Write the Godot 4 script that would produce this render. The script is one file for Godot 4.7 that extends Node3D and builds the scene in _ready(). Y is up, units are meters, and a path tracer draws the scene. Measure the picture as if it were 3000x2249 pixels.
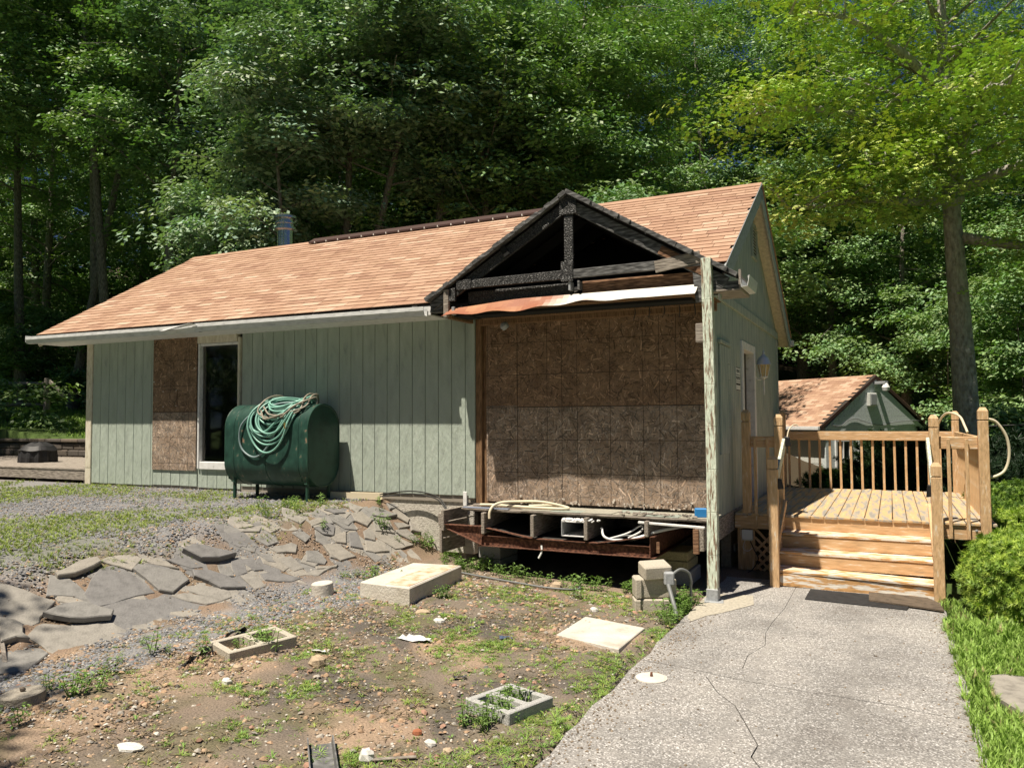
extends Node3D
# A fire-damaged single-storey house on a wooded lot. World axes follow the house: x along the front wall, z toward the viewer, y up, metres.

var M := {}
var rng := RandomNumberGenerator.new()
var used := {}
var cache := {}

# ---------------------------------------------------------------- mesh builder
class MB:
	var v := PackedVector3Array()
	var n := PackedVector3Array()
	var c := PackedColorArray()
	var col := Color.WHITE
	func tri(a: Vector3, b: Vector3, d: Vector3, out: Vector3) -> void:
		var g := (b - a).cross(d - a)
		if g.length_squared() < 1e-16:
			return
		if g.dot(out) > 0.0:
			var t := b
			b = d
			d = t
		else:
			g = -g
		g = g.normalized()
		v.append(a); v.append(b); v.append(d)
		for i in 3:
			n.append(g)
			c.append(col)
	func quad(a: Vector3, b: Vector3, d: Vector3, e: Vector3, out: Vector3) -> void:
		tri(a, b, d, out)
		tri(a, d, e, out)
	func smooth(a: Vector3, b: Vector3, d: Vector3, na: Vector3, nb: Vector3, nd: Vector3) -> void:
		var g := (b - a).cross(d - a)
		if g.length_squared() < 1e-18:
			return
		if g.dot(na + nb + nd) > 0.0:
			v.append(a); v.append(d); v.append(b)
			n.append(na); n.append(nd); n.append(nb)
		else:
			v.append(a); v.append(b); v.append(d)
			n.append(na); n.append(nb); n.append(nd)
		for i in 3:
			c.append(col)
	func box(x: Transform3D, s: Vector3, bev := 0.0) -> void:
		var h := s * 0.5
		var b := minf(bev, minf(h.x, minf(h.y, h.z)) * 0.8)
		for ax in 3:
			var u := (ax + 1) % 3
			var w := (ax + 2) % 3
			for sg in [-1.0, 1.0]:
				var q := []
				for k in [[-1, -1], [1, -1], [1, 1], [-1, 1]]:
					var p := Vector3.ZERO
					p[ax] = sg * h[ax]
					p[u] = k[0] * (h[u] - b)
					p[w] = k[1] * (h[w] - b)
					q.append(x * p)
				var o := Vector3.ZERO
				o[ax] = sg
				quad(q[0], q[1], q[2], q[3], x.basis * o)
			if b > 0.0:
				for su in [-1.0, 1.0]:
					for sw in [-1.0, 1.0]:
						var q := []
						for k in [[-1, 0], [1, 0], [1, 1], [-1, 1]]:
							var p := Vector3.ZERO
							p[ax] = k[0] * (h[ax] - b)
							p[u] = su * (h[u] - (b if k[1] == 1 else 0.0))
							p[w] = sw * (h[w] - (b if k[1] == 0 else 0.0))
							q.append(x * p)
						var o := Vector3.ZERO
						o[u] = su
						o[w] = sw
						quad(q[0], q[1], q[2], q[3], x.basis * o)
		if b > 0.0:
			for sx in [-1.0, 1.0]:
				for sy in [-1.0, 1.0]:
					for sz in [-1.0, 1.0]:
						tri(x * Vector3(sx * h.x, sy * (h.y - b), sz * (h.z - b)), x * Vector3(sx * (h.x - b), sy * h.y, sz * (h.z - b)), x * Vector3(sx * (h.x - b), sy * (h.y - b), sz * h.z), x.basis * Vector3(sx, sy, sz))
	func at(p: Vector3, s: Vector3, bev := 0.0, rot := Vector3.ZERO) -> void:
		box(Transform3D(Basis.from_euler(rot), p), s, bev)
	func beam(a: Vector3, b: Vector3, w: float, hgt: float, bev := 0.0, up := Vector3.UP) -> void:
		var f := (b - a).normalized()
		var r := f.cross(up)
		if r.length() < 0.01:
			r = f.cross(Vector3.RIGHT)
		r = r.normalized()
		var u := r.cross(f)
		box(Transform3D(Basis(r, u, f), (a + b) * 0.5), Vector3(w, hgt, a.distance_to(b)), bev)
	func tube(p: Array, r: Variant, sides := 6, caps := true) -> void:
		var rings := []
		var nrm := []
		var side := Vector3.ZERO
		for i in p.size():
			var f: Vector3 = (p[mini(i + 1, p.size() - 1)] - p[maxi(i - 1, 0)]).normalized()
			if side == Vector3.ZERO:
				side = f.cross(Vector3.UP if absf(f.y) < 0.9 else Vector3.RIGHT)
			side = (side - f * side.dot(f)).normalized()
			var o := f.cross(side)
			var rr: float = r[i] if r is Array or r is PackedFloat32Array else r
			var ring := []
			var nn := []
			for k in sides:
				var a := TAU * k / sides
				var d := side * cos(a) + o * sin(a)
				ring.append(p[i] + d * rr)
				nn.append(d)
			rings.append(ring)
			nrm.append(nn)
		for i in p.size() - 1:
			for k in sides:
				var k2 := (k + 1) % sides
				smooth(rings[i][k], rings[i + 1][k], rings[i + 1][k2], nrm[i][k], nrm[i + 1][k], nrm[i + 1][k2])
				smooth(rings[i][k], rings[i + 1][k2], rings[i][k2], nrm[i][k], nrm[i + 1][k2], nrm[i][k2])
		if caps:
			for e in [0, p.size() - 1]:
				var out: Vector3 = (p[0] - p[1]) if e == 0 else (p[e] - p[e - 1])
				for k in range(1, sides - 1):
					tri(rings[e][0], rings[e][k], rings[e][k + 1], out)
	# a polygon in the local xy plane pushed along local z from z0 to z1
	func prism(poly: PackedVector2Array, x: Transform3D, z0: float, z1: float, bev := 0.0) -> void:
		var inner := poly
		if bev > 0.0:
			var off := Geometry2D.offset_polygon(poly, -bev, Geometry2D.JOIN_MITER)
			if off.size() == 1 and off[0].size() == poly.size():
				inner = off[0]
			else:
				bev = 0.0
		var best := 0
		if bev > 0.0:
			for i in inner.size():
				if inner[i].distance_to(poly[0]) < inner[best].distance_to(poly[0]):
					best = i
			var rot := PackedVector2Array()
			var same := Geometry2D.is_polygon_clockwise(inner) == Geometry2D.is_polygon_clockwise(poly)
			for i in inner.size():
				rot.append(inner[(best + (i if same else -i) + inner.size()) % inner.size()])
			inner = rot
		var t := Geometry2D.triangulate_polygon(inner)
		for i in range(0, t.size(), 3):
			tri(x * Vector3(inner[t[i]].x, inner[t[i]].y, z1), x * Vector3(inner[t[i + 1]].x, inner[t[i + 1]].y, z1), x * Vector3(inner[t[i + 2]].x, inner[t[i + 2]].y, z1), x.basis.z * signf(z1 - z0))
		t = Geometry2D.triangulate_polygon(poly)
		for i in range(0, t.size(), 3):
			tri(x * Vector3(poly[t[i]].x, poly[t[i]].y, z0), x * Vector3(poly[t[i + 1]].x, poly[t[i + 1]].y, z0), x * Vector3(poly[t[i + 2]].x, poly[t[i + 2]].y, z0), x.basis.z * signf(z0 - z1))
		var zt := z1 - signf(z1 - z0) * bev
		var cw := Geometry2D.is_polygon_clockwise(poly)
		for i in poly.size():
			var a := poly[i]
			var b := poly[(i + 1) % poly.size()]
			var e := b - a
			var o2 := Vector2(-e.y, e.x) if cw else Vector2(e.y, -e.x)
			var o := x.basis * Vector3(o2.x, o2.y, 0)
			quad(x * Vector3(a.x, a.y, z0), x * Vector3(b.x, b.y, z0), x * Vector3(b.x, b.y, zt), x * Vector3(a.x, a.y, zt), o)
			if bev > 0.0:
				var ia := inner[i]
				var ib := inner[(i + 1) % inner.size()]
				quad(x * Vector3(a.x, a.y, zt), x * Vector3(b.x, b.y, zt), x * Vector3(ib.x, ib.y, z1), x * Vector3(ia.x, ia.y, z1), o.normalized() + x.basis.z * signf(z1 - z0))
	func lathe(prof: Array, x: Transform3D, sides := 20) -> void:
		for i in prof.size() - 1:
			var a: Vector2 = prof[i]
			var b: Vector2 = prof[i + 1]
			var d := b - a
			var nn := Vector2(d.y, -d.x).normalized()
			for k in sides:
				var t0 := TAU * k / sides
				var t1 := TAU * (k + 1) / sides
				var d0 := Vector3(cos(t0), 0, sin(t0))
				var d1 := Vector3(cos(t1), 0, sin(t1))
				var n0 := x.basis * (d0 * nn.x + Vector3.UP * nn.y)
				var n1 := x.basis * (d1 * nn.x + Vector3.UP * nn.y)
				var p := [x * (d0 * a.x + Vector3.UP * a.y), x * (d0 * b.x + Vector3.UP * b.y), x * (d1 * b.x + Vector3.UP * b.y), x * (d1 * a.x + Vector3.UP * a.y)]
				smooth(p[0], p[1], p[2], n0, n0, n1)
				smooth(p[0], p[2], p[3], n0, n1, n1)
	func mesh(colored := false) -> ArrayMesh:
		var a := []
		a.resize(Mesh.ARRAY_MAX)
		a[Mesh.ARRAY_VERTEX] = v
		a[Mesh.ARRAY_NORMAL] = n
		if colored:
			a[Mesh.ARRAY_COLOR] = c
		var m := ArrayMesh.new()
		m.add_surface_from_arrays(Mesh.PRIMITIVE_TRIANGLES, a)
		return m

# ---------------------------------------------------------------- scene helpers
func numbered(p: Node, called: String) -> String:
	var key := "%d/%s" % [p.get_instance_id(), called]
	var k: int = used.get(key, 0)
	used[key] = k + 1
	return called if k == 0 else "%s_%03d" % [called, k]

func tag(o: Node, label := "", category := "", group := "", kind := "") -> Node:
	if label: o.set_meta("label", label)
	if category: o.set_meta("category", category)
	if group: o.set_meta("group", group)
	if kind: o.set_meta("kind", kind)
	return o

func base(called: String, p := Vector3.ZERO, parent: Node = null) -> Node3D:
	var o := Node3D.new()
	var par: Node = parent if parent else self
	o.name = numbered(par, called)
	o.position = p
	par.add_child(o, true)
	return o

func put(called: String, mesh: Mesh, mat: Material, parent: Node = null, x := Transform3D.IDENTITY) -> MeshInstance3D:
	var o := MeshInstance3D.new()
	var par: Node = parent if parent else self
	o.name = numbered(par, called)
	o.mesh = mesh
	o.material_override = mat
	# every builder works in world axes; parts are shifted back by their parent's place
	var q: Node = par
	var off := Vector3.ZERO
	while q is Node3D and q != self:
		off += (q as Node3D).position
		q = q.get_parent()
	o.transform = Transform3D(x.basis, x.origin - off)
	par.add_child(o, true)
	return o

func fin(called: String, mb: MB, mat: Material, parent: Node = null, colored := false) -> MeshInstance3D:
	return put(called, mb.mesh(colored), mat, parent)

func box_mesh(s: Vector3, bev: float) -> ArrayMesh:
	var key := "b%.4f,%.4f,%.4f,%.4f" % [s.x, s.y, s.z, bev]
	if not cache.has(key):
		var b := MB.new()
		b.box(Transform3D.IDENTITY, s, bev)
		cache[key] = b.mesh()
	return cache[key]

func bx(called: String, lo: Vector3, hi: Vector3, mat: Material, parent: Node = null, bev := 0.004, rot := Vector3.ZERO) -> MeshInstance3D:
	return put(called, box_mesh((hi - lo).abs(), bev), mat, parent, Transform3D(Basis.from_euler(rot), (lo + hi) * 0.5))

func bm(called: String, a: Vector3, b: Vector3, w: float, h: float, mat: Material, parent: Node = null, bev := 0.004, up := Vector3.UP) -> MeshInstance3D:
	var m := MB.new()
	m.beam(a, b, w, h, bev, up)
	return fin(called, m, mat, parent)

func tb(called: String, pts: Array, r: Variant, mat: Material, parent: Node = null, sides := 8) -> MeshInstance3D:
	var m := MB.new()
	m.tube(pts, r, sides)
	return fin(called, m, mat, parent)

func spline(pts: Array, step := 6) -> Array:
	var o := []
	for i in pts.size() - 1:
		var p0: Vector3 = pts[maxi(i - 1, 0)]
		var p1: Vector3 = pts[i]
		var p2: Vector3 = pts[i + 1]
		var p3: Vector3 = pts[mini(i + 2, pts.size() - 1)]
		for k in step:
			o.append(p1.cubic_interpolate(p2, p0, p3, float(k) / step))
	o.append(pts[-1])
	return o

func multi(called: String, mesh: Mesh, mat: Material, xf: Array, cols: Array, parent: Node = null) -> MultiMeshInstance3D:
	var mm := MultiMesh.new()
	mm.transform_format = MultiMesh.TRANSFORM_3D
	mm.use_colors = cols.size() > 0
	mm.mesh = mesh
	mm.instance_count = xf.size()
	for i in xf.size():
		mm.set_instance_transform(i, xf[i])
		if cols.size():
			mm.set_instance_color(i, cols[i])
	var o := MultiMeshInstance3D.new()
	var par: Node = parent if parent else self
	o.name = numbered(par, called)
	o.multimesh = mm
	o.material_override = mat
	o.set_meta("kind", "stuff")
	if par != self:
		var off := Vector3.ZERO
		var q: Node = par
		while q is Node3D and q != self:
			off += (q as Node3D).position
			q = q.get_parent()
		o.position = -off
	par.add_child(o, true)
	return o

# ---------------------------------------------------------------- materials
func lin(r: float, g: float, b: float) -> Color:
	return Color(r, g, b).linear_to_srgb()

func ramp(stops: Array) -> Gradient:
	var g := Gradient.new()
	var off := PackedFloat32Array()
	var cols := PackedColorArray()
	for s in stops:
		off.append(s[0])
		cols.append(lin(s[1], s[2], s[3]) if s.size() > 2 else lin(s[1], s[1], s[1]))
	g.offsets = off
	g.colors = cols
	return g

func noise(kind: int, freq: float, oct := 4, seed_ := 1, cell := 0) -> FastNoiseLite:
	var f := FastNoiseLite.new()
	f.noise_type = kind as FastNoiseLite.NoiseType
	f.frequency = freq
	f.fractal_type = FastNoiseLite.FRACTAL_FBM if oct > 1 else FastNoiseLite.FRACTAL_NONE
	f.fractal_octaves = oct
	f.fractal_gain = 0.55
	f.seed = seed_
	f.cellular_return_type = cell as FastNoiseLite.CellularReturnType
	f.cellular_jitter = 1.0
	return f

func ntex(f: FastNoiseLite, stops: Array, size := 512, normal := 0.0) -> NoiseTexture2D:
	var t := NoiseTexture2D.new()
	t.width = size
	t.height = size
	t.seamless = true
	t.seamless_blend_skirt = 0.15
	t.normalize = true
	t.noise = f
	if normal > 0.0:
		t.as_normal_map = true
		t.bump_strength = normal
	elif stops.size():
		t.color_ramp = ramp(stops)
	return t

func mat(tex: Texture2D, tint: Color, scale: Vector3, rough := 0.85, nrm: Texture2D = null, nscale := Vector3.ZERO, ndepth := 1.0) -> StandardMaterial3D:
	var m := StandardMaterial3D.new()
	m.albedo_color = tint
	m.albedo_texture = tex
	m.roughness = rough
	m.metallic_specular = 0.4
	m.uv1_triplanar = true
	m.uv1_world_triplanar = true
	m.uv1_scale = scale
	if nrm:
		m.normal_enabled = true
		m.normal_texture = nrm
		m.normal_scale = ndepth
	return m

func big(m: StandardMaterial3D, s: float) -> void:
	m.detail_uv_layer = BaseMaterial3D.DETAIL_UV_2
	m.uv2_triplanar = true
	m.uv2_world_triplanar = true
	m.uv2_scale = Vector3.ONE * s

func flat(tint: Color, rough := 0.8, metal := 0.0) -> StandardMaterial3D:
	var m := StandardMaterial3D.new()
	m.albedo_color = tint
	m.roughness = rough
	m.metallic = metal
	return m

const SX := FastNoiseLite.TYPE_SIMPLEX_SMOOTH
const PL := FastNoiseLite.TYPE_PERLIN
const CE := FastNoiseLite.TYPE_CELLULAR

func osb_texture(seed_: int, weathered: bool) -> ImageTexture:
	var r := RandomNumberGenerator.new()
	r.seed = seed_
	var s := 2048
	var im := Image.create(s, s, false, Image.FORMAT_RGB8)
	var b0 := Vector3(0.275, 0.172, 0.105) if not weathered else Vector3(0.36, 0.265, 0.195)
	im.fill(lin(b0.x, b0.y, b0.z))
	for i in 9000:
		var a := r.randf() * TAU
		var d := Vector2(cos(a), sin(a))
		var ln := r.randi_range(28, 105)
		var w := r.randi_range(5, 13)
		var t := r.randf()
		var k := r.randf_range(0.5, 1.2)
		if t > 0.9: k = r.randf_range(1.3, 2.2)
		if t < 0.12: k = r.randf_range(0.3, 0.5)
		var g := r.randf_range(0.0, 0.5 if weathered else 0.2)
		var cc := (b0 * k).lerp(Vector3.ONE * (b0.x + b0.y + b0.z) / 3.0 * k, g)
		var col := lin(cc.x, cc.y, cc.z)
		var p := Vector2(r.randf() * s, r.randf() * s)
		var side := Vector2(-d.y, d.x)
		for u in ln:
			for q in w:
				var pt := p + d * u + side * q
				im.set_pixel(posmod(int(pt.x), s), posmod(int(pt.y), s), col)
	# printed nailing lines, 406 mm apart on a 1219 mm sheet
	var ink := lin(0.05, 0.035, 0.025)
	for yy in [0, 341, 682, 1024, 1365, 1706]:
		im.fill_rect(Rect2i(0, yy, s, 5), ink)
	for xx in [0, 340, 504, 672, 1024, 1364, 1528, 1696]:
		im.fill_rect(Rect2i(xx, 0, 5, s), ink)
	return ImageTexture.create_from_image(im)

func make_materials() -> void:
	var fine := ntex(noise(SX, 0.03, 5, 3), [[0.0, 0.55], [0.5, 0.82], [1.0, 1.0]])
	var blotch := ntex(noise(SX, 0.008, 5, 7), [[0.0, 0.45], [0.45, 0.8], [1.0, 1.0]])
	var grain := ntex(noise(SX, 0.035, 4, 11), [[0.0, 0.45], [0.4, 0.8], [0.6, 0.92], [1.0, 1.0]])
	var grain_n := ntex(noise(SX, 0.04, 4, 11), [], 512, 3.0)
	var fine_n := ntex(noise(SX, 0.06, 5, 5), [], 512, 5.0)
	var speck_n := ntex(noise(CE, 0.06, 2, 4), [], 512, 4.0)
	M.fine = fine
	# painted T1-11 siding: pale sage, chalky and mildewed in vertical streaks
	var sid := ntex(noise(SX, 0.014, 5, 21), [[0.0, 0.26, 0.305, 0.285], [0.2, 0.34, 0.388, 0.342], [0.4, 0.372, 0.428, 0.376], [0.7, 0.392, 0.45, 0.397], [1.0, 0.455, 0.505, 0.452]])
	M.siding = mat(sid, Color.WHITE, Vector3(0.8, 0.22, 0.8), 0.8, grain_n, Vector3.ONE, 0.3)
	var sid2 := ntex(noise(SX, 0.02, 5, 23), [[0.0, 0.17, 0.2, 0.19], [0.25, 0.29, 0.34, 0.315], [0.6, 0.39, 0.435, 0.39], [1.0, 0.52, 0.53, 0.46]])
	M.siding_side = mat(sid2, Color.WHITE, Vector3(1.3, 0.16, 1.3), 0.85, grain_n, Vector3.ONE, 0.4)
	M.wall_core = flat(lin(0.3, 0.27, 0.23), 0.95)
	M.plaster = flat(lin(0.5, 0.48, 0.44), 0.95)
	M.cream = mat(ntex(noise(SX, 0.02, 5, 31), [[0.0, 0.32, 0.27, 0.2], [0.25, 0.6, 0.54, 0.43], [1.0, 0.76, 0.72, 0.62]]), Color.WHITE, Vector3(1.4, 0.5, 1.4), 0.65)
	M.white = mat(ntex(noise(SX, 0.02, 5, 33), [[0.0, 0.4], [0.25, 0.68], [1.0, 0.83]]), Color.WHITE, Vector3(0.8, 0.8, 0.8), 0.55)
	M.gutter = mat(ntex(noise(SX, 0.03, 5, 35), [[0.0, 0.33, 0.34, 0.34], [0.3, 0.55, 0.56, 0.56], [1.0, 0.72, 0.73, 0.72]]), Color.WHITE, Vector3(0.35, 1.2, 1.2), 0.45)
	M.trim_grey = mat(fine, lin(0.46, 0.51, 0.53), Vector3(1, 1, 1), 0.7)
	M.soffit_bounce = mat(fine, lin(0.76, 0.68, 0.54), Vector3(1, 1, 1), 0.8)  # tan brightened: bounced light is put into the colour
	# asphalt shingles, five tones of faded terracotta
	var granule := ntex(noise(SX, 0.16, 3, 41), [[0.0, 0.62], [0.5, 0.9], [1.0, 1.1]])
	M.shingle = []
	for k in [[0.47, 0.3, 0.208], [0.52, 0.345, 0.245], [0.42, 0.26, 0.18], [0.59, 0.415, 0.305], [0.385, 0.232, 0.163], [0.49, 0.318, 0.222]]:
		M.shingle.append(mat(granule, lin(k[0], k[1], k[2]), Vector3(2.2, 2.2, 2.2), 0.95, speck_n, Vector3.ONE, 0.5))
	M.shingle_v = mat(granule, Color.WHITE, Vector3(2.2, 2.2, 2.2), 0.95, speck_n, Vector3.ONE, 0.5)
	M.shingle_v.vertex_color_use_as_albedo = true
	var weather := ntex(noise(SX, 0.012, 6, 43), [[0.0, 0.72, 0.7, 0.66], [0.35, 0.9, 0.88, 0.86], [0.7, 1.0, 1.0, 1.0]])
	for sm in M.shingle + [M.shingle_v]:
		sm.detail_enabled = true
		sm.detail_albedo = weather
		sm.detail_blend_mode = BaseMaterial3D.BLEND_MODE_MUL
		big(sm, 0.45)
	M.felt = mat(fine, lin(0.05, 0.045, 0.04), Vector3(2, 2, 2), 0.95)
	# charred timber with an alligator check pattern
	var gat := noise(CE, 0.05, 1, 51, FastNoiseLite.RETURN_DISTANCE2_SUB)
	var gat_c := ntex(gat, [[0.0, 0.008], [0.12, 0.03], [0.5, 0.08], [1.0, 0.14]])
	var gat_n := ntex(gat, [], 512, 10.0)
	M.char = mat(gat_c, Color.WHITE, Vector3(1.3, 2.6, 2.0), 0.5, gat_n, Vector3.ONE, 0.9)
	M.char_v = mat(gat_c, Color.WHITE, Vector3(2.6, 1.3, 2.0), 0.5, gat_n, Vector3.ONE, 0.9)
	M.char_grey = mat(ntex(noise(SX, 0.02, 5, 53), [[0.0, 0.02], [0.4, 0.075], [0.7, 0.16], [1.0, 0.3]]), Color.WHITE, Vector3(0.5, 3, 3), 0.75, grain_n, Vector3.ONE, 0.5)
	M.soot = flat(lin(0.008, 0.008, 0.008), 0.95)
	M.scorched = mat(ntex(noise(SX, 0.03, 5, 55), [[0.0, 0.04, 0.024, 0.016], [0.4, 0.16, 0.085, 0.05], [0.7, 0.3, 0.17, 0.1], [1.0, 0.4, 0.26, 0.17]]), Color.WHITE, Vector3(0.35, 3, 3), 0.8, grain_n, Vector3.ONE, 0.4)
	M.stud = mat(ntex(noise(SX, 0.03, 5, 57), [[0.0, 0.06, 0.035, 0.02], [0.5, 0.2, 0.115, 0.06], [1.0, 0.33, 0.2, 0.11]]), Color.WHITE, Vector3(3, 0.3, 3), 0.85, grain_n, Vector3.ONE, 0.5)
	var s := 1.0 / 2.4384
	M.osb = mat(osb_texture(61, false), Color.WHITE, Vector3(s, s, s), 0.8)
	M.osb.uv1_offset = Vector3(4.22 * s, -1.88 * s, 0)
	M.osb_old = mat(osb_texture(62, true), Color.WHITE, Vector3(s, s, s), 0.85)
	M.osb_old.uv1_offset = Vector3(4.22 * s, -1.88 * s, 0)
	var damp := ntex(noise(SX, 0.012, 6, 64), [[0.0, 0.6, 0.58, 0.56], [0.4, 0.85, 0.84, 0.83], [0.7, 1.0, 1.0, 1.0]])
	for om in [M.osb, M.osb_old]:
		om.detail_enabled = true
		om.detail_albedo = damp
		om.detail_blend_mode = BaseMaterial3D.BLEND_MODE_MUL
		big(om, 0.55)
	# weathered grey-brown wood, three grain directions
	var old := ntex(noise(SX, 0.035, 5, 63), [[0.0, 0.06, 0.05, 0.045], [0.35, 0.2, 0.175, 0.15], [0.65, 0.33, 0.29, 0.25], [1.0, 0.5, 0.46, 0.4]])
	M.old_x = mat(old, Color.WHITE, Vector3(0.3, 2.4, 2.4), 0.9, grain_n, Vector3.ONE, 0.6)
	M.old_z = mat(old, Color.WHITE, Vector3(2.4, 2.4, 0.3), 0.9, grain_n, Vector3.ONE, 0.6)
	# honey deck stain worn through to bare grey
	var deck := ntex(noise(SX, 0.009, 6, 65), [[0.0, 0.24, 0.225, 0.205], [0.32, 0.33, 0.3, 0.26], [0.44, 0.4, 0.355, 0.29], [0.52, 0.5, 0.37, 0.23], [0.6, 0.56, 0.385, 0.205], [0.8, 0.6, 0.41, 0.22], [1.0, 0.66, 0.5, 0.31]])
	var deck2 := ntex(noise(SX, 0.02, 5, 66), [[0.0, 0.34, 0.25, 0.17], [0.2, 0.49, 0.325, 0.18], [0.4, 0.57, 0.375, 0.205], [0.64, 0.62, 0.415, 0.235], [0.73, 0.65, 0.48, 0.31], [0.8, 0.7, 0.6, 0.48], [1.0, 0.74, 0.68, 0.6]])
	M.deck_floor = mat(deck, Color.WHITE, Vector3(1.9, 1.9, 0.24), 0.75, grain_n, Vector3.ONE, 0.4)
	M.deck_x = mat(deck2, Color.WHITE, Vector3(0.35, 2.2, 2.2), 0.7, grain_n, Vector3.ONE, 0.4)
	M.deck_y = mat(deck2, Color.WHITE, Vector3(2.2, 0.35, 2.2), 0.7, grain_n, Vector3.ONE, 0.4)
	M.deck_z = mat(deck2, Color.WHITE, Vector3(2.2, 2.2, 0.35), 0.7, grain_n, Vector3.ONE, 0.4)
	var tread := ntex(noise(SX, 0.02, 5, 67), [[0.0, 0.2, 0.13, 0.08], [0.2, 0.5, 0.29, 0.12], [0.44, 0.6, 0.35, 0.16], [0.5, 0.64, 0.46, 0.3], [0.56, 0.7, 0.65, 0.58], [1.0, 0.78, 0.75, 0.68]])
	M.tread = mat(tread, Color.WHITE, Vector3(0.3, 1.6, 1.6), 0.75, grain_n, Vector3.ONE, 0.6)
	# post with pale green paint flaking off in long ribbons
	var peel := ntex(noise(SX, 0.022, 4, 69), [[0.0, 0.16, 0.12, 0.085], [0.3, 0.27, 0.2, 0.14], [0.38, 0.42, 0.38, 0.3], [0.42, 0.6, 0.66, 0.55], [1.0, 0.68, 0.75, 0.63]])
	M.peel = mat(peel, Color.WHITE, Vector3(3.2, 0.32, 3.2), 0.8, grain_n, Vector3.ONE, 0.8)
	# metals
	M.tank = mat(ntex(noise(SX, 0.015, 6, 71), [[0.0, 0.012, 0.034, 0.027], [0.4, 0.018, 0.055, 0.042], [0.74, 0.025, 0.072, 0.055], [0.79, 0.05, 0.1, 0.075], [0.86, 0.2, 0.15, 0.11], [1.0, 0.34, 0.21, 0.13]]), Color.WHITE, Vector3(0.9, 0.6, 0.9), 0.42)
	M.tank_end = mat(blotch, lin(0.028, 0.08, 0.055), Vector3(0.8, 0.8, 0.8), 0.45)
	M.rust = mat(ntex(noise(SX, 0.03, 5, 73), [[0.0, 0.03, 0.015, 0.01], [0.4, 0.1, 0.045, 0.03], [0.75, 0.2, 0.09, 0.055], [1.0, 0.28, 0.15, 0.1]]), Color.WHITE, Vector3(1.2, 1.2, 1.2), 0.85, fine_n, Vector3.ONE, 0.5)
	M.flash = mat(ntex(noise(SX, 0.02, 4, 75), [[0.0, 0.78], [1.0, 1.0]]), Color.WHITE, Vector3(1.2, 3, 3), 0.6, fine_n, Vector3.ONE, 0.3)
	M.flash.vertex_color_use_as_albedo = true
	M.steel = flat(lin(0.55, 0.57, 0.6), 0.22, 1.0)
	M.galv = mat(fine, lin(0.42, 0.44, 0.46), Vector3(2, 2, 2), 0.5)
	M.brown_metal = flat(lin(0.06, 0.03, 0.025), 0.5)
	M.black_plastic = flat(lin(0.012, 0.012, 0.013), 0.4)
	M.vinyl = mat(fine, lin(0.035, 0.035, 0.038), Vector3(1, 1, 1), 0.55)
	M.rubber = mat(blotch, lin(0.035, 0.035, 0.037), Vector3(2, 2, 2), 0.75)
	M.grit = mat(blotch, lin(0.15, 0.115, 0.085), Vector3(2, 2, 2), 0.95, fine_n, Vector3.ONE, 0.8)
	M.white_pvc = flat(lin(0.72, 0.73, 0.72), 0.4)
	M.cable_cream = flat(lin(0.66, 0.58, 0.43), 0.5)
	M.cable_black = flat(lin(0.02, 0.02, 0.02), 0.5)
	M.conduit = flat(lin(0.17, 0.18, 0.18), 0.5)
	M.blue = flat(lin(0.02, 0.2, 0.5), 0.5)
	# glass over a dark room
	var g := StandardMaterial3D.new()
	g.transparency = BaseMaterial3D.TRANSPARENCY_ALPHA
	g.albedo_color = Color(0.03, 0.035, 0.035, 0.12)
	g.roughness = 0.03
	M.glass = g
	var amber := StandardMaterial3D.new()
	amber.transparency = BaseMaterial3D.TRANSPARENCY_ALPHA
	amber.albedo_color = Color(0.85, 0.72, 0.42, 0.45)
	amber.roughness = 0.1
	M.amber = amber
	# mineral things
	var agg := ntex(noise(CE, 0.075, 1, 81, FastNoiseLite.RETURN_CELL_VALUE), [[0.0, 0.2, 0.195, 0.19], [0.3, 0.3, 0.292, 0.282], [0.72, 0.385, 0.374, 0.358], [0.84, 0.47, 0.46, 0.445], [0.95, 0.64, 0.635, 0.625], [1.0, 0.76, 0.76, 0.76]], 1024)
	M.walk = mat(agg, lin(0.93, 0.93, 0.95), Vector3(1.5, 1.5, 1.5), 0.92, speck_n, Vector3.ONE, 0.6)
	var stain := ntex(noise(SX, 0.006, 5, 83), [[0.0, 0.6, 0.58, 0.56], [0.35, 0.78, 0.77, 0.75], [0.6, 0.92, 0.9, 0.87], [1.0, 1.0, 0.98, 0.94]])
	M.walk.detail_enabled = true
	M.walk.detail_albedo = stain
	M.walk.detail_blend_mode = BaseMaterial3D.BLEND_MODE_MUL
	big(M.walk, 0.3)
	var conc := ntex(noise(SX, 0.03, 6, 85), [[0.0, 0.26, 0.24, 0.21], [0.4, 0.48, 0.45, 0.4], [1.0, 0.62, 0.59, 0.53]])
	M.concrete = mat(conc, Color.WHITE, Vector3(1.1, 1.1, 1.1), 0.92, fine_n, Vector3.ONE, 0.6)
	M.concrete_dark = mat(conc, lin(0.6, 0.58, 0.55), Vector3(1.4, 1.4, 1.4), 0.95, fine_n, Vector3.ONE, 1.0)
	M.concrete_pale = mat(ntex(noise(SX, 0.006, 6, 86), [[0.0, 0.4, 0.36, 0.3], [0.35, 0.55, 0.51, 0.45], [0.65, 0.6, 0.565, 0.505], [1.0, 0.66, 0.63, 0.58]]), Color.WHITE, Vector3(0.9, 0.9, 0.9), 0.9, fine_n, Vector3.ONE, 0.4)
	M.block_grey = mat(ntex(noise(SX, 0.08, 5, 87), [[0.0, 0.2, 0.2, 0.19], [0.5, 0.4, 0.4, 0.39], [1.0, 0.6, 0.6, 0.58]]), Color.WHITE, Vector3(2, 2, 2), 0.95, speck_n, Vector3.ONE, 1.0)
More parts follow.
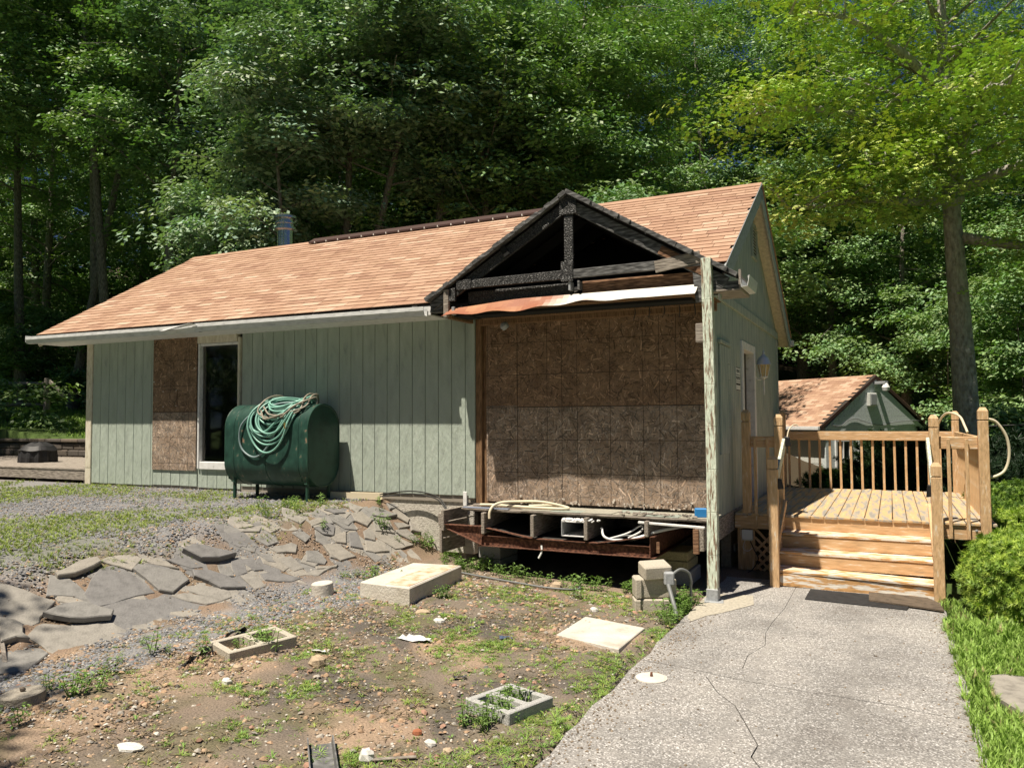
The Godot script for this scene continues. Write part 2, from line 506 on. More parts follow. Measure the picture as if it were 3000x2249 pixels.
	M.block_buff = mat(ntex(noise(SX, 0.08, 5, 88), [[0.0, 0.28, 0.25, 0.2], [0.5, 0.46, 0.42, 0.35], [1.0, 0.62, 0.58, 0.5]]), Color.WHITE, Vector3(2, 2, 2), 0.95, speck_n, Vector3.ONE, 1.0)
	M.block_yellow = mat(fine, lin(0.5, 0.45, 0.26), Vector3(2, 2, 2), 0.95, speck_n, Vector3.ONE, 0.8)
	M.slate = []
	for k in [[0.31, 0.292, 0.262], [0.26, 0.252, 0.238], [0.34, 0.315, 0.275], [0.22, 0.214, 0.21]]:
		M.slate.append(mat(ntex(noise(SX, 0.012, 6, 90 + M.slate.size()), [[0.0, 0.55], [0.4, 0.85], [1.0, 1.05]]), lin(k[0], k[1], k[2]), Vector3(1.1, 4, 1.1), 0.85, fine_n, Vector3.ONE, 0.5))
	M.ground = mat(ntex(noise(SX, 0.05, 5, 95), [[0.0, 0.4], [0.5, 0.85], [1.0, 1.2]], 1024), Color.WHITE, Vector3(0.9, 0.9, 0.9), 0.97, ntex(noise(SX, 0.05, 5, 95), [], 1024, 6.0), Vector3.ONE, 1.0)
	M.ground.vertex_color_use_as_albedo = true
	M.pebble = mat(fine, Color.WHITE, Vector3(6, 6, 6), 0.9)
	M.pebble.vertex_color_use_as_albedo = true
	M.rock = mat(fine, lin(0.55, 0.43, 0.3), Vector3(3, 3, 3), 0.92, fine_n, Vector3.ONE, 0.7)
	M.rock_white = mat(fine, lin(0.75, 0.74, 0.7), Vector3(3, 3, 3), 0.9, fine_n, Vector3.ONE, 0.5)
	M.wall_block = mat(fine, lin(0.17, 0.14, 0.115), Vector3(1.5, 1.5, 1.5), 0.95, fine_n, Vector3.ONE, 1.0)
	var bark := ntex(noise(SX, 0.03, 5, 97), [[0.0, 0.06, 0.053, 0.046], [0.4, 0.19, 0.17, 0.15], [0.7, 0.32, 0.295, 0.26], [1.0, 0.5, 0.48, 0.43]])
	M.bark = mat(bark, Color.WHITE, Vector3(1.6, 0.35, 1.6), 0.95, ntex(noise(SX, 0.03, 5, 97), [], 512, 10.0), Vector3.ONE, 1.0)
	M.bark_pale = mat(ntex(noise(SX, 0.02, 5, 98), [[0.0, 0.14, 0.125, 0.11], [0.4, 0.32, 0.3, 0.265], [0.7, 0.45, 0.43, 0.39], [1.0, 0.62, 0.6, 0.56]]), Color.WHITE, Vector3(1.2, 0.4, 1.2), 0.95, ntex(noise(SX, 0.03, 5, 97), [], 512, 10.0), Vector3.ONE, 1.0)
	M.twig = flat(lin(0.4, 0.36, 0.3), 0.9)
	M.leaf = flat(Color.WHITE, 0.5)
	M.leaf.metallic_specular = 0.45
	M.leaf.vertex_color_use_as_albedo = true
	M.leaf.backlight_enabled = true
	M.leaf.backlight = Color(0.6, 0.68, 0.3)
	M.blade = flat(Color.WHITE, 0.6)
	M.blade.vertex_color_use_as_albedo = true
	M.blade.backlight_enabled = true
	M.blade.backlight = Color(0.5, 0.6, 0.2)
	M.asbestos = mat(fine, lin(0.68, 0.7, 0.66), Vector3(1.5, 1.5, 1.5), 0.85)
	M.brick_grey = mat(fine, lin(0.72, 0.79, 0.8), Vector3(1, 1, 1), 0.85)
	M.black_print = flat(lin(0.02, 0.02, 0.02), 0.6)
	M.white_print = flat(lin(0.75, 0.75, 0.72), 0.6)

# ---------------------------------------------------------------- lie of the land
func ss(a: float, b: float, x: float) -> float:
	var t := clampf((x - a) / (b - a), 0.0, 1.0)
	return t * t * (3.0 - 2.0 * t)

func pw(x: float, a: float, b: float, c: float, fa: float, fb: float, fc: float) -> float:
	if x < b:
		return lerpf(fa, fb, clampf((x - a) / (b - a), 0, 1))
	return lerpf(fb, fc, clampf((x - b) / (c - b), 0, 1))

func foot(z: float) -> float: return pw(clampf(-z, 3.5, 8.8), 3.5, 6.0, 8.8, -5.7, -5.6, -5.15)
func brow(z: float) -> float: return pw(clampf(-z, 3.5, 8.8), 3.5, 6.0, 8.8, -7.9, -7.1, -6.35)

func hgt(x: float, z: float) -> float:
	var low := -0.165 + 0.09 * ss(-2.2, -5.4, x)
	var zz := clampf(-z, 3.5, 8.8)
	var up := lerpf(0.5, 0.66, (zz - 3.5) / 5.3)
	var y := lerpf(low, up, ss(foot(z), brow(z), x))
	y -= 0.25 * ss(1.0, 5.0, x)
	var back := lerpf(1.3, -0.9, ss(-13.0, 1.0, x)) + 0.06 * maxf(0.0, -12.0 - z) + 0.13 * maxf(0.0, -26.0 - z) + 0.12 * maxf(0.0, -48.0 - z)
	back += 0.06 * maxf(0.0, -18.0 - x)
	var bt := lerpf(ss(-12.06, -12.16, z), ss(-13.0, -20.0, z), ss(-12.6, -12.3, x))
	return lerpf(y, back, bt)

func gp(x: float, z: float, up := 0.0) -> Vector3:
	return Vector3(x, hgt(x, z) + up, z)

func _ready() -> void:
	rng.seed = 20240611
	# ---- camera
	var cam := Camera3D.new()
	cam.name = "camera"
	cam.transform = Transform3D(Basis(Vector3(0.90018, -0.0055, -0.43547), Vector3(0.02491, 0.99893, 0.03888), Vector3(0.43479, -0.04585, 0.89936)), Vector3(0, 1.72, 0))
	cam.fov = rad_to_deg(2.0 * atan(1124.5 / 2290.0))
	cam.near = 0.05
	cam.far = 400.0
	add_child(cam)
	cam.make_current()
	# ---- sky and sun
	var we := WorldEnvironment.new()
	we.name = "environment"
	var env := Environment.new()
	env.background_mode = Environment.BG_SKY
	var sky := ProceduralSkyMaterial.new()
	sky.sky_top_color = Color(0.3, 0.52, 0.9)
	sky.sky_horizon_color = Color(0.62, 0.74, 0.9)
	sky.sky_curve = 0.2
	sky.ground_bottom_color = Color(0.12, 0.13, 0.09)
	sky.ground_horizon_color = Color(0.4, 0.45, 0.42)
	sky.sky_energy_multiplier = 0.42
	env.sky = Sky.new()
	env.sky.sky_material = sky
	env.tonemap_mode = Environment.TONE_MAPPER_LINEAR
	env.tonemap_exposure = 1.52
	env.sdfgi_enabled = true
	env.ssao_enabled = true
	env.ssil_enabled = true
	we.environment = env
	add_child(we)
	var sun := DirectionalLight3D.new()
	sun.name = "sun"
	sun.light_color = Color(1.0, 0.955, 0.88)
	sun.light_energy = 1.6
	sun.light_angular_distance = 0.53
	sun.shadow_enabled = true
	sun.look_at_from_position(Vector3(-0.165, 1.0, 0.39) * 30.0, Vector3.ZERO)
	add_child(sun)
	make_materials()
	make_ground()
	make_walk()
	make_house()
	make_deck()
	make_tank()
	make_left_yard()
	make_garage()
	make_flagstones()
	make_yard_things()
	make_trees()
	make_plants()

# ---------------------------------------------------------------- ground
var nz := FastNoiseLite.new()
func n2(x: float, z: float, f: float, o := 0.0) -> float:
	return nz.get_noise_2d(x * f * 100.0 + o, z * f * 100.0 - o)

# how much gravel, grass and so on lies at a place
func gravel_at(x: float, z: float) -> float:
	var f := foot(z)
	var jitter := n2(x, z, 0.9) * 0.35
	var strip := ss(f - 0.35, f - 0.05, x + jitter) * (1.0 - ss(f + 0.45, f + 0.85, x + jitter)) * ss(-8.4, -7.2, z)
	var b := lerpf(brow(z), foot(z), 0.42 * ss(-8.2, -6.5, z))
	var terrace := (1.0 - ss(b - 0.35, b + 0.15, x + jitter)) * ss(-17.0, -14.0, x)
	terrace *= ss(-13.2, -12.4, x) if z < -9.0 else 1.0
	return clampf(maxf(strip, terrace), 0, 1)

func grass_at(x: float, z: float) -> float:
	if x > 0.45:
		return 1.0
	var b := lerpf(brow(z), foot(z), 0.3 * ss(-8.2, -6.5, z))
	var g := 0.0
	if x < b + 0.2:
		g = ss(-0.25, 0.5, n2(x, z, 0.3, 40.0) + 0.25 * n2(x, z, 1.3, 9.0) + 0.3 * ss(-8.5, -13.0, x) - 0.35 * ss(-8.0, -8.8, z) + 0.12)
		g = maxf(g, ss(0.6, 0.2, absf(x - b + 0.55)) * ss(-0.15, 0.25, n2(x, z, 0.5, 3.0)) * ss(-8.6, -7.6, z) * 0.8)
	return g

func ground_color(x: float, z: float) -> Color:
	var a := n2(x, z, 0.35)
	var b := n2(x, z, 1.4, 17.0)
	var c := n2(x, z, 0.8, 91.0)
	var tanc := Vector3(0.4, 0.29, 0.205)
	var dirt := Vector3(0.225, 0.185, 0.148)
	var loam := Vector3(0.13, 0.115, 0.1)
	var moss := Vector3(0.13, 0.125, 0.055)
	var v := dirt
	v = v.lerp(loam, ss(-0.05, 0.4, c + 0.5 * b))
	v = v.lerp(moss, ss(0.05, 0.45, -b + 0.3 * a) * 0.6)
	# raw subsoil shows through toward the foot of the bank and in scraped places
	var scrape := ss(-3.6, -4.8, x) * ss(-5.6, -4.4, z) + ss(0.2, 0.42, n2(x, z, 0.5, 55.0)) + ss(-7.0, -8.2, z) * 0.5
	v = v.lerp(tanc, clampf(scrape, 0, 1) * ss(-0.5, 0.1, b + 0.2 * a) * 0.9)
	if x < foot(z) - 0.1:
		v = v.lerp(Vector3(0.27, 0.19, 0.135), 0.7)
	v = v.lerp(Vector3(0.27, 0.275, 0.285), gravel_at(x, z) * 0.85)
	v = v.lerp(Vector3(0.09, 0.12, 0.035), grass_at(x, z) * 0.35)
	var far := maxf(ss(-14.0, -16.0, z), ss(-15.5, -17.0, x))
	var lawn := Vector3(0.075, 0.125, 0.03)
	var litter := Vector3(0.065, 0.048, 0.03)
	var wood := ss(-17.0, -21.0, z)
	v = v.lerp(lawn.lerp(litter, wood), far)
	if x > 0.45:
		v = Vector3(0.075, 0.12, 0.028)
	return Color(v.x, v.y, v.z)

func make_ground() -> void:
	nz.noise_type = FastNoiseLite.TYPE_SIMPLEX_SMOOTH
	nz.frequency = 0.01
	nz.fractal_octaves = 3
	nz.seed = 5
	var xs := []
	var zs := []
	var x := -160.0
	while x < 160.0:
		xs.append(x)
		x += 0.085 if x > -9.0 and x < 1.7 else (0.3 if x > -16.0 and x < 4.0 else (1.2 if x > -40.0 and x < 20.0 else 8.0))
	var z := -160.0
	while z < 90.0:
		zs.append(z)
		var step := 0.085 if z > -9.4 and z < -2.2 else (0.35 if z > -14.0 and z < 0.0 else (1.2 if z > -50.0 and z < 6.0 else 8.0))
		if z < -12.05 and z + step > -12.05: step = -12.05 - z + 0.0001
		elif z < -12.17 and z + step > -12.17: step = -12.17 - z + 0.0001
		z += step
	var nx := xs.size()
	var nzz := zs.size()
	var v := PackedVector3Array()
	var c := PackedColorArray()
	var idx := PackedInt32Array()
	for j in nzz:
		for i in nx:
			var px: float = xs[i]
			var pz: float = zs[j]
			var y := hgt(px, pz)
			if px > -10.0 and px < -1.9 and pz > -9.0:
				y += 0.022 * n2(px, pz, 1.6) + 0.012 * n2(px, pz, 4.0)
			elif pz < -16.0 or px < -16.0:
				y += 0.15 * n2(px, pz, 0.2)
			if px > -1.88 and px < 0.52 and pz > -9.6 and pz < 2.0:
				y = -0.26
			v.append(Vector3(px, y, pz))
			c.append(ground_color(px, pz))
	for j in nzz - 1:
		for i in nx - 1:
			var a := j * nx + i
			idx.append_array([a, a + 1, a + nx + 1, a, a + nx + 1, a + nx])
	var st := SurfaceTool.new()
	var arr := []
	arr.resize(Mesh.ARRAY_MAX)
	arr[Mesh.ARRAY_VERTEX] = v
	arr[Mesh.ARRAY_COLOR] = c
	arr[Mesh.ARRAY_INDEX] = idx
	st.create_from_arrays(arr, Mesh.PRIMITIVE_TRIANGLES)
	st.generate_normals()
	var m := st.commit()
	tag(put("ground", m, M.ground), "bare earth, gravel terrace and lawn around the house", "", "", "structure")

func pebble_mesh(seed_: int) -> ArrayMesh:
	var r := RandomNumberGenerator.new()
	r.seed = seed_
	var mb := MB.new()
	var ring := []
	for k in 6:
		var a := TAU * k / 6 + r.randf_range(-0.3, 0.3)
		var rr := r.randf_range(0.38, 0.6)
		ring.append(Vector3(cos(a) * rr, r.randf_range(-0.05, 0.1), sin(a) * rr))
	var top := []
	for k in 3:
		var a := TAU * k / 3 + r.randf_range(-0.4, 0.4)
		top.append(Vector3(cos(a) * 0.25, r.randf_range(0.26, 0.36), sin(a) * 0.25))
	mb.tri(top[0], top[1], top[2], Vector3.UP)
	for k in 3:
		var a: Vector3 = ring[k * 2]
		var b: Vector3 = ring[k * 2 + 1]
		var d: Vector3 = ring[(k * 2 + 2) % 6]
		mb.tri(a, b, top[k], a + b)
		mb.tri(b, d, top[(k + 1) % 3], b + d)
		mb.tri(top[k], b, top[(k + 1) % 3], b + Vector3.UP)
	return mb.mesh()

func make_walk() -> void:
	# one slab, broken into four by cracks that run right through it
	var w := base("concrete_walk", Vector3(-0.7, -0.15, -5.0))
	tag(w, "cracked exposed-aggregate concrete walk leading to the wooden steps", "", "", "structure")
	var r := RandomNumberGenerator.new()
	r.seed = 8
	var across := []
	for i in 15:
		var t := i / 14.0
		across.append(Vector2(lerpf(-1.83, 0.44, t), lerpf(-6.02, -5.62, t) + r.randf_range(-0.02, 0.02) + 0.03 * sin(t * 5.0)))
	var mid_hi := []
	for p in [[-0.99, -8.9], [-0.97, -8.2], [-1.02, -7.6], [-1.04, -7.2], [-0.99, -6.8], [-1.05, -6.45], [-1.03, -6.1]]:
		mid_hi.append(Vector2(p[0] + r.randf_range(-0.015, 0.015), p[1]))
	var mid_lo := []
	for p in [[-1.24, -5.8], [-1.1, -5.5], [-0.95, -5.3], [-0.87, -5.05], [-0.72, -4.72], [-0.73, -4.55], [-0.62, -4.3], [-0.5, -4.05], [-0.41, -3.85], [-0.33, -3.6], [-0.3, -3.2], [-0.24, -2.6], [-0.2, -1.2], [-0.2, 2.0]]:
		mid_lo.append(Vector2(p[0] + r.randf_range(-0.012, 0.012), p[1]))
	var left := []
	var z := -9.55
	while z < 2.0:
		left.append(Vector2(-1.79 + 0.035 * n2(3.0, z, 1.2) + 0.02 * n2(8.0, z, 4.0), z))
		z += 0.16
	var hi := PackedVector2Array([Vector2(-1.9, -9.6), Vector2(0.45, -9.6)])
	var outline := PackedVector2Array(left)
	outline.append_array([Vector2(-1.75, 2.0), Vector2(0.43, 2.0), Vector2(0.435, -5.0), Vector2(0.44, -9.55)])
	# cut strips out of the outline along the cracks
	var pieces := [outline]
	for k in [[across, 0.006], [[mid_hi[0] + Vector2(0, -1.2)] + mid_hi, 0.0022], [mid_lo, 0.0042]]:
		var crack := PackedVector2Array(k[0])
		if crack[0].x < -1.8:
			crack[0] = Vector2(-2.2, crack[0].y)
			crack[crack.size() - 1] = Vector2(0.8, crack[crack.size() - 1].y)
		for cut in Geometry2D.offset_polyline(crack, k[1], Geometry2D.JOIN_MITER, Geometry2D.END_SQUARE):
			var next := []
			for p in pieces:
				for q in Geometry2D.clip_polygons(p, cut):
					if not Geometry2D.is_polygon_clockwise(q) or pieces.size() == 1:
						next.append(q)
			pieces = next
	for p in pieces:
		var mb := MB.new()
		var poly := PackedVector2Array()
		for q in p:
			poly.append(Vector2(q.x, -q.y))
		mb.prism(poly, Transform3D(Basis(Vector3.RIGHT, Vector3(0, 0, -1), Vector3.UP), Vector3.ZERO), -0.29, -0.15)
		fin("slab_piece", mb, M.walk, w)
	# a paler patch of mortar round the post foot, feathering over the slab
	var ap := PackedVector2Array()
	for p in [[-1.8, 8.5], [-1.35, 8.62], [-1.28, 8.2], [-1.42, 7.9], [-1.52, 7.7], [-1.62, 7.55], [-1.7, 7.3], [-1.76, 7.4], [-1.79, 7.6]]:
		ap.append(Vector2(p[0], p[1]))
	var mb2 := MB.new()
	mb2.prism(ap, Transform3D(Basis(Vector3.RIGHT, Vector3(0, 0, -1), Vector3.UP), Vector3.ZERO), -0.2, -0.1445, 0.003)
	fin("mortar_patch", mb2, mat(M.fine, lin(0.5, 0.46, 0.38), Vector3(1.5, 1.5, 1.5), 0.92), w)
	var cap := MB.new()
	cap.lathe([Vector2(0.0, 0.012), Vector2(0.09, 0.012), Vector2(0.115, 0.004), Vector2(0.12, -0.05)], Transform3D(Basis.IDENTITY, Vector3(-1.6, -0.147, -5.6)), 22)
	fin("round_cap", cap, M.concrete_pale, w)
	var plug := MB.new()
	plug.lathe([Vector2(0.0, 0.03), Vector2(0.008, 0.028), Vector2(0.012, 0.0)], Transform3D(Basis.IDENTITY, Vector3(-1.6, -0.135, -5.6)), 8)
	fin("cap_plug", plug, M.rust, w)

# ---------------------------------------------------------------- house
const RE := -8.4      # eave line z
const RY := 3.2       # roof surface at the eave
const RZ := -11.7     # ridge z
const RS := 0.585     # slope

func roof_y(z: float) -> float:
	return RY + RS * (RE - z) if z > RZ else RY + RS * (RE - RZ) - RS * (RZ - z)

func make_house() -> void:
	var h := base("fire_damaged_house", Vector3(-7.0, 0.0, -11.7))
	tag(h, "long sage-green house with a terracotta shingle roof and a burnt-out front gable", "house")
	make_front_wall(h)
	make_side_wall(h)
	make_main_roof(h)
	make_gable(h)
	make_bay(h)

func siding(parent: Node, x0: float, x1: float, y0: float, y1: float, phase := 0.0) -> void:
	# boards 203 mm wide between shadow grooves on the front wall
	var x := x0
	while x < x1 - 0.02:
		var e := minf(x + 0.2035, x1)
		var t := rng.randf_range(-0.0015, 0.0015)
		bx("siding_board", Vector3(x + 0.004, y0 + rng.randf_range(-0.004, 0.004), -8.868), Vector3(e - 0.004, y1, -8.85 + t), M.siding, parent, 0.003)
		x = e

func make_front_wall(h: Node) -> void:
	var w := base("front_wall", Vector3.ZERO, h)
	w.position = Vector3.ZERO
	bx("wall_core", Vector3(-12.28, 0.66, -8.98), Vector3(-9.71, 3.06, -8.87), M.wall_core, w, 0.0)
	bx("wall_core", Vector3(-8.84, 0.66, -8.98), Vector3(-4.82, 3.06, -8.87), M.wall_core, w, 0.0)
	bx("wall_core", Vector3(-9.71, 0.66, -8.98), Vector3(-8.84, 0.99, -8.87), M.wall_core, w, 0.0)
	bx("left_wall", Vector3(-12.34, 0.6, -14.6), Vector3(-12.22, 3.1, -8.98), M.siding, h, 0.0)
	bx("back_wall", Vector3(-12.22, 0.6, -14.6), Vector3(-1.93, 3.1, -14.48), M.siding, h, 0.0)
	bx("floor", Vector3(-12.2, 0.58, -14.47), Vector3(-1.95, 0.69, -8.99), M.old_z, h, 0.0)
	bx("ceiling", Vector3(-12.2, 3.0, -14.47), Vector3(-1.95, 3.04, -9.1), M.plaster, h, 0.0)
	siding(w, -12.2, -10.72, 0.70, 3.08)
	siding(w, -10.72, -9.735, 0.715, 0.99)
	siding(w, -9.72, -8.83, 0.70, 0.99)
	siding(w, -8.82, -4.9, 0.745, 3.08)
	bx("corner_trim", Vector3(-12.345, 0.95, -8.92), Vector3(-12.205, 3.07, -8.83), M.cream, h, 0.006)
	bx("corner_trim", Vector3(-12.345, 0.67, -8.92), Vector3(-12.205, 0.945, -8.832), M.cream, h, 0.006)
	bx("end_trim", Vector3(-4.9, 0.72, -8.9), Vector3(-4.805, 3.04, -8.832), M.siding, h, 0.005)
	bx("sheet_edge", Vector3(-4.985, 0.62, -8.9), Vector3(-4.93, 0.8, -8.84), M.white, h, 0.004)
	# boarded-up window
	var bw := base("boarded_window", Vector3(-10.22, 2.0, -8.85), h)
	bw.position = Vector3(-10.22, 2.0, -8.85) - Vector3(-7.0, 0, -11.7)
	bx("board_sheet", Vector3(-10.715, 1.87, -8.85), Vector3(-9.745, 3.075, -8.83), M.osb, bw, 0.002)
	bx("board_sheet", Vector3(-10.715, 0.955, -8.848), Vector3(-9.745, 1.867, -8.829), M.osb_old, bw, 0.002)
	bx("patch_board", Vector3(-10.47, 1.95, -8.829), Vector3(-10.16, 2.22, -8.817), M.osb, bw, 0.002)
	for s in [[-10.465, 2.2], [-10.17, 2.215], [-10.17, 1.97], [-10.46, 1.96], [-10.68, 2.36], [-9.78, 2.55]]:
		bx("screw_head", Vector3(s[0] - 0.007, s[1] - 0.007, -8.83), Vector3(s[0] + 0.007, s[1] + 0.007, -8.812), M.white_print, bw, 0.003)
	# glazed patio door
	var d := base("patio_door", Vector3(-9.27, 1.0, -8.85), h)
	d.position = Vector3(-9.27, 1.0, -8.85) - Vector3(-7.0, 0, -11.7)
	bx("door_frame", Vector3(-9.705, 0.99, -8.9), Vector3(-9.668, 2.93, -8.815), M.white, d, 0.006)
	bx("door_frame", Vector3(-8.88, 0.99, -8.9), Vector3(-8.84, 3.0, -8.815), M.cream, d, 0.006)
	bx("head_board", Vector3(-9.73, 2.935, -8.9), Vector3(-8.9, 3.065, -8.818), M.cream, d, 0.006)
	bx("head_trim", Vector3(-9.668, 2.895, -8.9), Vector3(-8.88, 2.932, -8.83), M.white, d, 0.006)
	bx("door_sill", Vector3(-9.65, 0.985, -8.92), Vector3(-8.9, 1.1, -8.812), M.white, d, 0.006)
	bx("pane", Vector3(-9.665, 1.1, -8.885), Vector3(-8.88, 2.895, -8.879), M.glass, d, 0.0)
	bx("room_divider", Vector3(-10.3, 0.7, -10.4), Vector3(-8.2, 2.98, -10.3), M.plaster, h, 0.0)
	# foundation showing under the right end of the siding
	var f := MB.new()
	f.at(Vector3(-6.0, 0.37, -8.95), Vector3(2.3, 0.74, 0.12), 0.01)
	fin("foundation", f, M.concrete, h)
	bx("foundation", Vector3(-12.3, 0.4, -8.98), Vector3(-7.16, 0.685, -8.885), M.concrete_dark, h, 0.01)

func make_side_wall(h: Node) -> void:
	var X := -1.8
	var w := base("side_wall", Vector3.ZERO, h)
	w.position = Vector3.ZERO
	bx("wall_core", Vector3(X - 0.13, 0.4, -10.9), Vector3(X - 0.022, 3.2, -8.99), M.wall_core, w, 0.0)
	bx("wall_core", Vector3(X - 0.13, 0.4, -14.5), Vector3(X - 0.022, 3.2, -11.88), M.wall_core, w, 0.0)
	bx("wall_core", Vector3(X - 0.13, 2.8, -11.88), Vector3(X - 0.022, 3.2, -10.9), M.wall_core, w, 0.0)
	var z := -8.86
	while z > -14.55:
		var e := maxf(z - 0.203, -14.58)
		var lo := 0.36
		if z < -10.75 and e > -12.0:
			lo = 2.79
		bx("siding_board", Vector3(X - 0.02, lo + rng.randf_range(-0.012, 0.0), e + 0.004), Vector3(X + rng.randf_range(-0.002, 0.002), 3.14, z - 0.004), M.siding_side, w, 0.003)
		# gable boards above the frieze, cut to the rake
		var ya := roof_y(z - 0.004) - 0.16
		var yb := roof_y(e + 0.004) - 0.16
		if z - 0.1 < RZ + 0.1 and e + 0.1 > RZ - 0.1:
			ya = minf(ya, roof_y(RZ) - 0.2)
		var mb := MB.new()
		mb.prism(PackedVector2Array([Vector2(-z + 0.004, 3.24), Vector2(-e - 0.004, 3.24), Vector2(-e - 0.004, maxf(yb, 3.26)), Vector2(-z + 0.004, maxf(ya, 3.26))]), Transform3D(Basis(Vector3(0, 0, -1), Vector3.UP, Vector3.RIGHT), Vector3.ZERO), X - 0.02, X + rng.randf_range(-0.002, 0.002), 0.003)
		fin("gable_board", mb, M.siding_side, w)
		z = e
	var gc := MB.new()
	gc.prism(PackedVector2Array([Vector2(8.5, 3.1), Vector2(14.9, 3.1), Vector2(11.7, 4.95)]), Transform3D(Basis(Vector3(0, 0, -1), Vector3.UP, Vector3.RIGHT), Vector3.ZERO), X - 0.1, X - 0.022)
	fin("gable_core", gc, M.wall_core, w)
	gc = MB.new()
	gc.prism(PackedVector2Array([Vector2(8.5, 3.1), Vector2(14.9, 3.1), Vector2(11.7, 4.95)]), Transform3D(Basis(Vector3(0, 0, -1), Vector3.UP, Vector3.RIGHT), Vector3.ZERO), -12.3, -12.22)
	fin("gable_core", gc, M.siding, w)
	bx("frieze_board", Vector3(X - 0.02, 3.13, -14.6), Vector3(X + 0.03, 3.25, -8.75), M.siding_side, h, 0.006)
	bx("corner_board", Vector3(X - 0.04, 0.36, -14.62), Vector3(X + 0.02, 3.13, -14.53), M.siding_side, h, 0.006)
	# doorway with a smoke-stained leaf standing ajar inside it
	var d := base("side_door", Vector3.ZERO, h)
	d.position = Vector3(X, 0.5, -11.4) - Vector3(-7.0, 0, -11.7)
	bx("door_casing", Vector3(X - 0.1, 0.5, -10.95), Vector3(X + 0.025, 2.78, -10.83), M.white, d, 0.006)
	bx("door_casing", Vector3(X - 0.1, 0.5, -11.98), Vector3(X + 0.025, 2.78, -11.86), M.white, d, 0.006)
	bx("door_head", Vector3(X - 0.1, 2.67, -11.86), Vector3(X + 0.024, 2.78, -10.95), M.white, d, 0.006)
	bx("door_sill", Vector3(X - 0.12, 0.5, -11.86), Vector3(X + 0.03, 0.56, -10.95), M.galv, d, 0.004)
	var smoke := mat(ntex(noise(SX, 0.012, 5, 101), [[0.0, 0.05], [0.4, 0.22], [0.75, 0.5], [1.0, 0.62]]), Color.WHITE, Vector3(0.9, 0.5, 0.9), 0.6)
	bx("door_leaf", Vector3(-2.05, 0.57, -11.84), Vector3(-2.01, 2.66, -11.2), smoke, d, 0.005)
	# shuttered opening: one green sheet and a slotted strip beside it
	var s := base("covered_window", Vector3.ZERO, h)
	s.position = Vector3(X, 2.0, -9.6) - Vector3(-7.0, 0, -11.7)
	bx("cover_panel", Vector3(X, 1.3, -9.8), Vector3(X + 0.022, 2.6, -9.3), M.siding_side, s, 0.004)
	bx("head_trim", Vector3(X, 2.61, -10.02), Vector3(X + 0.04, 2.65, -9.24), M.siding_side, s, 0.004)
	for k in 6:
		bx("strip_board", Vector3(X, 1.42 + k * 0.195, -9.97), Vector3(X + 0.016, 1.42 + k * 0.195 + 0.188, -9.81), M.siding_side, s, 0.003)
	# louvred vent high in the gable
	var v := base("gable_vent", Vector3.ZERO, h)
	v.position = Vector3(X, 4.4, -12.1) - Vector3(-7.0, 0, -11.7)
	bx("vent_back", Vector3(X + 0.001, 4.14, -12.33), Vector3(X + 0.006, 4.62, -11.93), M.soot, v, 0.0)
	for q in [[4.12, 4.155, -12.36, -11.9], [4.6, 4.64, -12.36, -11.9]]:
		bx("vent_frame", Vector3(X, q[0], q[2]), Vector3(X + 0.035, q[1], q[3]), M.siding_side, v, 0.004)
	for q in [-12.36, -11.935]:
		bx("vent_frame", Vector3(X, 4.155, q), Vector3(X + 0.034, 4.6, q + 0.035), M.siding_side, v, 0.004)
	for k in 9:
		bx("slat", Vector3(X + 0.004, 4.18 + k * 0.047, -12.325), Vector3(X + 0.028, 4.19 + k * 0.047, -11.935), M.siding_side, v, 0.001, Vector3(0, 0, -0.6))
	# crawl space
	bx("crawl_wall", Vector3(-2.0, -0.2, -14.5), Vector3(-1.87, 0.38, -10.25), M.concrete_dark, h, 0.01)
	bx("crawl_wall", Vector3(-5.0, -0.3, -11.6), Vector3(-2.0, 0.58, -11.5), M.concrete_dark, h, 0.0)
	bx("crawl_wall", Vector3(-5.1, -0.3, -11.5), Vector3(-4.98, 0.62, -8.92), M.concrete_dark, h, 0.01)
	bx("foundation_vent", Vector3(-1.87, 0.0, -10.6), Vector3(-1.84, 0.1, -10.42), M.galv, h, 0.006)

func in_gable_cut(x: float, z: float) -> bool:
	# the part of the front slope that lies under the cross gable
	var half := 1.87 - (RE - z) * RS / 0.59 + 0.02
	return absf(x + 3.26) < half

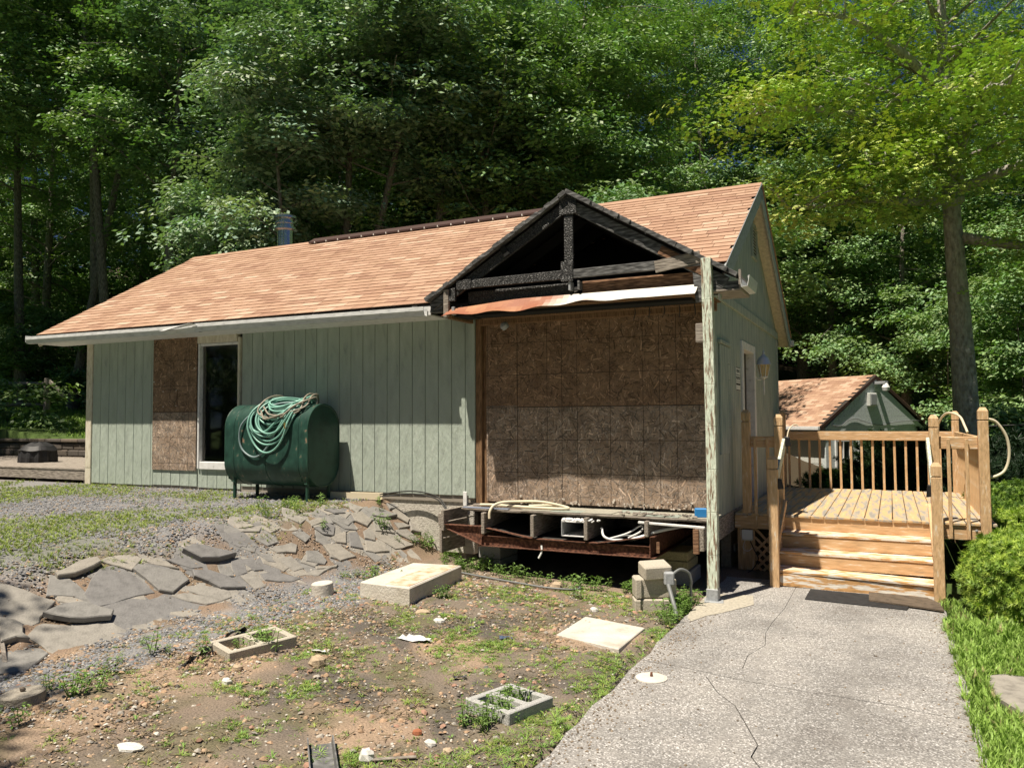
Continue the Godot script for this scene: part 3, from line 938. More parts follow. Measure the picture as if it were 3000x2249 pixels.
func make_main_roof(h: Node) -> void:
	var r := base("roof", Vector3.ZERO, h)
	r.position = Vector3.ZERO
	var x0 := -13.03
	var x1 := -1.6
	# decking: left and right of the cross gable in front, one sheet behind
	var ry := roof_y(RZ)
	var nrm := Vector3(0, 1, RS).normalized()
	var deck := MB.new()
	for q in [[x0, -5.2], [-1.36, x1 + 0.0]]:
		pass
	for seg in [[-13.03, -5.15], [-5.15, -1.6]]:
		var y_off := Vector3(0, -0.035, 0)
		deck.beam(Vector3((seg[0] + seg[1]) * 0.5, RY, RE) + y_off, Vector3((seg[0] + seg[1]) * 0.5, ry, RZ) + y_off, seg[1] - seg[0], 0.03, 0.0)
	deck.beam(Vector3(-7.315, ry - 0.035, RZ), Vector3(-7.315, RY - 0.035, -15.0), 11.43, 0.03, 0.0)
	fin("roof_deck", deck, M.felt, r)
	# the stretch under the cross gable is burnt sheathing
	var burn := MB.new()
	burn.prism(PackedVector2Array([Vector2(-5.1, 0.06), Vector2(-1.62, 0.06), Vector2(-3.26, 2.3)]), Transform3D(Basis(Vector3.RIGHT, Vector3(0, RS, -1).normalized(), nrm), Vector3(0, RY, RE)), -0.019, -0.006)
	fin("burnt_sheathing", burn, M.soot, r)
	# shingle tabs
	var slope := Vector3(0, RS, -1).normalized()
	var total := (RE - RZ) * sqrt(1 + RS * RS)
	var rows := 28
	var ex := total / rows
	var tabs := []
	for k in rows:
		var x := x0 - fmod(k * 0.155 + (k % 3) * 0.06, 0.33)
		while x < x1 - 0.02:
			var a := maxf(x, x0)
			var b := minf(x + 0.33, x1)
			x += 0.33
			if b - a < 0.05: continue
			var zc := RE - (k + 0.5) * ex / total * (RE - RZ)
			if in_gable_cut((a + b) * 0.5, zc): continue
			tabs.append([a, b, k, -(a + b) * 0.5])
	tabs.sort_custom(func(p, q): return p[3] < q[3])
	var field := MB.new()
	for i in tabs.size():
		var t: Array = tabs[i]
		var w: float = t[1] - t[0] - 0.005
		var len := ex + 0.05
		var c: Vector3 = Vector3((t[0] + t[1]) * 0.5, RY, RE) + slope * (t[2] * ex + len * 0.5 - 0.012) + nrm * (0.005 + rng.randf_range(0, 0.002))
		var tilt := Basis(Vector3.RIGHT, -0.06)
		var basis_ := Basis(Vector3.RIGHT, nrm, -slope) * tilt
		var pick := rng.randi() % 10
		var tone := 0 if pick < 3 else (1 if pick < 5 else (2 if pick < 6 else (3 if pick < 7 else (4 if pick < 8 else 5))))
		if i < 290:
			put("shingle", box_mesh(Vector3(snappedf(w, 0.005), 0.009, len), 0.0), M.shingle[tone], r, Transform3D(basis_, c))
		else:
			var lc: Color = M.shingle[tone].albedo_color.srgb_to_linear()
			field.col = lc
			field.box(Transform3D(basis_, c), Vector3(w, 0.009, len))
	tag(fin("shingle_field", field, M.shingle_v, r, true), "", "", "", "stuff")
	# back slope
	var bk := MB.new()
	bk.col = M.shingle[0].albedo_color.srgb_to_linear()
	bk.beam(Vector3(-7.315, ry - 0.008, RZ - 0.01), Vector3(-7.315, RY - 0.008, -15.02), 11.46, 0.02)
	fin("back_slope", bk, M.shingle_v, r, true)
	# ridge vent along part of the ridge
	var rv := MB.new()
	rv.prism(PackedVector2Array([Vector2(-0.16, -0.075), Vector2(-0.16, -0.045), Vector2(0, 0.055), Vector2(0.16, -0.045), Vector2(0.16, -0.075), Vector2(0, 0.02)]), Transform3D(Basis(Vector3(0, 0, -1), Vector3.UP, Vector3.RIGHT), Vector3(0, ry + 0.02, RZ)), -9.85, -4.6, 0.0)
	fin("ridge_vent", rv, M.brown_metal, r)
	var x := -9.7
	while x < -4.6:
		bx("vent_rib", Vector3(x, ry - 0.06, RZ + 0.13), Vector3(x + 0.015, ry - 0.03, RZ + 0.18), M.white_print, r, 0.0)
		x += 0.27
	var rc := MB.new()
	rc.col = M.shingle[0].albedo_color.srgb_to_linear()
	for seg in [[-13.04, -9.86], [-4.6, -1.6]]:
		rc.prism(PackedVector2Array([Vector2(-0.13, -0.075), Vector2(-0.13, -0.065), Vector2(0, 0.012), Vector2(0.13, -0.065), Vector2(0.13, -0.075), Vector2(0, 0.0)]), Transform3D(Basis(Vector3(0, 0, -1), Vector3.UP, Vector3.RIGHT), Vector3(0, ry + 0.012, RZ)), seg[0], seg[1], 0.0)
	fin("ridge_cap", rc, M.shingle_v, r, true)
	# rakes on the right gable: grey face in front, rear soffit tan with bounced light in its colour
	var fy := -0.125
	bm("rake_fascia", Vector3(x1 - 0.012, RY + fy, RE), Vector3(x1 - 0.012, ry + fy, RZ), 0.024, 0.2, M.trim_grey, r)
	bm("rake_fascia", Vector3(x1 - 0.012, ry + fy, RZ), Vector3(x1 - 0.012, RY + fy, -15.0), 0.024, 0.2, M.trim_grey, r)
	bm("rake_soffit", Vector3(x1 - 0.112, RY - 0.17, RE), Vector3(x1 - 0.112, ry - 0.17, RZ), 0.176, 0.012, M.trim_grey, r)
	bm("rake_soffit", Vector3(x1 - 0.112, ry - 0.17, RZ), Vector3(x1 - 0.112, RY - 0.17, -15.0), 0.176, 0.012, M.soffit_bounce, r)
	bm("drip_edge", Vector3(x1 + 0.004, RY - 0.012, RE), Vector3(x1 + 0.004, ry - 0.012, RZ), 0.01, 0.05, M.galv, r)
	bm("rake_fascia", Vector3(x0 + 0.012, RY + fy, RE), Vector3(x0 + 0.012, ry + fy, RZ), 0.024, 0.16, M.cream, r)
	bx("eave_soffit", Vector3(-13.0, 3.045, -8.85), Vector3(-5.2, 3.06, -8.42), M.white, r, 0.0)
	bx("eave_fascia", Vector3(-13.0, 3.05, -8.42), Vector3(-5.2, 3.175, -8.4), M.white, r, 0.0)
	bx("back_gutter", Vector3(-12.9, 3.03, -15.1), Vector3(-1.55, 3.14, -15.0), M.gutter, r, 0.01)
	# gutter, torn and sagging where a length has lifted off
	var prof := PackedVector2Array([Vector2(0, 0), Vector2(0, 0.11), Vector2(0.004, 0.11), Vector2(0.004, 0.006), Vector2(0.06, 0.006), Vector2(0.075, 0.05), Vector2(0.085, 0.068), Vector2(0.085, 0.105), Vector2(0.075, 0.11), Vector2(0.09, 0.116), Vector2(0.093, 0.066), Vector2(0.082, 0.046), Vector2(0.066, 0)])
	for seg in [[Vector3(-13.18, 3.055, -8.385), Vector3(-9.15, 3.035, -8.385)], [Vector3(-9.25, 3.048, -8.38), Vector3(-5.24, 3.03, -8.385)]]:
		var a: Vector3 = seg[0]
		var b: Vector3 = seg[1]
		var f := (b - a).normalized()
		var g := MB.new()
		g.prism(prof, Transform3D(Basis(Vector3(0, 0, 1), Vector3.UP, f), a), 0.0, a.distance_to(b))
		fin("gutter", g, M.gutter, r)
	bx("gutter_end", Vector3(-13.19, 3.075, -8.395), Vector3(-13.18, 3.19, -8.3), M.gutter, r, 0.002)
	for k in 10:
		var gx := -12.6 + k * 0.8
		bm("gutter_hanger", Vector3(gx, 3.172, -8.4), Vector3(gx, 3.155, -8.295), 0.02, 0.006, M.white, r, 0.0)
	# bent flap of gutter metal
	var fl := MB.new()
	fl.quad(Vector3(-9.95, 3.09, -8.29), Vector3(-9.15, 3.15, -8.28), Vector3(-9.2, 3.165, -8.2), Vector3(-9.75, 3.085, -8.22), Vector3.UP)
	fl.quad(Vector3(-9.8, 3.07, -8.285), Vector3(-9.35, 3.1, -8.28), Vector3(-9.45, 3.085, -8.22), Vector3(-9.7, 3.065, -8.23), Vector3.UP)
	fl.quad(Vector3(-9.95, 3.085, -8.29), Vector3(-9.15, 3.145, -8.28), Vector3(-9.2, 3.16, -8.2), Vector3(-9.75, 3.08, -8.22), Vector3.DOWN)
	fin("gutter_flap", fl, M.white, r)
	# stove pipe behind the ridge
	var c := base("chimney_pipe", Vector3.ZERO, r)
	c.position = Vector3(-11.05, 5.1, -12.25) - Vector3(-7.0, 0, -11.7)
	var p := MB.new()
	p.lathe([Vector2(0.165, 4.7), Vector2(0.165, 5.62)], Transform3D(Basis.IDENTITY, Vector3(-11.05, 0, -12.25)), 28)
	fin("pipe", p, M.steel, c)
	p = MB.new()
	p.lathe([Vector2(0.165, 5.6), Vector2(0.235, 5.62), Vector2(0.235, 5.655), Vector2(0.19, 5.67), Vector2(0.19, 5.73), Vector2(0.225, 5.735), Vector2(0.225, 5.765), Vector2(0.17, 5.77), Vector2(0.17, 5.84), Vector2(0.245, 5.845), Vector2(0.245, 5.885), Vector2(0.2, 5.92), Vector2(0.0, 5.93)], Transform3D(Basis.IDENTITY, Vector3(-11.05, 0, -12.25)), 28)
	fin("pipe_cap", p, M.steel, c)

func make_gable(h: Node) -> void:
	# burnt truss and what is left of the cross-gable roof; nothing but soot inside
	var g := base("burnt_gable", Vector3.ZERO, h)
	g.position = Vector3.ZERO
	var Z := -8.25
	var X := -3.26
	var yp := 4.35
	var sl := 0.595
	for sd in [-1.0, 1.0]:
		var foot_x: float = X + sd * 1.89
		var foot_y := yp - 1.89 * sl
		var dir := Vector3(X - foot_x, yp - foot_y, 0).normalized()
		var nrm := Vector3(-dir.y * -sd * -1.0, absf(dir.x), 0).normalized()
		nrm = Vector3(sd * absf(dir.y), absf(dir.x), 0)
		# roof sheet from the truss back to where it dies into the main slope
		var a := Vector3(foot_x, foot_y, 0) - nrm * 0.03
		var b := Vector3(X, yp, 0) - nrm * 0.03
		var sh := MB.new()
		var run := a.distance_to(b)
		var tri_poly := PackedVector2Array([Vector2(0, 8.25), Vector2(0, 8.5), Vector2(run, 10.42), Vector2(run, 8.25)])
		sh.prism(tri_poly, Transform3D(Basis((b - a).normalized(), Vector3(0, 0, -1), (b - a).normalized().cross(Vector3(0, 0, -1)) * signf(-sd)), a), -0.01, 0.01)
		fin("gable_sheathing", sh, M.soot, g)
		var top := MB.new()
		top.col = M.shingle[0].albedo_color.srgb_to_linear()
		top.prism(PackedVector2Array([Vector2(0, 8.27), Vector2(0, 8.5), Vector2(run, 10.42), Vector2(run, 8.27)]), Transform3D(Basis((b - a).normalized(), Vector3(0, 0, -1), nrm), a), 0.014, 0.024)
		tag(fin("gable_shingles", top, M.shingle_v, g, true), "", "", "", "stuff")
		# ragged charred edge of the covering
		var t := 0.0
		while t < 0.98:
			var t2 := minf(t + rng.randf_range(0.03, 0.08), 1.0)
			var d := rng.randf_range(0.0, 0.05)
			bm("charred_edge", a.lerp(b, t) + nrm * 0.002 + Vector3(0, 0, Z + 0.02 + d * 0.4), a.lerp(b, t2) + nrm * 0.002 + Vector3(0, 0, Z + 0.02 + d * 0.4), 0.06 + d, 0.042 + d * 0.3, M.char_grey, g, 0.003, nrm)
			t = t2
		# rafters: the outermost shows, three more stand inside
		var drop := nrm * 0.115
		for k in 4:
			var zz := Z - 0.02 - k * 0.61
			var t_in := 0.03 if sd > 0 else 0.16
			if k > 0: t_in = RS * (RE - zz) / 1.125 + 0.12
			var m: Material = M.char if k == 0 else M.soot
			if k == 0 and sd > 0.0:
				m = M.char_grey
			bm("rafter", a.lerp(b, minf(t_in, 0.9)) - drop + Vector3(0, 0, zz), a.lerp(b, 0.985) - drop + Vector3(0, 0, zz), 0.04, 0.125, m, g, 0.006, nrm)
		if sd < 0.0:
			bm("rafter_tail", a.lerp(b, 0.0) - drop * 0.75 + Vector3(0, 0, Z - 0.015), a.lerp(b, 0.12) - drop * 0.75 + Vector3(0, 0, Z - 0.015), 0.04, 0.1, M.char_grey, g, 0.004, nrm)
			bm("rafter_block", a.lerp(b, 0.52) - drop * 0.9 + Vector3(0, 0, Z + 0.014), a.lerp(b, 0.555) - drop * 0.9 + Vector3(0, 0, Z + 0.014), 0.03, 0.13, M.soot, g, 0.003, nrm)
		else:
			bm("rafter_scarf", a.lerp(b, 0.12) - drop + Vector3(0, 0, Z + 0.006), a.lerp(b, 0.4) - drop + Vector3(0, 0, Z + 0.006), 0.02, 0.1, M.scorched, g, 0.004, nrm)
	# bottom chord, king post, gussets
	bm("bottom_chord", Vector3(-4.58, 3.362, Z), Vector3(-3.26, 3.372, Z), 0.045, 0.105, M.char, g, 0.006)
	bm("bottom_chord", Vector3(-3.26, 3.372, Z), Vector3(-1.75, 3.385, Z), 0.045, 0.1, M.char_grey, g, 0.006)
	bx("king_post", Vector3(-3.31, 3.4, Z - 0.02), Vector3(-3.2, 4.12, Z + 0.02), M.char_v, g, 0.006)
	bx("gusset_plate", Vector3(-3.36, 4.06, Z + 0.018), Vector3(-3.15, 4.29, Z + 0.034), M.char, g, 0.003)
	bx("gusset_plate", Vector3(-3.345, 3.29, Z + 0.018), Vector3(-3.2, 3.52, Z + 0.036), M.char, g, 0.003)
	bx("gusset_plate", Vector3(-4.72, 3.3, Z + 0.018), Vector3(-4.52, 3.42, Z + 0.034), M.char, g, 0.003)
	bm("gusset_plate", Vector3(-2.25, 3.36, Z + 0.028), Vector3(-1.76, 3.43, Z + 0.028), 0.014, 0.13, M.old_x, g, 0.003)
	for s in [[-3.33, 4.26], [-3.18, 4.26], [-3.33, 4.1], [-3.2, 4.09], [-3.31, 3.5], [-3.23, 3.49], [-3.32, 3.32], [-3.24, 3.33], [-3.29, 3.42], [-2.7, 3.95], [-2.35, 3.74]]:
		bx("nail_head", Vector3(s[0] - 0.006, s[1] - 0.006, Z + 0.03), Vector3(s[0] + 0.006, s[1] + 0.006, Z + 0.038), M.galv, g, 0.002)
	# wall plate below, black on the left and merely scorched on the right
	bx("plate_beam", Vector3(-4.62, 3.135, Z - 0.12), Vector3(-3.24, 3.29, Z - 0.08), M.char, g, 0.006)
	bx("plate_beam", Vector3(-3.13, 3.135, Z - 0.12), Vector3(-1.68, 3.295, Z - 0.08), M.scorched, g, 0.006)
	bx("joist_hanger", Vector3(-3.26, 3.19, Z - 0.085), Vector3(-3.235, 3.29, Z + 0.02), M.galv, g, 0.002)
	bx("joist_hanger", Vector3(-3.15, 3.19, Z - 0.085), Vector3(-3.125, 3.29, Z + 0.02), M.char_grey, g, 0.002)
	# blackened back of the attic
	bx("attic_back", Vector3(-4.6, 3.0, -9.95), Vector3(-1.9, 3.04, -8.4), M.soot, g, 0.0)
	# left bracket and remains of the boxed eave
	bx("eave_bracket", Vector3(-4.9, 2.98, Z - 0.01), Vector3(-4.83, 3.32, Z + 0.04), M.old_x, g, 0.004)
	bx("eave_bracket", Vector3(-4.83, 3.17, Z - 0.01), Vector3(-4.74, 3.33, Z + 0.03), M.char, g, 0.004)
	bx("eave_bracket", Vector3(-4.83, 2.99, Z - 0.4), Vector3(-4.6, 3.15, Z - 0.05), M.soot, g, 0.004)
	bx("eave_bracket", Vector3(-4.79, 3.0, Z - 0.02), Vector3(-4.75, 3.1, Z + 0.03), M.galv, g, 0.003)
	var rt := MB.new()
	rt.prism(PackedVector2Array([Vector2(-5.13, 3.06), Vector2(-4.96, 3.06), Vector2(-4.93, 3.17), Vector2(-5.1, 3.18)]), Transform3D(Basis.IDENTITY, Vector3(0, 0, 0)), Z - 0.15, Z - 0.02)
	fin("torn_gutter_end", rt, M.char_grey, g)
	# right boxed eave with a tilted stub of gutter
	bx("boxed_eave", Vector3(-1.66, 3.05, Z - 0.6), Vector3(-1.36, 3.068, Z + 0.0), M.old_x, g, 0.003)
	bx("boxed_eave", Vector3(-1.64, 3.068, Z - 0.02), Vector3(-1.37, 3.15, Z - 0.005), M.char_grey, g, 0.003)
	bx("boxed_eave", Vector3(-1.375, 3.06, Z - 0.6), Vector3(-1.355, 3.2, Z + 0.0), M.old_x, g, 0.003)
	bx("eave_cap", Vector3(-1.372, 3.1, Z), Vector3(-1.345, 3.255, Z + 0.04), M.old_x, g, 0.003)
	var prof := PackedVector2Array([Vector2(0, 0), Vector2(0, 0.1), Vector2(0.004, 0.1), Vector2(0.004, 0.005), Vector2(0.06, 0.005), Vector2(0.08, 0.06), Vector2(0.08, 0.1), Vector2(0.1, 0.11), Vector2(0.086, 0.058), Vector2(0.066, 0)])
	var gt := MB.new()
	gt.prism(prof, Transform3D(Basis(Vector3(1, 0.12, 0).normalized(), Vector3(-0.12, 1, 0).normalized(), Vector3(0, 0, -1)), Vector3(-1.345, 3.07, Z + 0.05)), 0.0, 0.55)
	fin("gutter_stub", gt, M.gutter, g)
	# rusted flashing that has peeled down over the opening
	var rows := []
	var n := 44
	for i in n + 1:
		var t := float(i) / n
		var x := lerpf(-4.86, -1.8, t)
		var wav := 0.012 * sin(t * 34.0) * (1.0 - ss(0.55, 0.9, t)) + 0.022 * sin(t * 11.0 + 1.0) * ss(0.9, 0.3, t)
		var top_y := lerpf(3.09, 3.145, ss(0.0, 0.35, t))
		var ring := []
		for k in 5:
			var u := k / 4.0
			ring.append(Vector3(x, top_y - 0.135 * u * (1.0 - 0.1 * ss(0.3, 0.9, t)) - 0.015 * sin(u * PI) + wav * u, Z - 0.02 + 0.17 * u + wav * 0.8 * u))
		rows.append(ring)
	var fs := MB.new()
	for i in n:
		var t := float(i) / n
		for k in 4:
			var nn := n2(t * 3.0, k * 0.07, 1.5)
			var edge := ss(0.62, 0.3, t + nn * 0.25)
			var rusty := Vector3(0.36, 0.14, 0.08).lerp(Vector3(0.5, 0.25, 0.13), clampf(0.5 + nn * 2.0, 0, 1))
			var cc := Vector3(0.76, 0.73, 0.68).lerp(rusty, edge)
			fs.col = Color(cc.x, cc.y, cc.z)
			fs.quad(rows[i][k], rows[i + 1][k], rows[i + 1][k + 1], rows[i][k + 1], Vector3(0, 1, 0.4))
			fs.quad(rows[i][k] - Vector3(0, 0.002, 0), rows[i + 1][k] - Vector3(0, 0.002, 0), rows[i + 1][k + 1] - Vector3(0, 0.002, 0), rows[i][k + 1] - Vector3(0, 0.002, 0), Vector3(0, -1, -0.4))
	fin("rusted_flashing", fs, M.flash, g, true)

func make_bay(h: Node) -> void:
	# the opening below the gable, sheeted over with board
	var b := base("boarded_opening", Vector3.ZERO, h)
	b.position = Vector3.ZERO
	bx("stud", Vector3(-4.8, 0.66, -8.95), Vector3(-4.715, 3.04, -8.853), M.stud, b, 0.004)
	bx("stud", Vector3(-4.715, 0.66, -8.95), Vector3(-4.64, 3.04, -8.9), M.stud, b, 0.004)
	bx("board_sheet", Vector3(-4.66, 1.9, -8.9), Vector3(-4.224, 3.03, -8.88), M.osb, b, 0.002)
	bx("board_sheet", Vector3(-4.66, 0.69, -8.9), Vector3(-4.224, 1.897, -8.881), M.osb_old, b, 0.002)
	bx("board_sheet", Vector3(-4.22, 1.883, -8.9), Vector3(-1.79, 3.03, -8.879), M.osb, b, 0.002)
	bx("board_sheet", Vector3(-4.22, 0.69, -8.9), Vector3(-1.79, 1.877, -8.882), M.osb_old, b, 0.002)
	bx("header_beam", Vector3(-4.72, 2.93, -8.88), Vector3(-1.72, 3.03, -8.8), M.stud, b, 0.005)
	bx("header_beam", Vector3(-4.6, 2.985, -8.74), Vector3(-1.72, 3.04, -8.66), M.stud, b, 0.005)
	bx("soffit_board", Vector3(-4.83, 3.035, -8.98), Vector3(-1.7, 3.05, -8.26), M.stud, b, 0.0)
	bx("soffit_joist", Vector3(-4.86, 2.96, -8.8), Vector3(-4.8, 3.035, -8.24), M.stud, b, 0.004)
	for k in 5:
		var x := -2.6 + k * 0.17
		tb("hanging_strip", [Vector3(x, 2.99, -8.62), Vector3(x + 0.01, 2.93, -8.61), Vector3(x - 0.01 + k * 0.006, 2.85 + 0.02 * (k % 3), -8.6)], 0.006, M.char, b, 5)
	var lamp := MB.new()
	lamp.lathe([Vector2(0, 0), Vector2(0.05, 0.005), Vector2(0.055, 0.06), Vector2(0.025, 0.085), Vector2(0.0, 0.09)], Transform3D(Basis.from_euler(Vector3(0.7, 0, 0.4)), Vector3(-4.28, 2.86, -8.7)), 12)
	fin("lamp_socket", lamp, M.galv, b)
	var chips := MB.new()
	for i in 70:
		chips.at(Vector3(rng.randf_range(-4.2, -1.8), 0.69 + pow(rng.randf(), 2.0) * 0.09, -8.872 + rng.randf() * 0.01), Vector3(rng.randf_range(0.008, 0.035), rng.randf_range(0.008, 0.03), 0.006), 0.0, Vector3(rng.randf_range(-0.4, 0.4), rng.randf_range(-0.4, 0.4), rng.randf() * 3.0))
	tag(fin("paint_flakes", chips, mat(M.fine, lin(0.6, 0.54, 0.47), Vector3(3, 3, 3), 0.9), b), "", "", "", "stuff")
	# what remains of the bay floor
	var f := base("bay_floor", Vector3.ZERO, h)
	f.position = Vector3.ZERO
	var ed := PackedVector2Array()
	var x := -5.0
	ed.append(Vector2(-4.78, 8.9))
	ed.append(Vector2(-4.78, 8.5))
	x = -4.74
	while x < -1.76:
		ed.append(Vector2(x, 8.33 + rng.randf_range(-0.025, 0.02)))
		x += rng.randf_range(0.05, 0.16)
	ed.append(Vector2(-1.75, 8.33))
	ed.append(Vector2(-1.75, 8.9))
	for layer in [[0.622, 0.631, M.old_z], [0.633, 0.641, M.old_x], [0.643, 0.652, M.old_x]]:
		var poly := PackedVector2Array()
		for p in ed:
			poly.append(Vector2(p.x, p.y + (rng.randf_range(0.0, 0.03) if p.y < 8.45 else 0.0) + (0.652 - layer[1]) * 1.6))
		var mb := MB.new()
		mb.prism(poly, Transform3D(Basis(Vector3.RIGHT, Vector3(0, 0, -1), Vector3.UP), Vector3.ZERO), layer[0], layer[1])
		fin("floor_sheet", mb, layer[2], f)
	# peeling floor covering in a few tiles, each with its own lift
	var pale := mat(M.fine, lin(0.42, 0.4, 0.33), Vector3(1.5, 1.5, 1.5), 0.8)
	var pale2 := mat(M.fine, lin(0.36, 0.4, 0.35), Vector3(1.5, 1.5, 1.5), 0.8)
	x = -3.95
	var k2 := 0
	while x < -1.9:
		for zz in [-8.84, -8.61]:
			bx("floor_tile", Vector3(x, 0.655, zz + 0.003), Vector3(x + 0.37, 0.66 + rng.randf() * 0.004, zz + 0.222), pale if k2 % 3 else pale2, f, 0.001, Vector3(rng.randf_range(-0.01, 0.01), 0, rng.randf_range(-0.01, 0.01)))
			k2 += 1
		x += 0.375
	bx("blue_strip", Vector3(-4.72, 0.655, -8.42), Vector3(-4.1, 0.668, -8.35), flat(lin(0.2, 0.23, 0.3), 0.7), f, 0.003)
	bx("board_scrap", Vector3(-4.66, 0.655, -8.6), Vector3(-4.05, 0.69, -8.53), M.old_z, f, 0.004, Vector3(0, 0.1, 0))
	for jx in [-4.39, -3.75, -3.1, -2.4, -4.97]:
		bx("floor_joist", Vector3(jx - 0.022, 0.37 if jx < -2.6 else 0.45, -11.4), Vector3(jx + 0.022, 0.62, -8.28 + rng.randf_range(-0.02, 0.03)), M.old_z, f, 0.005)
	bx("floor_joist", Vector3(-1.88, 0.33, -11.4), Vector3(-1.79, 0.58, -8.3), M.old_z, f, 0.005)
	bx("joist_end", Vector3(-1.9, 0.3, -8.34), Vector3(-1.84, 0.56, -8.28), M.scorched, f, 0.005)
	# white plastic trims under the right edge
	bx("vinyl_strip", Vector3(-2.5, 0.575, -8.33), Vector3(-1.78, 0.6, -8.3), M.white, f, 0.004, Vector3(0, 0, -0.03))
	# duct between the joists
	var dk := base("air_duct", Vector3.ZERO, h)
	dk.position = Vector3.ZERO
	var dm: Material = M.galv
	bx("duct_wall", Vector3(-3.4, 0.4, -9.6), Vector3(-3.39, 0.57, -8.3), dm, dk, 0.0)
	bx("duct_wall", Vector3(-3.12, 0.4, -9.6), Vector3(-3.11, 0.57, -8.34), dm, dk, 0.0)
	bx("duct_wall", Vector3(-3.39, 0.4, -9.6), Vector3(-3.12, 0.408, -8.3), M.white, dk, 0.0)
	bx("duct_wall", Vector3(-3.39, 0.562, -9.6), Vector3(-3.12, 0.57, -8.28), M.white, dk, 0.0)
	# insulation tufts on the duct
	var ins := MB.new()
	for i in 40:
		ins.at(Vector3(rng.randf_range(-3.39, -2.95), 0.582 + rng.randf() * 0.012, rng.randf_range(-8.36, -8.27)), Vector3(0.04, 0.012, 0.02), 0.004, Vector3(rng.randf(), rng.randf() * 3, rng.randf()))
	tag(fin("insulation_tufts", ins, M.white, dk), "", "", "", "stuff")
	# sagging belly sheet
	var bl := MB.new()
	for i in 8:
		var t0 := i / 8.0
		var t1 := (i + 1) / 8.0
		var yf := func(t: float) -> float: return lerpf(0.43, 0.34, ss(0.0, 0.25, t)) + 0.1 * ss(0.75, 1.0, t)
		var a := Vector3(lerpf(-4.4, -2.4, t0), yf.call(t0), -8.3)
		var c := Vector3(lerpf(-4.4, -2.4, t1), yf.call(t1), -8.3)
		bl.quad(a, c, c + Vector3(0, 0.1 * (1.0 - t1), -1.2), a + Vector3(0, 0.1 * (1.0 - t0), -1.2), Vector3.UP)
		bl.quad(a - Vector3(0, 0.006, 0), c - Vector3(0, 0.006, 0), c + Vector3(0, 0.094 * (1.0 - t1), -1.2), a + Vector3(0, 0.094 * (1.0 - t0), -1.2), Vector3.DOWN)
	fin("belly_sheet", bl, flat(lin(0.035, 0.033, 0.03), 0.8), f)
	for w in [[M.white_pvc, 0.014, [Vector3(-2.95, 0.5, -8.4), Vector3(-2.9, 0.42, -8.33), Vector3(-2.8, 0.385, -8.34), Vector3(-2.7, 0.39, -8.4)]], [M.white_pvc, 0.018, [Vector3(-2.62, 0.4, -8.36), Vector3(-2.5, 0.43, -8.34), Vector3(-2.3, 0.5, -8.45), Vector3(-2.1, 0.52, -8.8)]], [M.white_pvc, 0.01, [Vector3(-2.86, 0.39, -8.36), Vector3(-2.65, 0.46, -8.4), Vector3(-2.5, 0.55, -8.42), Vector3(-2.48, 0.5, -8.36), Vector3(-2.62, 0.42, -8.33)]], [M.conduit, 0.007, [Vector3(-2.88, 0.38, -8.33), Vector3(-2.7, 0.43, -8.38), Vector3(-2.55, 0.44, -8.4)]]]:
		tb("loose_cable", spline(w[2]), w[1], w[0], f, 8)
	tb("drain_stub", spline([Vector3(-3.66, 0.27, -8.33), Vector3(-3.65, 0.2, -8.31), Vector3(-3.68, 0.13, -8.29)]), 0.012, M.white_pvc, f, 8)
	# rusted steel chassis
	var s := base("steel_frame", Vector3.ZERO, h)
	s.position = Vector3.ZERO
	for lx in [-4.43, -2.37]:
		bx("beam_web", Vector3(lx - 0.005, 0.225, -11.4), Vector3(lx + 0.005, 0.445, -8.3), M.rust, s, 0.0)
		bx("beam_flange", Vector3(lx - 0.055, 0.445, -11.4), Vector3(lx + 0.055, 0.453, -8.3), M.rust, s, 0.0)
		bx("beam_flange", Vector3(lx - 0.055, 0.217, -11.4), Vector3(lx + 0.055, 0.225, -8.3), M.rust, s, 0.0)
	bx("cross_web", Vector3(-4.425, 0.228, -8.34), Vector3(-2.375, 0.34, -8.332), M.rust, s, 0.0)
	bx("cross_flange", Vector3(-4.425, 0.34, -8.37), Vector3(-2.375, 0.347, -8.3), M.rust, s, 0.0)
	bx("cross_flange", Vector3(-4.425, 0.221, -8.37), Vector3(-2.375, 0.228, -8.29), M.rust, s, 0.0)
	var og := MB.new()
	og.prism(PackedVector2Array([Vector2(-4.97, 0.44), Vector2(-4.435, 0.44), Vector2(-4.435, 0.235), Vector2(-4.97, 0.41)]), Transform3D.IDENTITY, -8.345, -8.338)
	fin("outrigger", og, M.rust, s)
	bm("outrigger_flange", Vector3(-4.97, 0.447, -8.34), Vector3(-4.49, 0.447, -8.34), 0.07, 0.007, M.rust, s, 0.0)
	bm("outrigger_flange", Vector3(-4.9, 0.395, -8.33), Vector3(-4.44, 0.235, -8.33), 0.07, 0.008, M.rust, s, 0.0)
	bm("bent_flange", Vector3(-4.42, 0.447, -8.31), Vector3(-3.73, 0.345, -8.31), 0.06, 0.007, M.rust, s, 0.0)
	bm("bent_flange", Vector3(-2.98, 0.345, -8.31), Vector3(-2.38, 0.447, -8.31), 0.06, 0.007, M.rust, s, 0.0)
	bx("web_plate", Vector3(-2.3, 0.28, -8.31), Vector3(-2.265, 0.4, -8.305), M.scorched, s, 0.002)
	# left end board of the bay
	bx("end_board", Vector3(-5.02, 0.1, -8.9), Vector3(-4.985, 0.42, -8.31), M.old_z, f, 0.004)
	bx("end_board", Vector3(-5.03, 0.43, -8.9), Vector3(-4.985, 0.58, -8.3), M.old_z, f, 0.004)
	bm("lath_scrap", Vector3(-4.97, 0.47, -8.34), Vector3(-4.65, 0.54, -8.6), 0.02, 0.012, M.old_x, f)
	bm("lath_scrap", Vector3(-4.97, 0.28, -8.32), Vector3(-4.7, 0.34, -8.55), 0.02, 0.012, M.old_x, f)
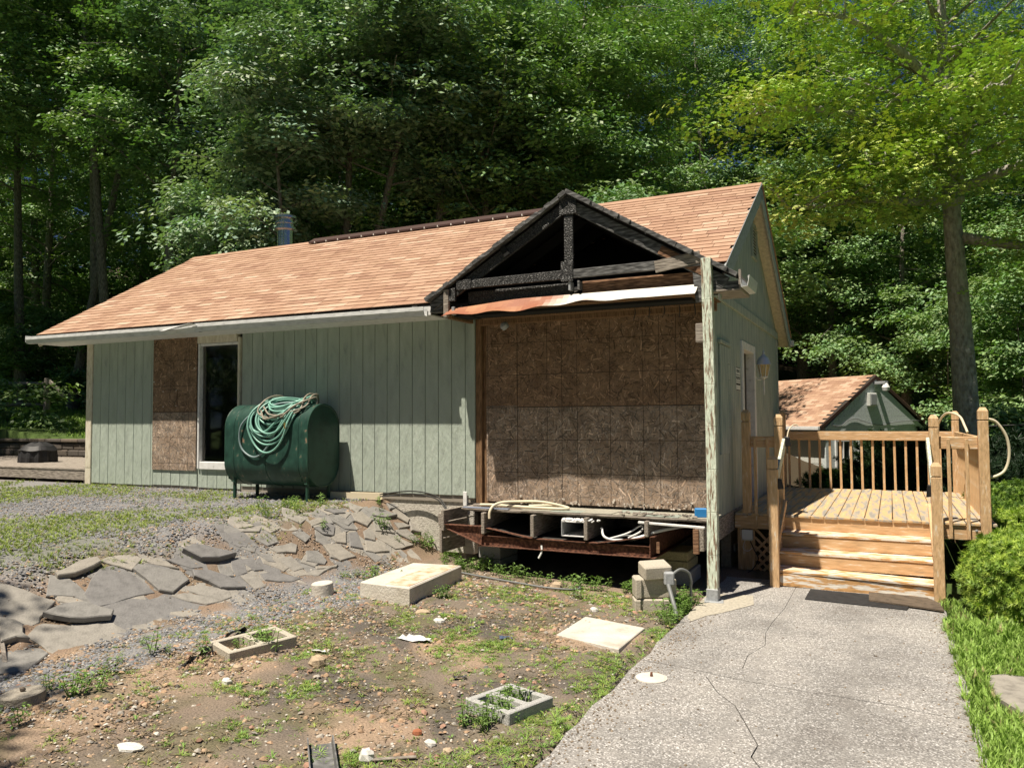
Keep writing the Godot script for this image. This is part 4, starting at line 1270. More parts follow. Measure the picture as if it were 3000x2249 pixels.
	# timber post propping the gable corner, metal shoe at the foot
	var p := base("porch_post", Vector3.ZERO, h)
	p.position = Vector3.ZERO
	var pb := MB.new()
	var pts := []
	for i in 9:
		pts.append(Vector3(-1.685 + 0.012 * sin(i * 0.5), lerpf(-0.12, 3.4, i / 8.0), -8.22))
	for i in 8:
		pb.beam(pts[i], pts[i + 1], 0.105, 0.105, 0.004, Vector3(0, 0, 1))
	fin("post_timber", pb, M.peel, p)
	bx("post_shoe", Vector3(-1.745, -0.15, -8.285), Vector3(-1.625, -0.02, -8.157), M.galv, p, 0.006)
	bx("shoe_plate", Vector3(-1.77, -0.15, -8.3), Vector3(-1.58, -0.138, -8.1), M.galv, p, 0.003, Vector3(0, 0.2, 0))
	bx("post_bracket", Vector3(-1.82, 2.52, -8.27), Vector3(-1.735, 2.72, -8.2), M.old_x, p, 0.006)
	bx("post_bracket", Vector3(-1.84, 2.95, -8.28), Vector3(-1.735, 3.38, -8.24), M.char_grey, p, 0.004, Vector3(0, 0, 0.08))

# ---------------------------------------------------------------- wooden deck and steps
func deck_post(d: Node, called: String, x: float, z: float, y0: float, y1: float, w := 0.1) -> void:
	var p := base(called, Vector3.ZERO, d)
	p.position = Vector3(x, y0, z) - d.position
	bx("post_body", Vector3(x - w / 2, y0, z - w / 2), Vector3(x + w / 2, y1 - 0.15, z + w / 2), M.deck_y, p, 0.004)
	bx("post_groove", Vector3(x - w / 2 + 0.012, y1 - 0.16, z - w / 2 + 0.012), Vector3(x + w / 2 - 0.012, y1 - 0.13, z + w / 2 - 0.012), M.deck_y, p, 0.002)
	var mb := MB.new()
	mb.lathe([Vector2(w * 0.7071, 0.0), Vector2(w * 0.7071, 0.095), Vector2(w * 0.36, 0.135), Vector2(0, 0.135)], Transform3D(Basis(Vector3.UP, PI / 4), Vector3(x, y1 - 0.135, z)), 4)
	var sharp := MB.new()
	for i in range(0, mb.v.size(), 3):
		sharp.tri(mb.v[i], mb.v[i + 1], mb.v[i + 2], mb.n[i] + mb.n[i + 1] + mb.n[i + 2])
	fin("post_cap", sharp, M.deck_y, p)

func make_deck() -> void:
	var d := base("wooden_deck", Vector3(-0.4, 0.0, -12.0))
	tag(d, "honey-stained wooden deck with railing and four peeling steps beside the house", "deck")
	var Y := 0.55
	var x := -1.77
	var k := 0
	while x < 0.9:
		var back := -14.08
		if k == 9: back = -14.2
		bx("floor_board", Vector3(x, Y - 0.032 + rng.randf_range(-0.003, 0.003), back), Vector3(x + 0.1405, Y + rng.randf_range(-0.003, 0.003), -10.04), M.deck_floor, d, 0.006, Vector3(0, rng.randf_range(-0.0015, 0.0015), 0))
		x += 0.1475
		k += 1
	bx("rim_joist", Vector3(-1.78, 0.36, -10.1), Vector3(-1.25, 0.518, -10.06), M.deck_x, d, 0.004)
	bx("rim_joist", Vector3(0.47, 0.36, -10.1), Vector3(0.9, 0.518, -10.06), M.deck_x, d, 0.004)
	bx("rim_joist", Vector3(-1.78, 0.34, -14.06), Vector3(0.9, 0.518, -14.02), M.deck_x, d, 0.004)
	bx("rim_joist", Vector3(0.86, 0.36, -14.02), Vector3(0.9, 0.518, -10.1), M.deck_z, d, 0.004)
	for jx in [-1.2, -0.6, 0.0]:
		bx("floor_joist", Vector3(jx, 0.36, -14.02), Vector3(jx + 0.04, 0.518, -10.1), M.deck_z, d, 0.004)
	for q in [[0.83, 0.4], [0.83, 0.47]]:
		var bl := MB.new()
		bl.lathe([Vector2(0.014, 0), Vector2(0.012, 0.008), Vector2(0.0, 0.01)], Transform3D(Basis(Vector3.RIGHT, PI / 2), Vector3(q[0], q[1], -10.06)), 10)
		fin("carriage_bolt", bl, M.galv, d)
	# posts
	deck_post(d, "post", -1.63, -10.1, 0.53, 1.83)
	deck_post(d, "post", -1.24, -10.1, 0.36, 1.77)
	deck_post(d, "post", 0.44, -10.08, 0.36, 1.75)
	deck_post(d, "post", 0.92, -10.05, 0.37, 1.83)
	deck_post(d, "post", 0.91, -14.02, 0.36, 1.82)
	deck_post(d, "post", -1.66, -14.05, 0.36, 1.84)
	deck_post(d, "post", -1.2, -9.2, -0.16, 1.3)
	deck_post(d, "post", 0.41, -9.12, -0.16, 1.26)
	# legs under the deck
	for q in [[-1.7, -10.2], [0.85, -10.2], [0.85, -13.9], [-1.7, -13.9]]:
		bx("leg", Vector3(q[0] - 0.05, -1.0, q[1] - 0.05), Vector3(q[0] + 0.05, 0.36, q[1] + 0.05), M.deck_y, d, 0.004)
	# rails
	bx("rail", Vector3(-1.6, 1.355, -14.03), Vector3(0.88, 1.5, -13.99), M.deck_x, d, 0.006)
	bx("rail", Vector3(-1.58, 1.365, -10.12), Vector3(-1.29, 1.5, -10.08), M.deck_x, d, 0.006)
	bx("rail", Vector3(0.49, 1.365, -10.12), Vector3(0.87, 1.505, -10.08), M.deck_x, d, 0.006)
	bx("rail", Vector3(0.89, 1.36, -13.96), Vector3(0.93, 1.5, -10.1), M.deck_z, d, 0.006)
	# balusters
	var bxm := -1.56
	while bxm < 0.85:
		bx("baluster", Vector3(bxm - 0.018, 0.4, -14.066), Vector3(bxm + 0.018, 1.47, -14.031), M.deck_y, d, 0.003, Vector3(0, 0, rng.randf_range(-0.006, 0.006)))
		bxm += 0.161
	for q in [-1.52, -1.37]:
		bx("baluster", Vector3(q - 0.018, 0.385, -10.079), Vector3(q + 0.018, 1.49, -10.044), M.deck_y, d, 0.003)
	for q in [0.58, 0.755]:
		bx("baluster", Vector3(q - 0.018, 0.37, -10.059), Vector3(q + 0.018, 1.48, -10.022), M.deck_y, d, 0.003, Vector3(0, 0, rng.randf_range(-0.01, 0.01)))
	var bz := -10.25
	while bz > -13.95:
		bx("baluster", Vector3(0.931, 0.37, bz - 0.018), Vector3(0.966, 1.48, bz + 0.018), M.deck_y, d, 0.003)
		bz -= 0.15
	# stairs
	bx("riser", Vector3(-1.19, 0.375, -10.09), Vector3(0.39, 0.548, -10.062), M.deck_x, d, 0.004)
	var st := [[0.372, -9.79, 0.0], [0.196, -9.51, -0.004], [0.02, -9.22, -0.022]]
	for i in 3:
		var ty: float = st[i][0]
		var tz: float = st[i][1]
		bx("tread", Vector3(-1.23 + 0.0 * i, ty - 0.034, tz - 0.295), Vector3(0.43, ty, tz), M.tread, d, 0.007, Vector3(0.01, 0.0 if i < 2 else -0.012, st[i][2]))
		var below: float = st[i + 1][0] if i < 2 else -0.162
		bx("riser", Vector3(-1.19, below + 0.004, tz - 0.035), Vector3(0.39, ty - 0.04, tz - 0.01), M.tread if i == 2 else M.deck_x, d, 0.004, Vector3(0, 0, st[i][2]))
	for sx in [-1.205, 0.4]:
		var sp := PackedVector2Array([Vector2(10.06, 0.5), Vector2(9.78, 0.33), Vector2(9.5, 0.33), Vector2(9.48, 0.15), Vector2(9.24, 0.15), Vector2(9.22, -0.155), Vector2(9.45, -0.155), Vector2(10.06, 0.22)])
		var mb := MB.new()
		mb.prism(sp, Transform3D(Basis(Vector3(0, 0, -1), Vector3.UP, Vector3.RIGHT), Vector3.ZERO), sx - 0.02, sx + 0.02)
		fin("stringer", mb, M.deck_z, d)
	# flaking white handrails running down the steps
	for q in [[-1.175, -10.05, 1.42, -9.24, 1.02], [0.375, -10.03, 1.44, -9.15, 1.0]]:
		bm("handrail", Vector3(q[0], q[2], q[1]), Vector3(q[0], q[4], q[3]), 0.035, 0.13, M.peel, d, 0.005)
		bm("lower_rail", Vector3(q[0], q[2] - 0.72, q[1]), Vector3(q[0], q[4] - 0.72, q[3]), 0.035, 0.085, M.deck_z, d, 0.005)
	# lattice skirting at the left
	var lt := base("lattice_panel", Vector3.ZERO, d)
	lt.position = Vector3(-1.4, 0.1, -10.14) - d.position
	bx("lattice_frame", Vector3(-1.76, -0.16, -10.15), Vector3(-1.55, 0.355, -10.12), M.deck_y, lt, 0.003)
	bx("lattice_frame", Vector3(-1.275, -0.16, -10.15), Vector3(-1.24, 0.355, -10.12), M.deck_y, lt, 0.003)
	for i in 6:
		var c := 0.355 - i * 0.11
		for sgn in [1.0, -1.0]:
			var a := Vector3(-1.55, c if sgn > 0 else c - 0.28, -10.135 - 0.004 * sgn)
			var b := Vector3(-1.275, c - 0.28 if sgn > 0 else c, -10.135 - 0.004 * sgn)
			if a.y < -0.16: a = a.lerp(b, (-0.16 - a.y) / (b.y - a.y)) if b.y > -0.16 else a
			if b.y < -0.16: b = b.lerp(a, (-0.16 - b.y) / (a.y - b.y)) if a.y > -0.16 else b
			if a.y < -0.17 or b.y < -0.17: continue
			bm("slat", a, b, 0.032, 0.006, M.deck_y, lt, 0.001, Vector3(0, 0, 1))
	# black cap lights on the stair posts
	for q in [[-1.14, 1.43, -10.06], [-1.14, 0.98, -9.22], [0.36, 0.96, -9.16]]:
		var lb := MB.new()
		lb.prism(PackedVector2Array([Vector2(-0.045, -0.06), Vector2(0.05, -0.045), Vector2(0.03, 0.06), Vector2(-0.03, 0.07)]), Transform3D(Basis.IDENTITY, Vector3(q[0], q[1], q[2])), -0.03, 0.03, 0.008)
		tag(fin("step_light", lb, M.black_plastic), ["black step light on the upper left stair post of the deck", "black step light low on the lower left stair post", "black step light on the lower right stair post"][get_children().filter(func(n): return n.name.begins_with("step_light")).size() - 1], "light")
	var cw := tb("loose_wire", spline([Vector3(-1.14, 1.47, -10.05), Vector3(-1.12, 1.58, -10.1), Vector3(-1.07, 1.64, -10.15), Vector3(-1.02, 1.63, -10.18)]), 0.008, M.cable_cream)
	tag(cw, "short cream wire curling up from the upper left stair post", "cable")
	# cream cable looped over the corner post
	var cab := base("looped_cable", Vector3(1.0, 1.3, -10.3))
	tag(cab, "thick cream cable looped over the right corner post of the deck", "cable")
	tb("cable_loop", spline([Vector3(0.98, 1.7, -10.1), Vector3(1.06, 1.66, -10.12), Vector3(1.15, 1.5, -10.14), Vector3(1.17, 1.3, -10.15), Vector3(1.12, 1.13, -10.14), Vector3(1.0, 1.06, -10.1), Vector3(0.95, 1.1, -10.08)]), 0.016, M.cable_cream, cab)
	tb("cable_loop", spline([Vector3(0.62, 1.5, -12.9), Vector3(0.63, 1.65, -12.8), Vector3(0.72, 1.78, -12.6), Vector3(0.85, 1.74, -12.3), Vector3(0.9, 1.6, -12.1), Vector3(0.92, 1.52, -12.0)]), 0.016, M.cable_cream, cab)
	tb("cable_loop", spline([Vector3(0.6, 1.5, -13.0), Vector3(0.6, 1.62, -12.95), Vector3(0.58, 1.76, -12.9)]), 0.016, M.white_pvc, cab)
	# white outdoor outlet on the skirting
	var ob := base("outlet_box", Vector3(-1.63, 0.28, -10.1))
	tag(ob, "white weatherproof outlet box on the deck skirting left of the steps", "outlet box")
	bx("box_body", Vector3(-1.69, 0.21, -10.12), Vector3(-1.57, 0.34, -10.04), M.white_pvc, ob, 0.01)
	bx("box_lid", Vector3(-1.695, 0.225, -10.042), Vector3(-1.565, 0.345, -10.03), M.white_pvc, ob, 0.005)
	tb("cord", spline([Vector3(-1.6, 0.21, -10.06), Vector3(-1.55, 0.1, -10.05), Vector3(-1.5, 0.0, -10.02), Vector3(-1.56, -0.12, -9.98), Vector3(-1.6, -0.145, -9.9)]), 0.006, M.cable_black, ob)
	tb("cord", spline([Vector3(-1.66, 0.21, -10.06), Vector3(-1.68, 0.12, -10.03), Vector3(-1.62, 0.09, -10.01), Vector3(-1.57, 0.13, -10.03)]), 0.004, M.white_pvc, ob)
	# rubber mats at the foot of the steps
	var mb2 := MB.new()
	mb2.prism(PackedVector2Array([Vector2(-0.83, 9.16), Vector2(-0.84, 8.66), Vector2(0.1, 8.58), Vector2(0.12, 8.7), Vector2(-0.2, 8.78), Vector2(-0.22, 9.14)]), Transform3D(Basis(Vector3.RIGHT, Vector3(0, 0, -1), Vector3.UP), Vector3.ZERO), -0.148, -0.136, 0.003)
	tag(fin("rubber_mat", mb2, M.rubber), "torn black rubber mat lying flat at the foot of the steps", "mat")
	mb2 = MB.new()
	mb2.prism(PackedVector2Array([Vector2(-0.25, 9.16), Vector2(-0.24, 8.78), Vector2(0.25, 8.66), Vector2(0.42, 8.6), Vector2(0.4, 8.9), Vector2(0.3, 9.12)]), Transform3D(Basis(Vector3.RIGHT, Vector3(0, 0, -1), Vector3.UP), Vector3.ZERO), -0.135, -0.115, 0.005)
	tag(fin("dirt_mat", mb2, M.grit), "brown mat crusted with dirt overlapping the black rubber mat", "mat")
	# wall lantern
	var L := base("wall_lantern", Vector3(-1.68, 2.42, -12.1))
	tag(L, "weathered silver lantern with amber glass beside the side doorway", "lantern")
	var lx := Transform3D(Basis.IDENTITY, Vector3(-1.68, 2.42, -12.1))
	var roof := MB.new()
	roof.lathe([Vector2(0.115, 0.1), Vector2(0.1, 0.13), Vector2(0.075, 0.2), Vector2(0.03, 0.24), Vector2(0.014, 0.26), Vector2(0.02, 0.28), Vector2(0.008, 0.31), Vector2(0.0, 0.36)], lx, 12)
	fin("lantern_roof", roof, flat(lin(0.6, 0.62, 0.66), 0.4, 0.3), L)
	var gl := MB.new()
	gl.lathe([Vector2(0.055, -0.08), Vector2(0.09, 0.1)], lx, 6)
	fin("lantern_glass", gl, M.amber, L)
	for i in 6:
		var a := TAU * i / 6
		bm("glazing_bar", Vector3(-1.68 + cos(a) * 0.057, 2.34, -12.1 + sin(a) * 0.057), Vector3(-1.68 + cos(a) * 0.093, 2.52, -12.1 + sin(a) * 0.093), 0.008, 0.008, M.white_pvc, L, 0.0)
	var bs := MB.new()
	bs.lathe([Vector2(0.0, -0.14), Vector2(0.012, -0.13), Vector2(0.02, -0.1), Vector2(0.062, -0.09), Vector2(0.062, -0.075), Vector2(0, -0.07)], lx, 12)
	bs.lathe([Vector2(0.0, -0.36), Vector2(0.006, -0.34), Vector2(0.014, -0.3), Vector2(0.01, -0.22), Vector2(0.018, -0.14)], lx, 10)
	fin("lantern_base", bs, M.white_pvc, L)
	tb("bracket_arm", spline([Vector3(-1.8, 2.36, -12.05), Vector3(-1.76, 2.3, -12.07), Vector3(-1.68, 2.31, -12.1)]), 0.009, M.white_pvc, L)
	# notice beside the door
	var sg := base("warning_sign", Vector3(-1.79, 2.24, -10.57))
	tag(sg, "black and white private property notice left of the side doorway", "sign")
	bx("sign_plate", Vector3(-1.797, 2.08, -10.72), Vector3(-1.793, 2.4, -10.42), M.white_print, sg, 0.0)
	for q in [[2.385, 2.397], [2.29, 2.3], [2.205, 2.212], [2.16, 2.185], [2.085, 2.1]]:
		bx("print_band", Vector3(-1.793, q[0], -10.715), Vector3(-1.7925, q[1], -10.425), M.black_print, sg, 0.0)
	for q in [["PRIVATE", 2.345], ["PROPERTY", 2.252]]:
		var tm := TextMesh.new()
		tm.text = q[0]
		tm.font_size = 24
		tm.pixel_size = 0.0025
		tm.depth = 0.001
		var f := SystemFont.new()
		f.font_names = PackedStringArray(["Droid Sans"])
		f.font_weight = 700
		tm.font = f
		put("lettering", tm, M.black_print, sg, Transform3D(Basis(Vector3.UP, PI / 2), Vector3(-1.7925, q[1], -10.57)))

# ---------------------------------------------------------------- oil tank and hose
const TC := Vector3(-7.63, 1.39, -8.42)
func tank_pt(s: float, off := 0.0) -> Vector2:
	# outline of the tank end in (z, y), s running from the top centre forward and down
	var r := 0.33
	var st := 0.23
	var q := PI * r / 2.0
	if s < 0.0:
		var b := tank_pt(-s, off)
		return Vector2(-b.x, b.y)
	if s < q:
		var a := s / r
		return Vector2(sin(a) * (r + off), st + cos(a) * (r + off))
	if s < q + 2.0 * st:
		return Vector2(r + off, st - (s - q))
	var a2 := (s - q - 2.0 * st) / r
	return Vector2(cos(a2) * (r + off), -st - sin(a2) * (r + off))

func make_tank() -> void:
	var t := base("oil_tank", Vector3(-7.63, 0.65, -8.42))
	tag(t, "dark green oval fuel oil tank on four legs against the house", "tank")
	var x0 := -8.36
	var x1 := -6.91
	var n := 44
	var r := 0.33
	var per := TAU * r + 4.0 * 0.23
	var mb := MB.new()
	var ring := []
	var nor := []
	for k in n:
		var s := per * k / n - per / 2.0
		var p := tank_pt(s)
		var p2 := tank_pt(s, 0.01)
		ring.append(p)
		nor.append((p2 - p).normalized())
	var end := MB.new()
	for k in n:
		var k2 := (k + 1) % n
		var pa: Vector2 = ring[k]
		var pb: Vector2 = ring[k2]
		var na := Vector3(0, nor[k].y, nor[k].x)
		var nb := Vector3(0, nor[k2].y, nor[k2].x)
		var A := Vector3(x0, TC.y + pa.y, TC.z + pa.x)
		var B := Vector3(x0, TC.y + pb.y, TC.z + pb.x)
		var C := Vector3(x1, TC.y + pb.y, TC.z + pb.x)
		var D := Vector3(x1, TC.y + pa.y, TC.z + pa.x)
		mb.smooth(A, B, C, na, nb, nb)
		mb.smooth(A, C, D, na, nb, na)
		# rolled lip then a slightly dished end
		for sd in [-1.0, 1.0]:
			var xe: float = x1 if sd > 0 else x0
			var rings := []
			for lv in [[1.0, 0.0], [1.006, 0.012], [0.975, 0.016], [0.955, 0.002], [0.6, 0.012], [0.0, 0.016]]:
				rings.append([Vector3(xe + sd * lv[1], TC.y + pa.y * lv[0], TC.z + pa.x * lv[0]), Vector3(xe + sd * lv[1], TC.y + pb.y * lv[0], TC.z + pb.x * lv[0])])
			for q in 5:
				end.quad(rings[q][0], rings[q][1], rings[q + 1][1], rings[q + 1][0], Vector3(sd, 0, 0) + (na + nb) * (0.6 if q == 0 else 0.0))
	fin("tank_shell", mb, M.tank, t)
	for sx in [-8.2, -7.63, -7.06]:
		var seam := []
		for k in n + 1:
			var sp := tank_pt(per * (k % n) / n - per / 2.0, 0.001)
			seam.append(Vector3(sx, TC.y + sp.y, TC.z + sp.x))
		tb("weld_seam", seam, 0.005, M.tank, t, 5)
	fin("tank_end", end, M.tank_end, t)
	for lx in [-8.27, -6.98]:
		for lz in [-8.19, -8.62]:
			var gy := hgt(lx, lz) - 0.03
			tb("leg", [Vector3(lx, gy, lz), Vector3(lx, 0.98, lz)], 0.026, M.tank_end, t, 12)
			if lz > -8.4:
				tb("leg_bracket", [Vector3(lx - 0.045, 0.98, -8.115), Vector3(lx - 0.045, 0.93, -8.12), Vector3(lx - 0.026, 0.91, -8.15), Vector3(lx - 0.026, 0.885, -8.155), Vector3(lx + 0.026, 0.885, -8.155), Vector3(lx + 0.026, 0.91, -8.15), Vector3(lx + 0.045, 0.93, -8.12), Vector3(lx + 0.045, 0.98, -8.115)], 0.007, M.tank_end, t, 6)
	for q in [-7.9, -7.35]:
		tb("fill_pipe", [Vector3(q, 1.93, -8.5), Vector3(q, 2.02, -8.5)], 0.03, M.tank_end, t, 10)
	# hose thrown over the top
	var r2 := RandomNumberGenerator.new()
	r2.seed = 33
	var path := []
	var loops := [[-7.52, 0.5, 0.42, 0.62], [-7.5, 0.46, 0.46, 0.66], [-7.56, 0.42, 0.36, 0.52], [-7.5, 0.4, 0.4, 0.56], [-7.46, 0.36, 0.3, 0.44], [-7.55, 0.38, 0.22, 0.4], [-7.6, 0.34, 0.2, 0.33], [-7.5, 0.44, 0.52, 0.74], [-7.52, 0.42, 0.5, 0.7], [-7.42, 0.3, 0.18, 0.3], [-7.55, 0.32, 0.12, 0.26], [-7.5, 0.36, 0.1, 0.24]]
	for li in loops.size():
		var L: Array = loops[li]
		for k in 22:
			var a := TAU * k / 22.0 + li * 0.1
			var nx: Array = loops[mini(li + 1, loops.size() - 1)]
			var u := k / 22.0
			var cx: float = lerpf(L[0], nx[0], u)
			var rx: float = lerpf(L[1], nx[1], u)
			var sc: float = lerpf(L[2], nx[2], u)
			var sr: float = lerpf(L[3], nx[3], u)
			# loops lean to the right as they climb over the crown
			var s := (sc - sr * cos(a)) * (0.68 if sc - sr * cos(a) > 0.0 else 1.0)
			var lift := 0.02 + 0.013 * (li % 4) + 0.018 * absf(sin(a * 1.5 + li)) + 0.06 * ss(0.25, -0.25, s) * (0.5 + 0.5 * sin(li * 2.1))
			var p := tank_pt(s, lift)
			path.append(Vector3(cx + rx * 0.8 * sin(a) + 0.2 * ss(0.5, -0.2, s) - 0.04, TC.y + p.y, TC.z + p.x))
	var hose := base("garden_hose", Vector3(-7.5, 1.9, -8.2))
	tag(hose, "tangled pale green garden hose draped over the oil tank", "hose")
	tb("hose_coil", spline(path, 3), 0.0135, flat(lin(0.21, 0.43, 0.36), 0.4), hose, 7)
	var p2a := []
	for k in 60:
		var a := TAU * k / 17.0
		var s := 0.1 - 0.32 * cos(a) + 0.05 * sin(k * 0.7)
		var p := tank_pt(s, 0.07 + 0.03 * sin(k * 0.9) + 0.05 * ss(0.3, -0.1, s))
		p2a.append(Vector3(-7.42 + (0.42 - k * 0.002) * sin(a) + 0.05 * sin(k * 1.3), TC.y + p.y, TC.z + p.x))
	tb("old_hose_coil", spline(p2a, 3), 0.012, flat(lin(0.27, 0.24, 0.19), 0.5), hose, 7)
	# one long loop of darker hose hanging to the left
	var hang := []
	for q in [[-7.35, 0.05], [-7.6, 0.12], [-7.85, 0.28], [-8.02, 0.45], [-8.07, 0.62], [-8.03, 0.78], [-7.9, 0.88], [-7.76, 0.9], [-7.62, 0.82], [-7.5, 0.68], [-7.4, 0.54], [-7.28, 0.42], [-7.2, 0.25]]:
		var p := tank_pt(q[1], 0.03)
		hang.append(Vector3(q[0], TC.y + p.y, TC.z + p.x))
	tb("hose_loop", spline(hang), 0.013, flat(lin(0.2, 0.27, 0.28), 0.45), hose, 7)
	var nz_ := tank_pt(0.5, 0.06)
	tb("hose_nozzle", [Vector3(-7.23, TC.y + nz_.y + 0.05, TC.z + nz_.x), Vector3(-7.22, TC.y + nz_.y - 0.02, TC.z + nz_.x + 0.005)], 0.02, flat(lin(0.5, 0.36, 0.12), 0.35, 0.8), hose, 10)
	# gutter length lying on the gravel
	var gp_ := base("fallen_gutter", Vector3(-6.6, 0.68, -8.6))
	tag(gp_, "cream length of fallen gutter lying on the gravel right of the tank", "gutter")
	var prof := PackedVector2Array([Vector2(0, 0), Vector2(0, 0.09), Vector2(0.005, 0.09), Vector2(0.005, 0.006), Vector2(0.07, 0.006), Vector2(0.09, 0.09), Vector2(0.095, 0.09), Vector2(0.076, 0)])
	var g := MB.new()
	var ga := Vector3(-7.0, 0.655, -8.62)
	var gb := Vector3(-6.2, 0.64, -8.72)
	var f := (gb - ga).normalized()
	g.prism(prof, Transform3D(Basis(f.cross(Vector3.UP) * -1.0, Vector3.UP, f).orthonormalized(), ga), 0.0, ga.distance_to(gb))
	fin("gutter_length", g, M.cable_cream, gp_)
	tb("white_tube", spline([Vector3(-6.86, 0.68, -8.75), Vector3(-6.7, 0.72, -8.77), Vector3(-6.6, 0.7, -8.72)]), 0.012, M.white_pvc, gp_)
	var cb := base("black_cable", Vector3(-5.6, 0.6, -8.75))
	tag(cb, "black cable pair running along the foundation to the bay floor", "cable")
	for o in [0.0, 0.035]:
		tb("cable", spline([Vector3(-6.5, hgt(-6.5, -8.7) + 0.02, -8.7), Vector3(-6.1, 0.71 + o, -8.76), Vector3(-5.75, 0.75 + o, -8.78), Vector3(-5.45, 0.73 + o, -8.76), Vector3(-5.25, 0.68 + o, -8.7), Vector3(-5.08, 0.55 + o, -8.6), Vector3(-5.03, 0.45, -8.5)]), 0.009, M.cable_black, cb)

# ---------------------------------------------------------------- left yard
func make_left_yard() -> void:
	var d := base("low_deck", Vector3(-14.5, 0.5, -10.0))
	tag(d, "low grey weathered deck off the left end of the house", "deck")
	var z := -9.0
	while z > -11.6:
		bx("deck_board", Vector3(-19.0, 0.885, z - 0.138), Vector3(-12.36 if z < -9.0 else -12.4, 0.92 + rng.randf_range(-0.003, 0.003), z), M.old_x, d, 0.005)
		z -= 0.144
	bx("deck_fascia", Vector3(-19.0, 0.715, -9.05), Vector3(-12.62, 0.885, -9.01), M.old_x, d, 0.005)
	bx("deck_fascia", Vector3(-12.62, 0.715, -9.05), Vector3(-12.4, 0.88, -9.012), M.old_x, d, 0.005)
	for jx in [-18.5, -17.0, -15.5, -14.0, -12.7]:
		bx("deck_joist", Vector3(jx, 0.5, -11.5), Vector3(jx + 0.05, 0.885, -9.06), M.old_z, d, 0.004)
	# covered fire pit
	var p := base("covered_fire_pit", Vector3(-15.55, 0.92, -10.1))
	tag(p, "round fire pit under a wrinkled black vinyl cover on the low deck", "fire pit")
	var sides := 56
	var prof := [Vector2(0.34, 0.0), Vector2(0.34, 0.1), Vector2(0.325, 0.22), Vector2(0.335, 0.25), Vector2(0.345, 0.24), Vector2(0.27, 0.33), Vector2(0.15, 0.39), Vector2(0.0, 0.41)]
	var rows := []
	for i in prof.size():
		var ring := []
		for k in sides:
			var a := TAU * k / sides
			var fold: float = 0.02 * sin(a * 13.0 + 0.7 * sin(a * 3.0)) * (1.0 if i < 3 else 0.25) * (1.0 - i / 8.0)
			var rr: float = prof[i].x + fold
			ring.append(Vector3(-15.55 + cos(a) * rr, 0.92 + prof[i].y + 0.01 * sin(a * 5.0), -10.1 + sin(a) * rr))
		rows.append(ring)
	for part in [["cover_skirt", 0, 3], ["cover_top", 3, prof.size() - 1]]:
		var mb := MB.new()
		for i in range(part[1], part[2]):
			for k in sides:
				var k2 := (k + 1) % sides
				mb.quad(rows[i][k], rows[i][k2], rows[i + 1][k2], rows[i + 1][k], rows[i][k] - Vector3(-15.55, 1.0, -10.1))
		fin(part[0], mb, M.vinyl, p)
	# retaining wall, block by block
	var w := base("retaining_wall", Vector3(-17.0, 0.9, -12.1))
	tag(w, "low dry-stacked block retaining wall behind the low deck", "wall")
	bx("wall_core", Vector3(-23.0, 0.3, -12.16), Vector3(-12.5, 1.28, -12.08), M.wall_block, w, 0.0)
	var bvar := [M.wall_block, mat(M.fine, lin(0.21, 0.17, 0.135), Vector3(1.5, 1.5, 1.5), 0.95), mat(M.fine, lin(0.14, 0.12, 0.105), Vector3(1.5, 1.5, 1.5), 0.95)]
	for row in 6:
		var x := -23.0 + (0.2 if row % 2 else 0.0)
		while x < -12.6:
			var ww := 0.4
			put("block", box_mesh(Vector3(ww - 0.01, 0.142, 0.2), 0.02), bvar[rng.randi() % 3], w, Transform3D(Basis(Vector3.UP, rng.randf_range(-0.03, 0.03)), Vector3(x + ww / 2, 0.4 + row * 0.15, -12.04 - row * 0.012 + rng.randf_range(-0.012, 0.012))))
			x += ww
	var cx := -23.0
	while cx < -12.6:
		put("cap_block", box_mesh(Vector3(0.59, 0.075, 0.28), 0.015), bvar[rng.randi() % 3], w, Transform3D(Basis(Vector3.UP, rng.randf_range(-0.02, 0.02)), Vector3(cx + 0.3, 1.29, -12.1)))
		cx += 0.6
	# split-rail fence with a fallen rail
	var f := base("rail_fence", Vector3(-22.75, 1.4, -15.0))
	tag(f, "weathered post and rail fence with a broken rail at the far left", "fence")
	var gy := hgt(-22.75, -15.0)
	for px in [-22.75, -26.0, -29.2]:
		tb("fence_post", [Vector3(px, hgt(px, -15.0) - 0.2, -15.0), Vector3(px + 0.02, gy + 0.7, -15.0), Vector3(px + 0.01, gy + 1.28, -15.0)], [0.1, 0.095, 0.085], M.old_z, f, 8)
	for yy in [1.12, 0.48]:
		tb("fence_rail", [Vector3(-22.7, gy + yy, -14.98), Vector3(-24.4, gy + yy + 0.03, -14.96), Vector3(-26.1, gy + yy + 0.06, -14.98)], [0.045, 0.065, 0.05], M.old_x, f, 7)
		tb("fence_rail", [Vector3(-26.1, gy + yy + 0.06, -15.02), Vector3(-27.6, gy + yy + 0.1, -15.0), Vector3(-29.2, gy + yy + 0.12, -15.02)], [0.045, 0.065, 0.05], M.old_x, f, 7)
	bm("broken_rail", Vector3(-22.55, gy + 1.18, -14.95), Vector3(-21.3, gy + 0.66, -14.6), 0.05, 0.12, M.old_x, f, 0.01)
	for q in [[-24.6, -15.4, 0.7], [-22.0, -16.5, 0.9], [-25.8, -16.8, 1.0]]:
		pass

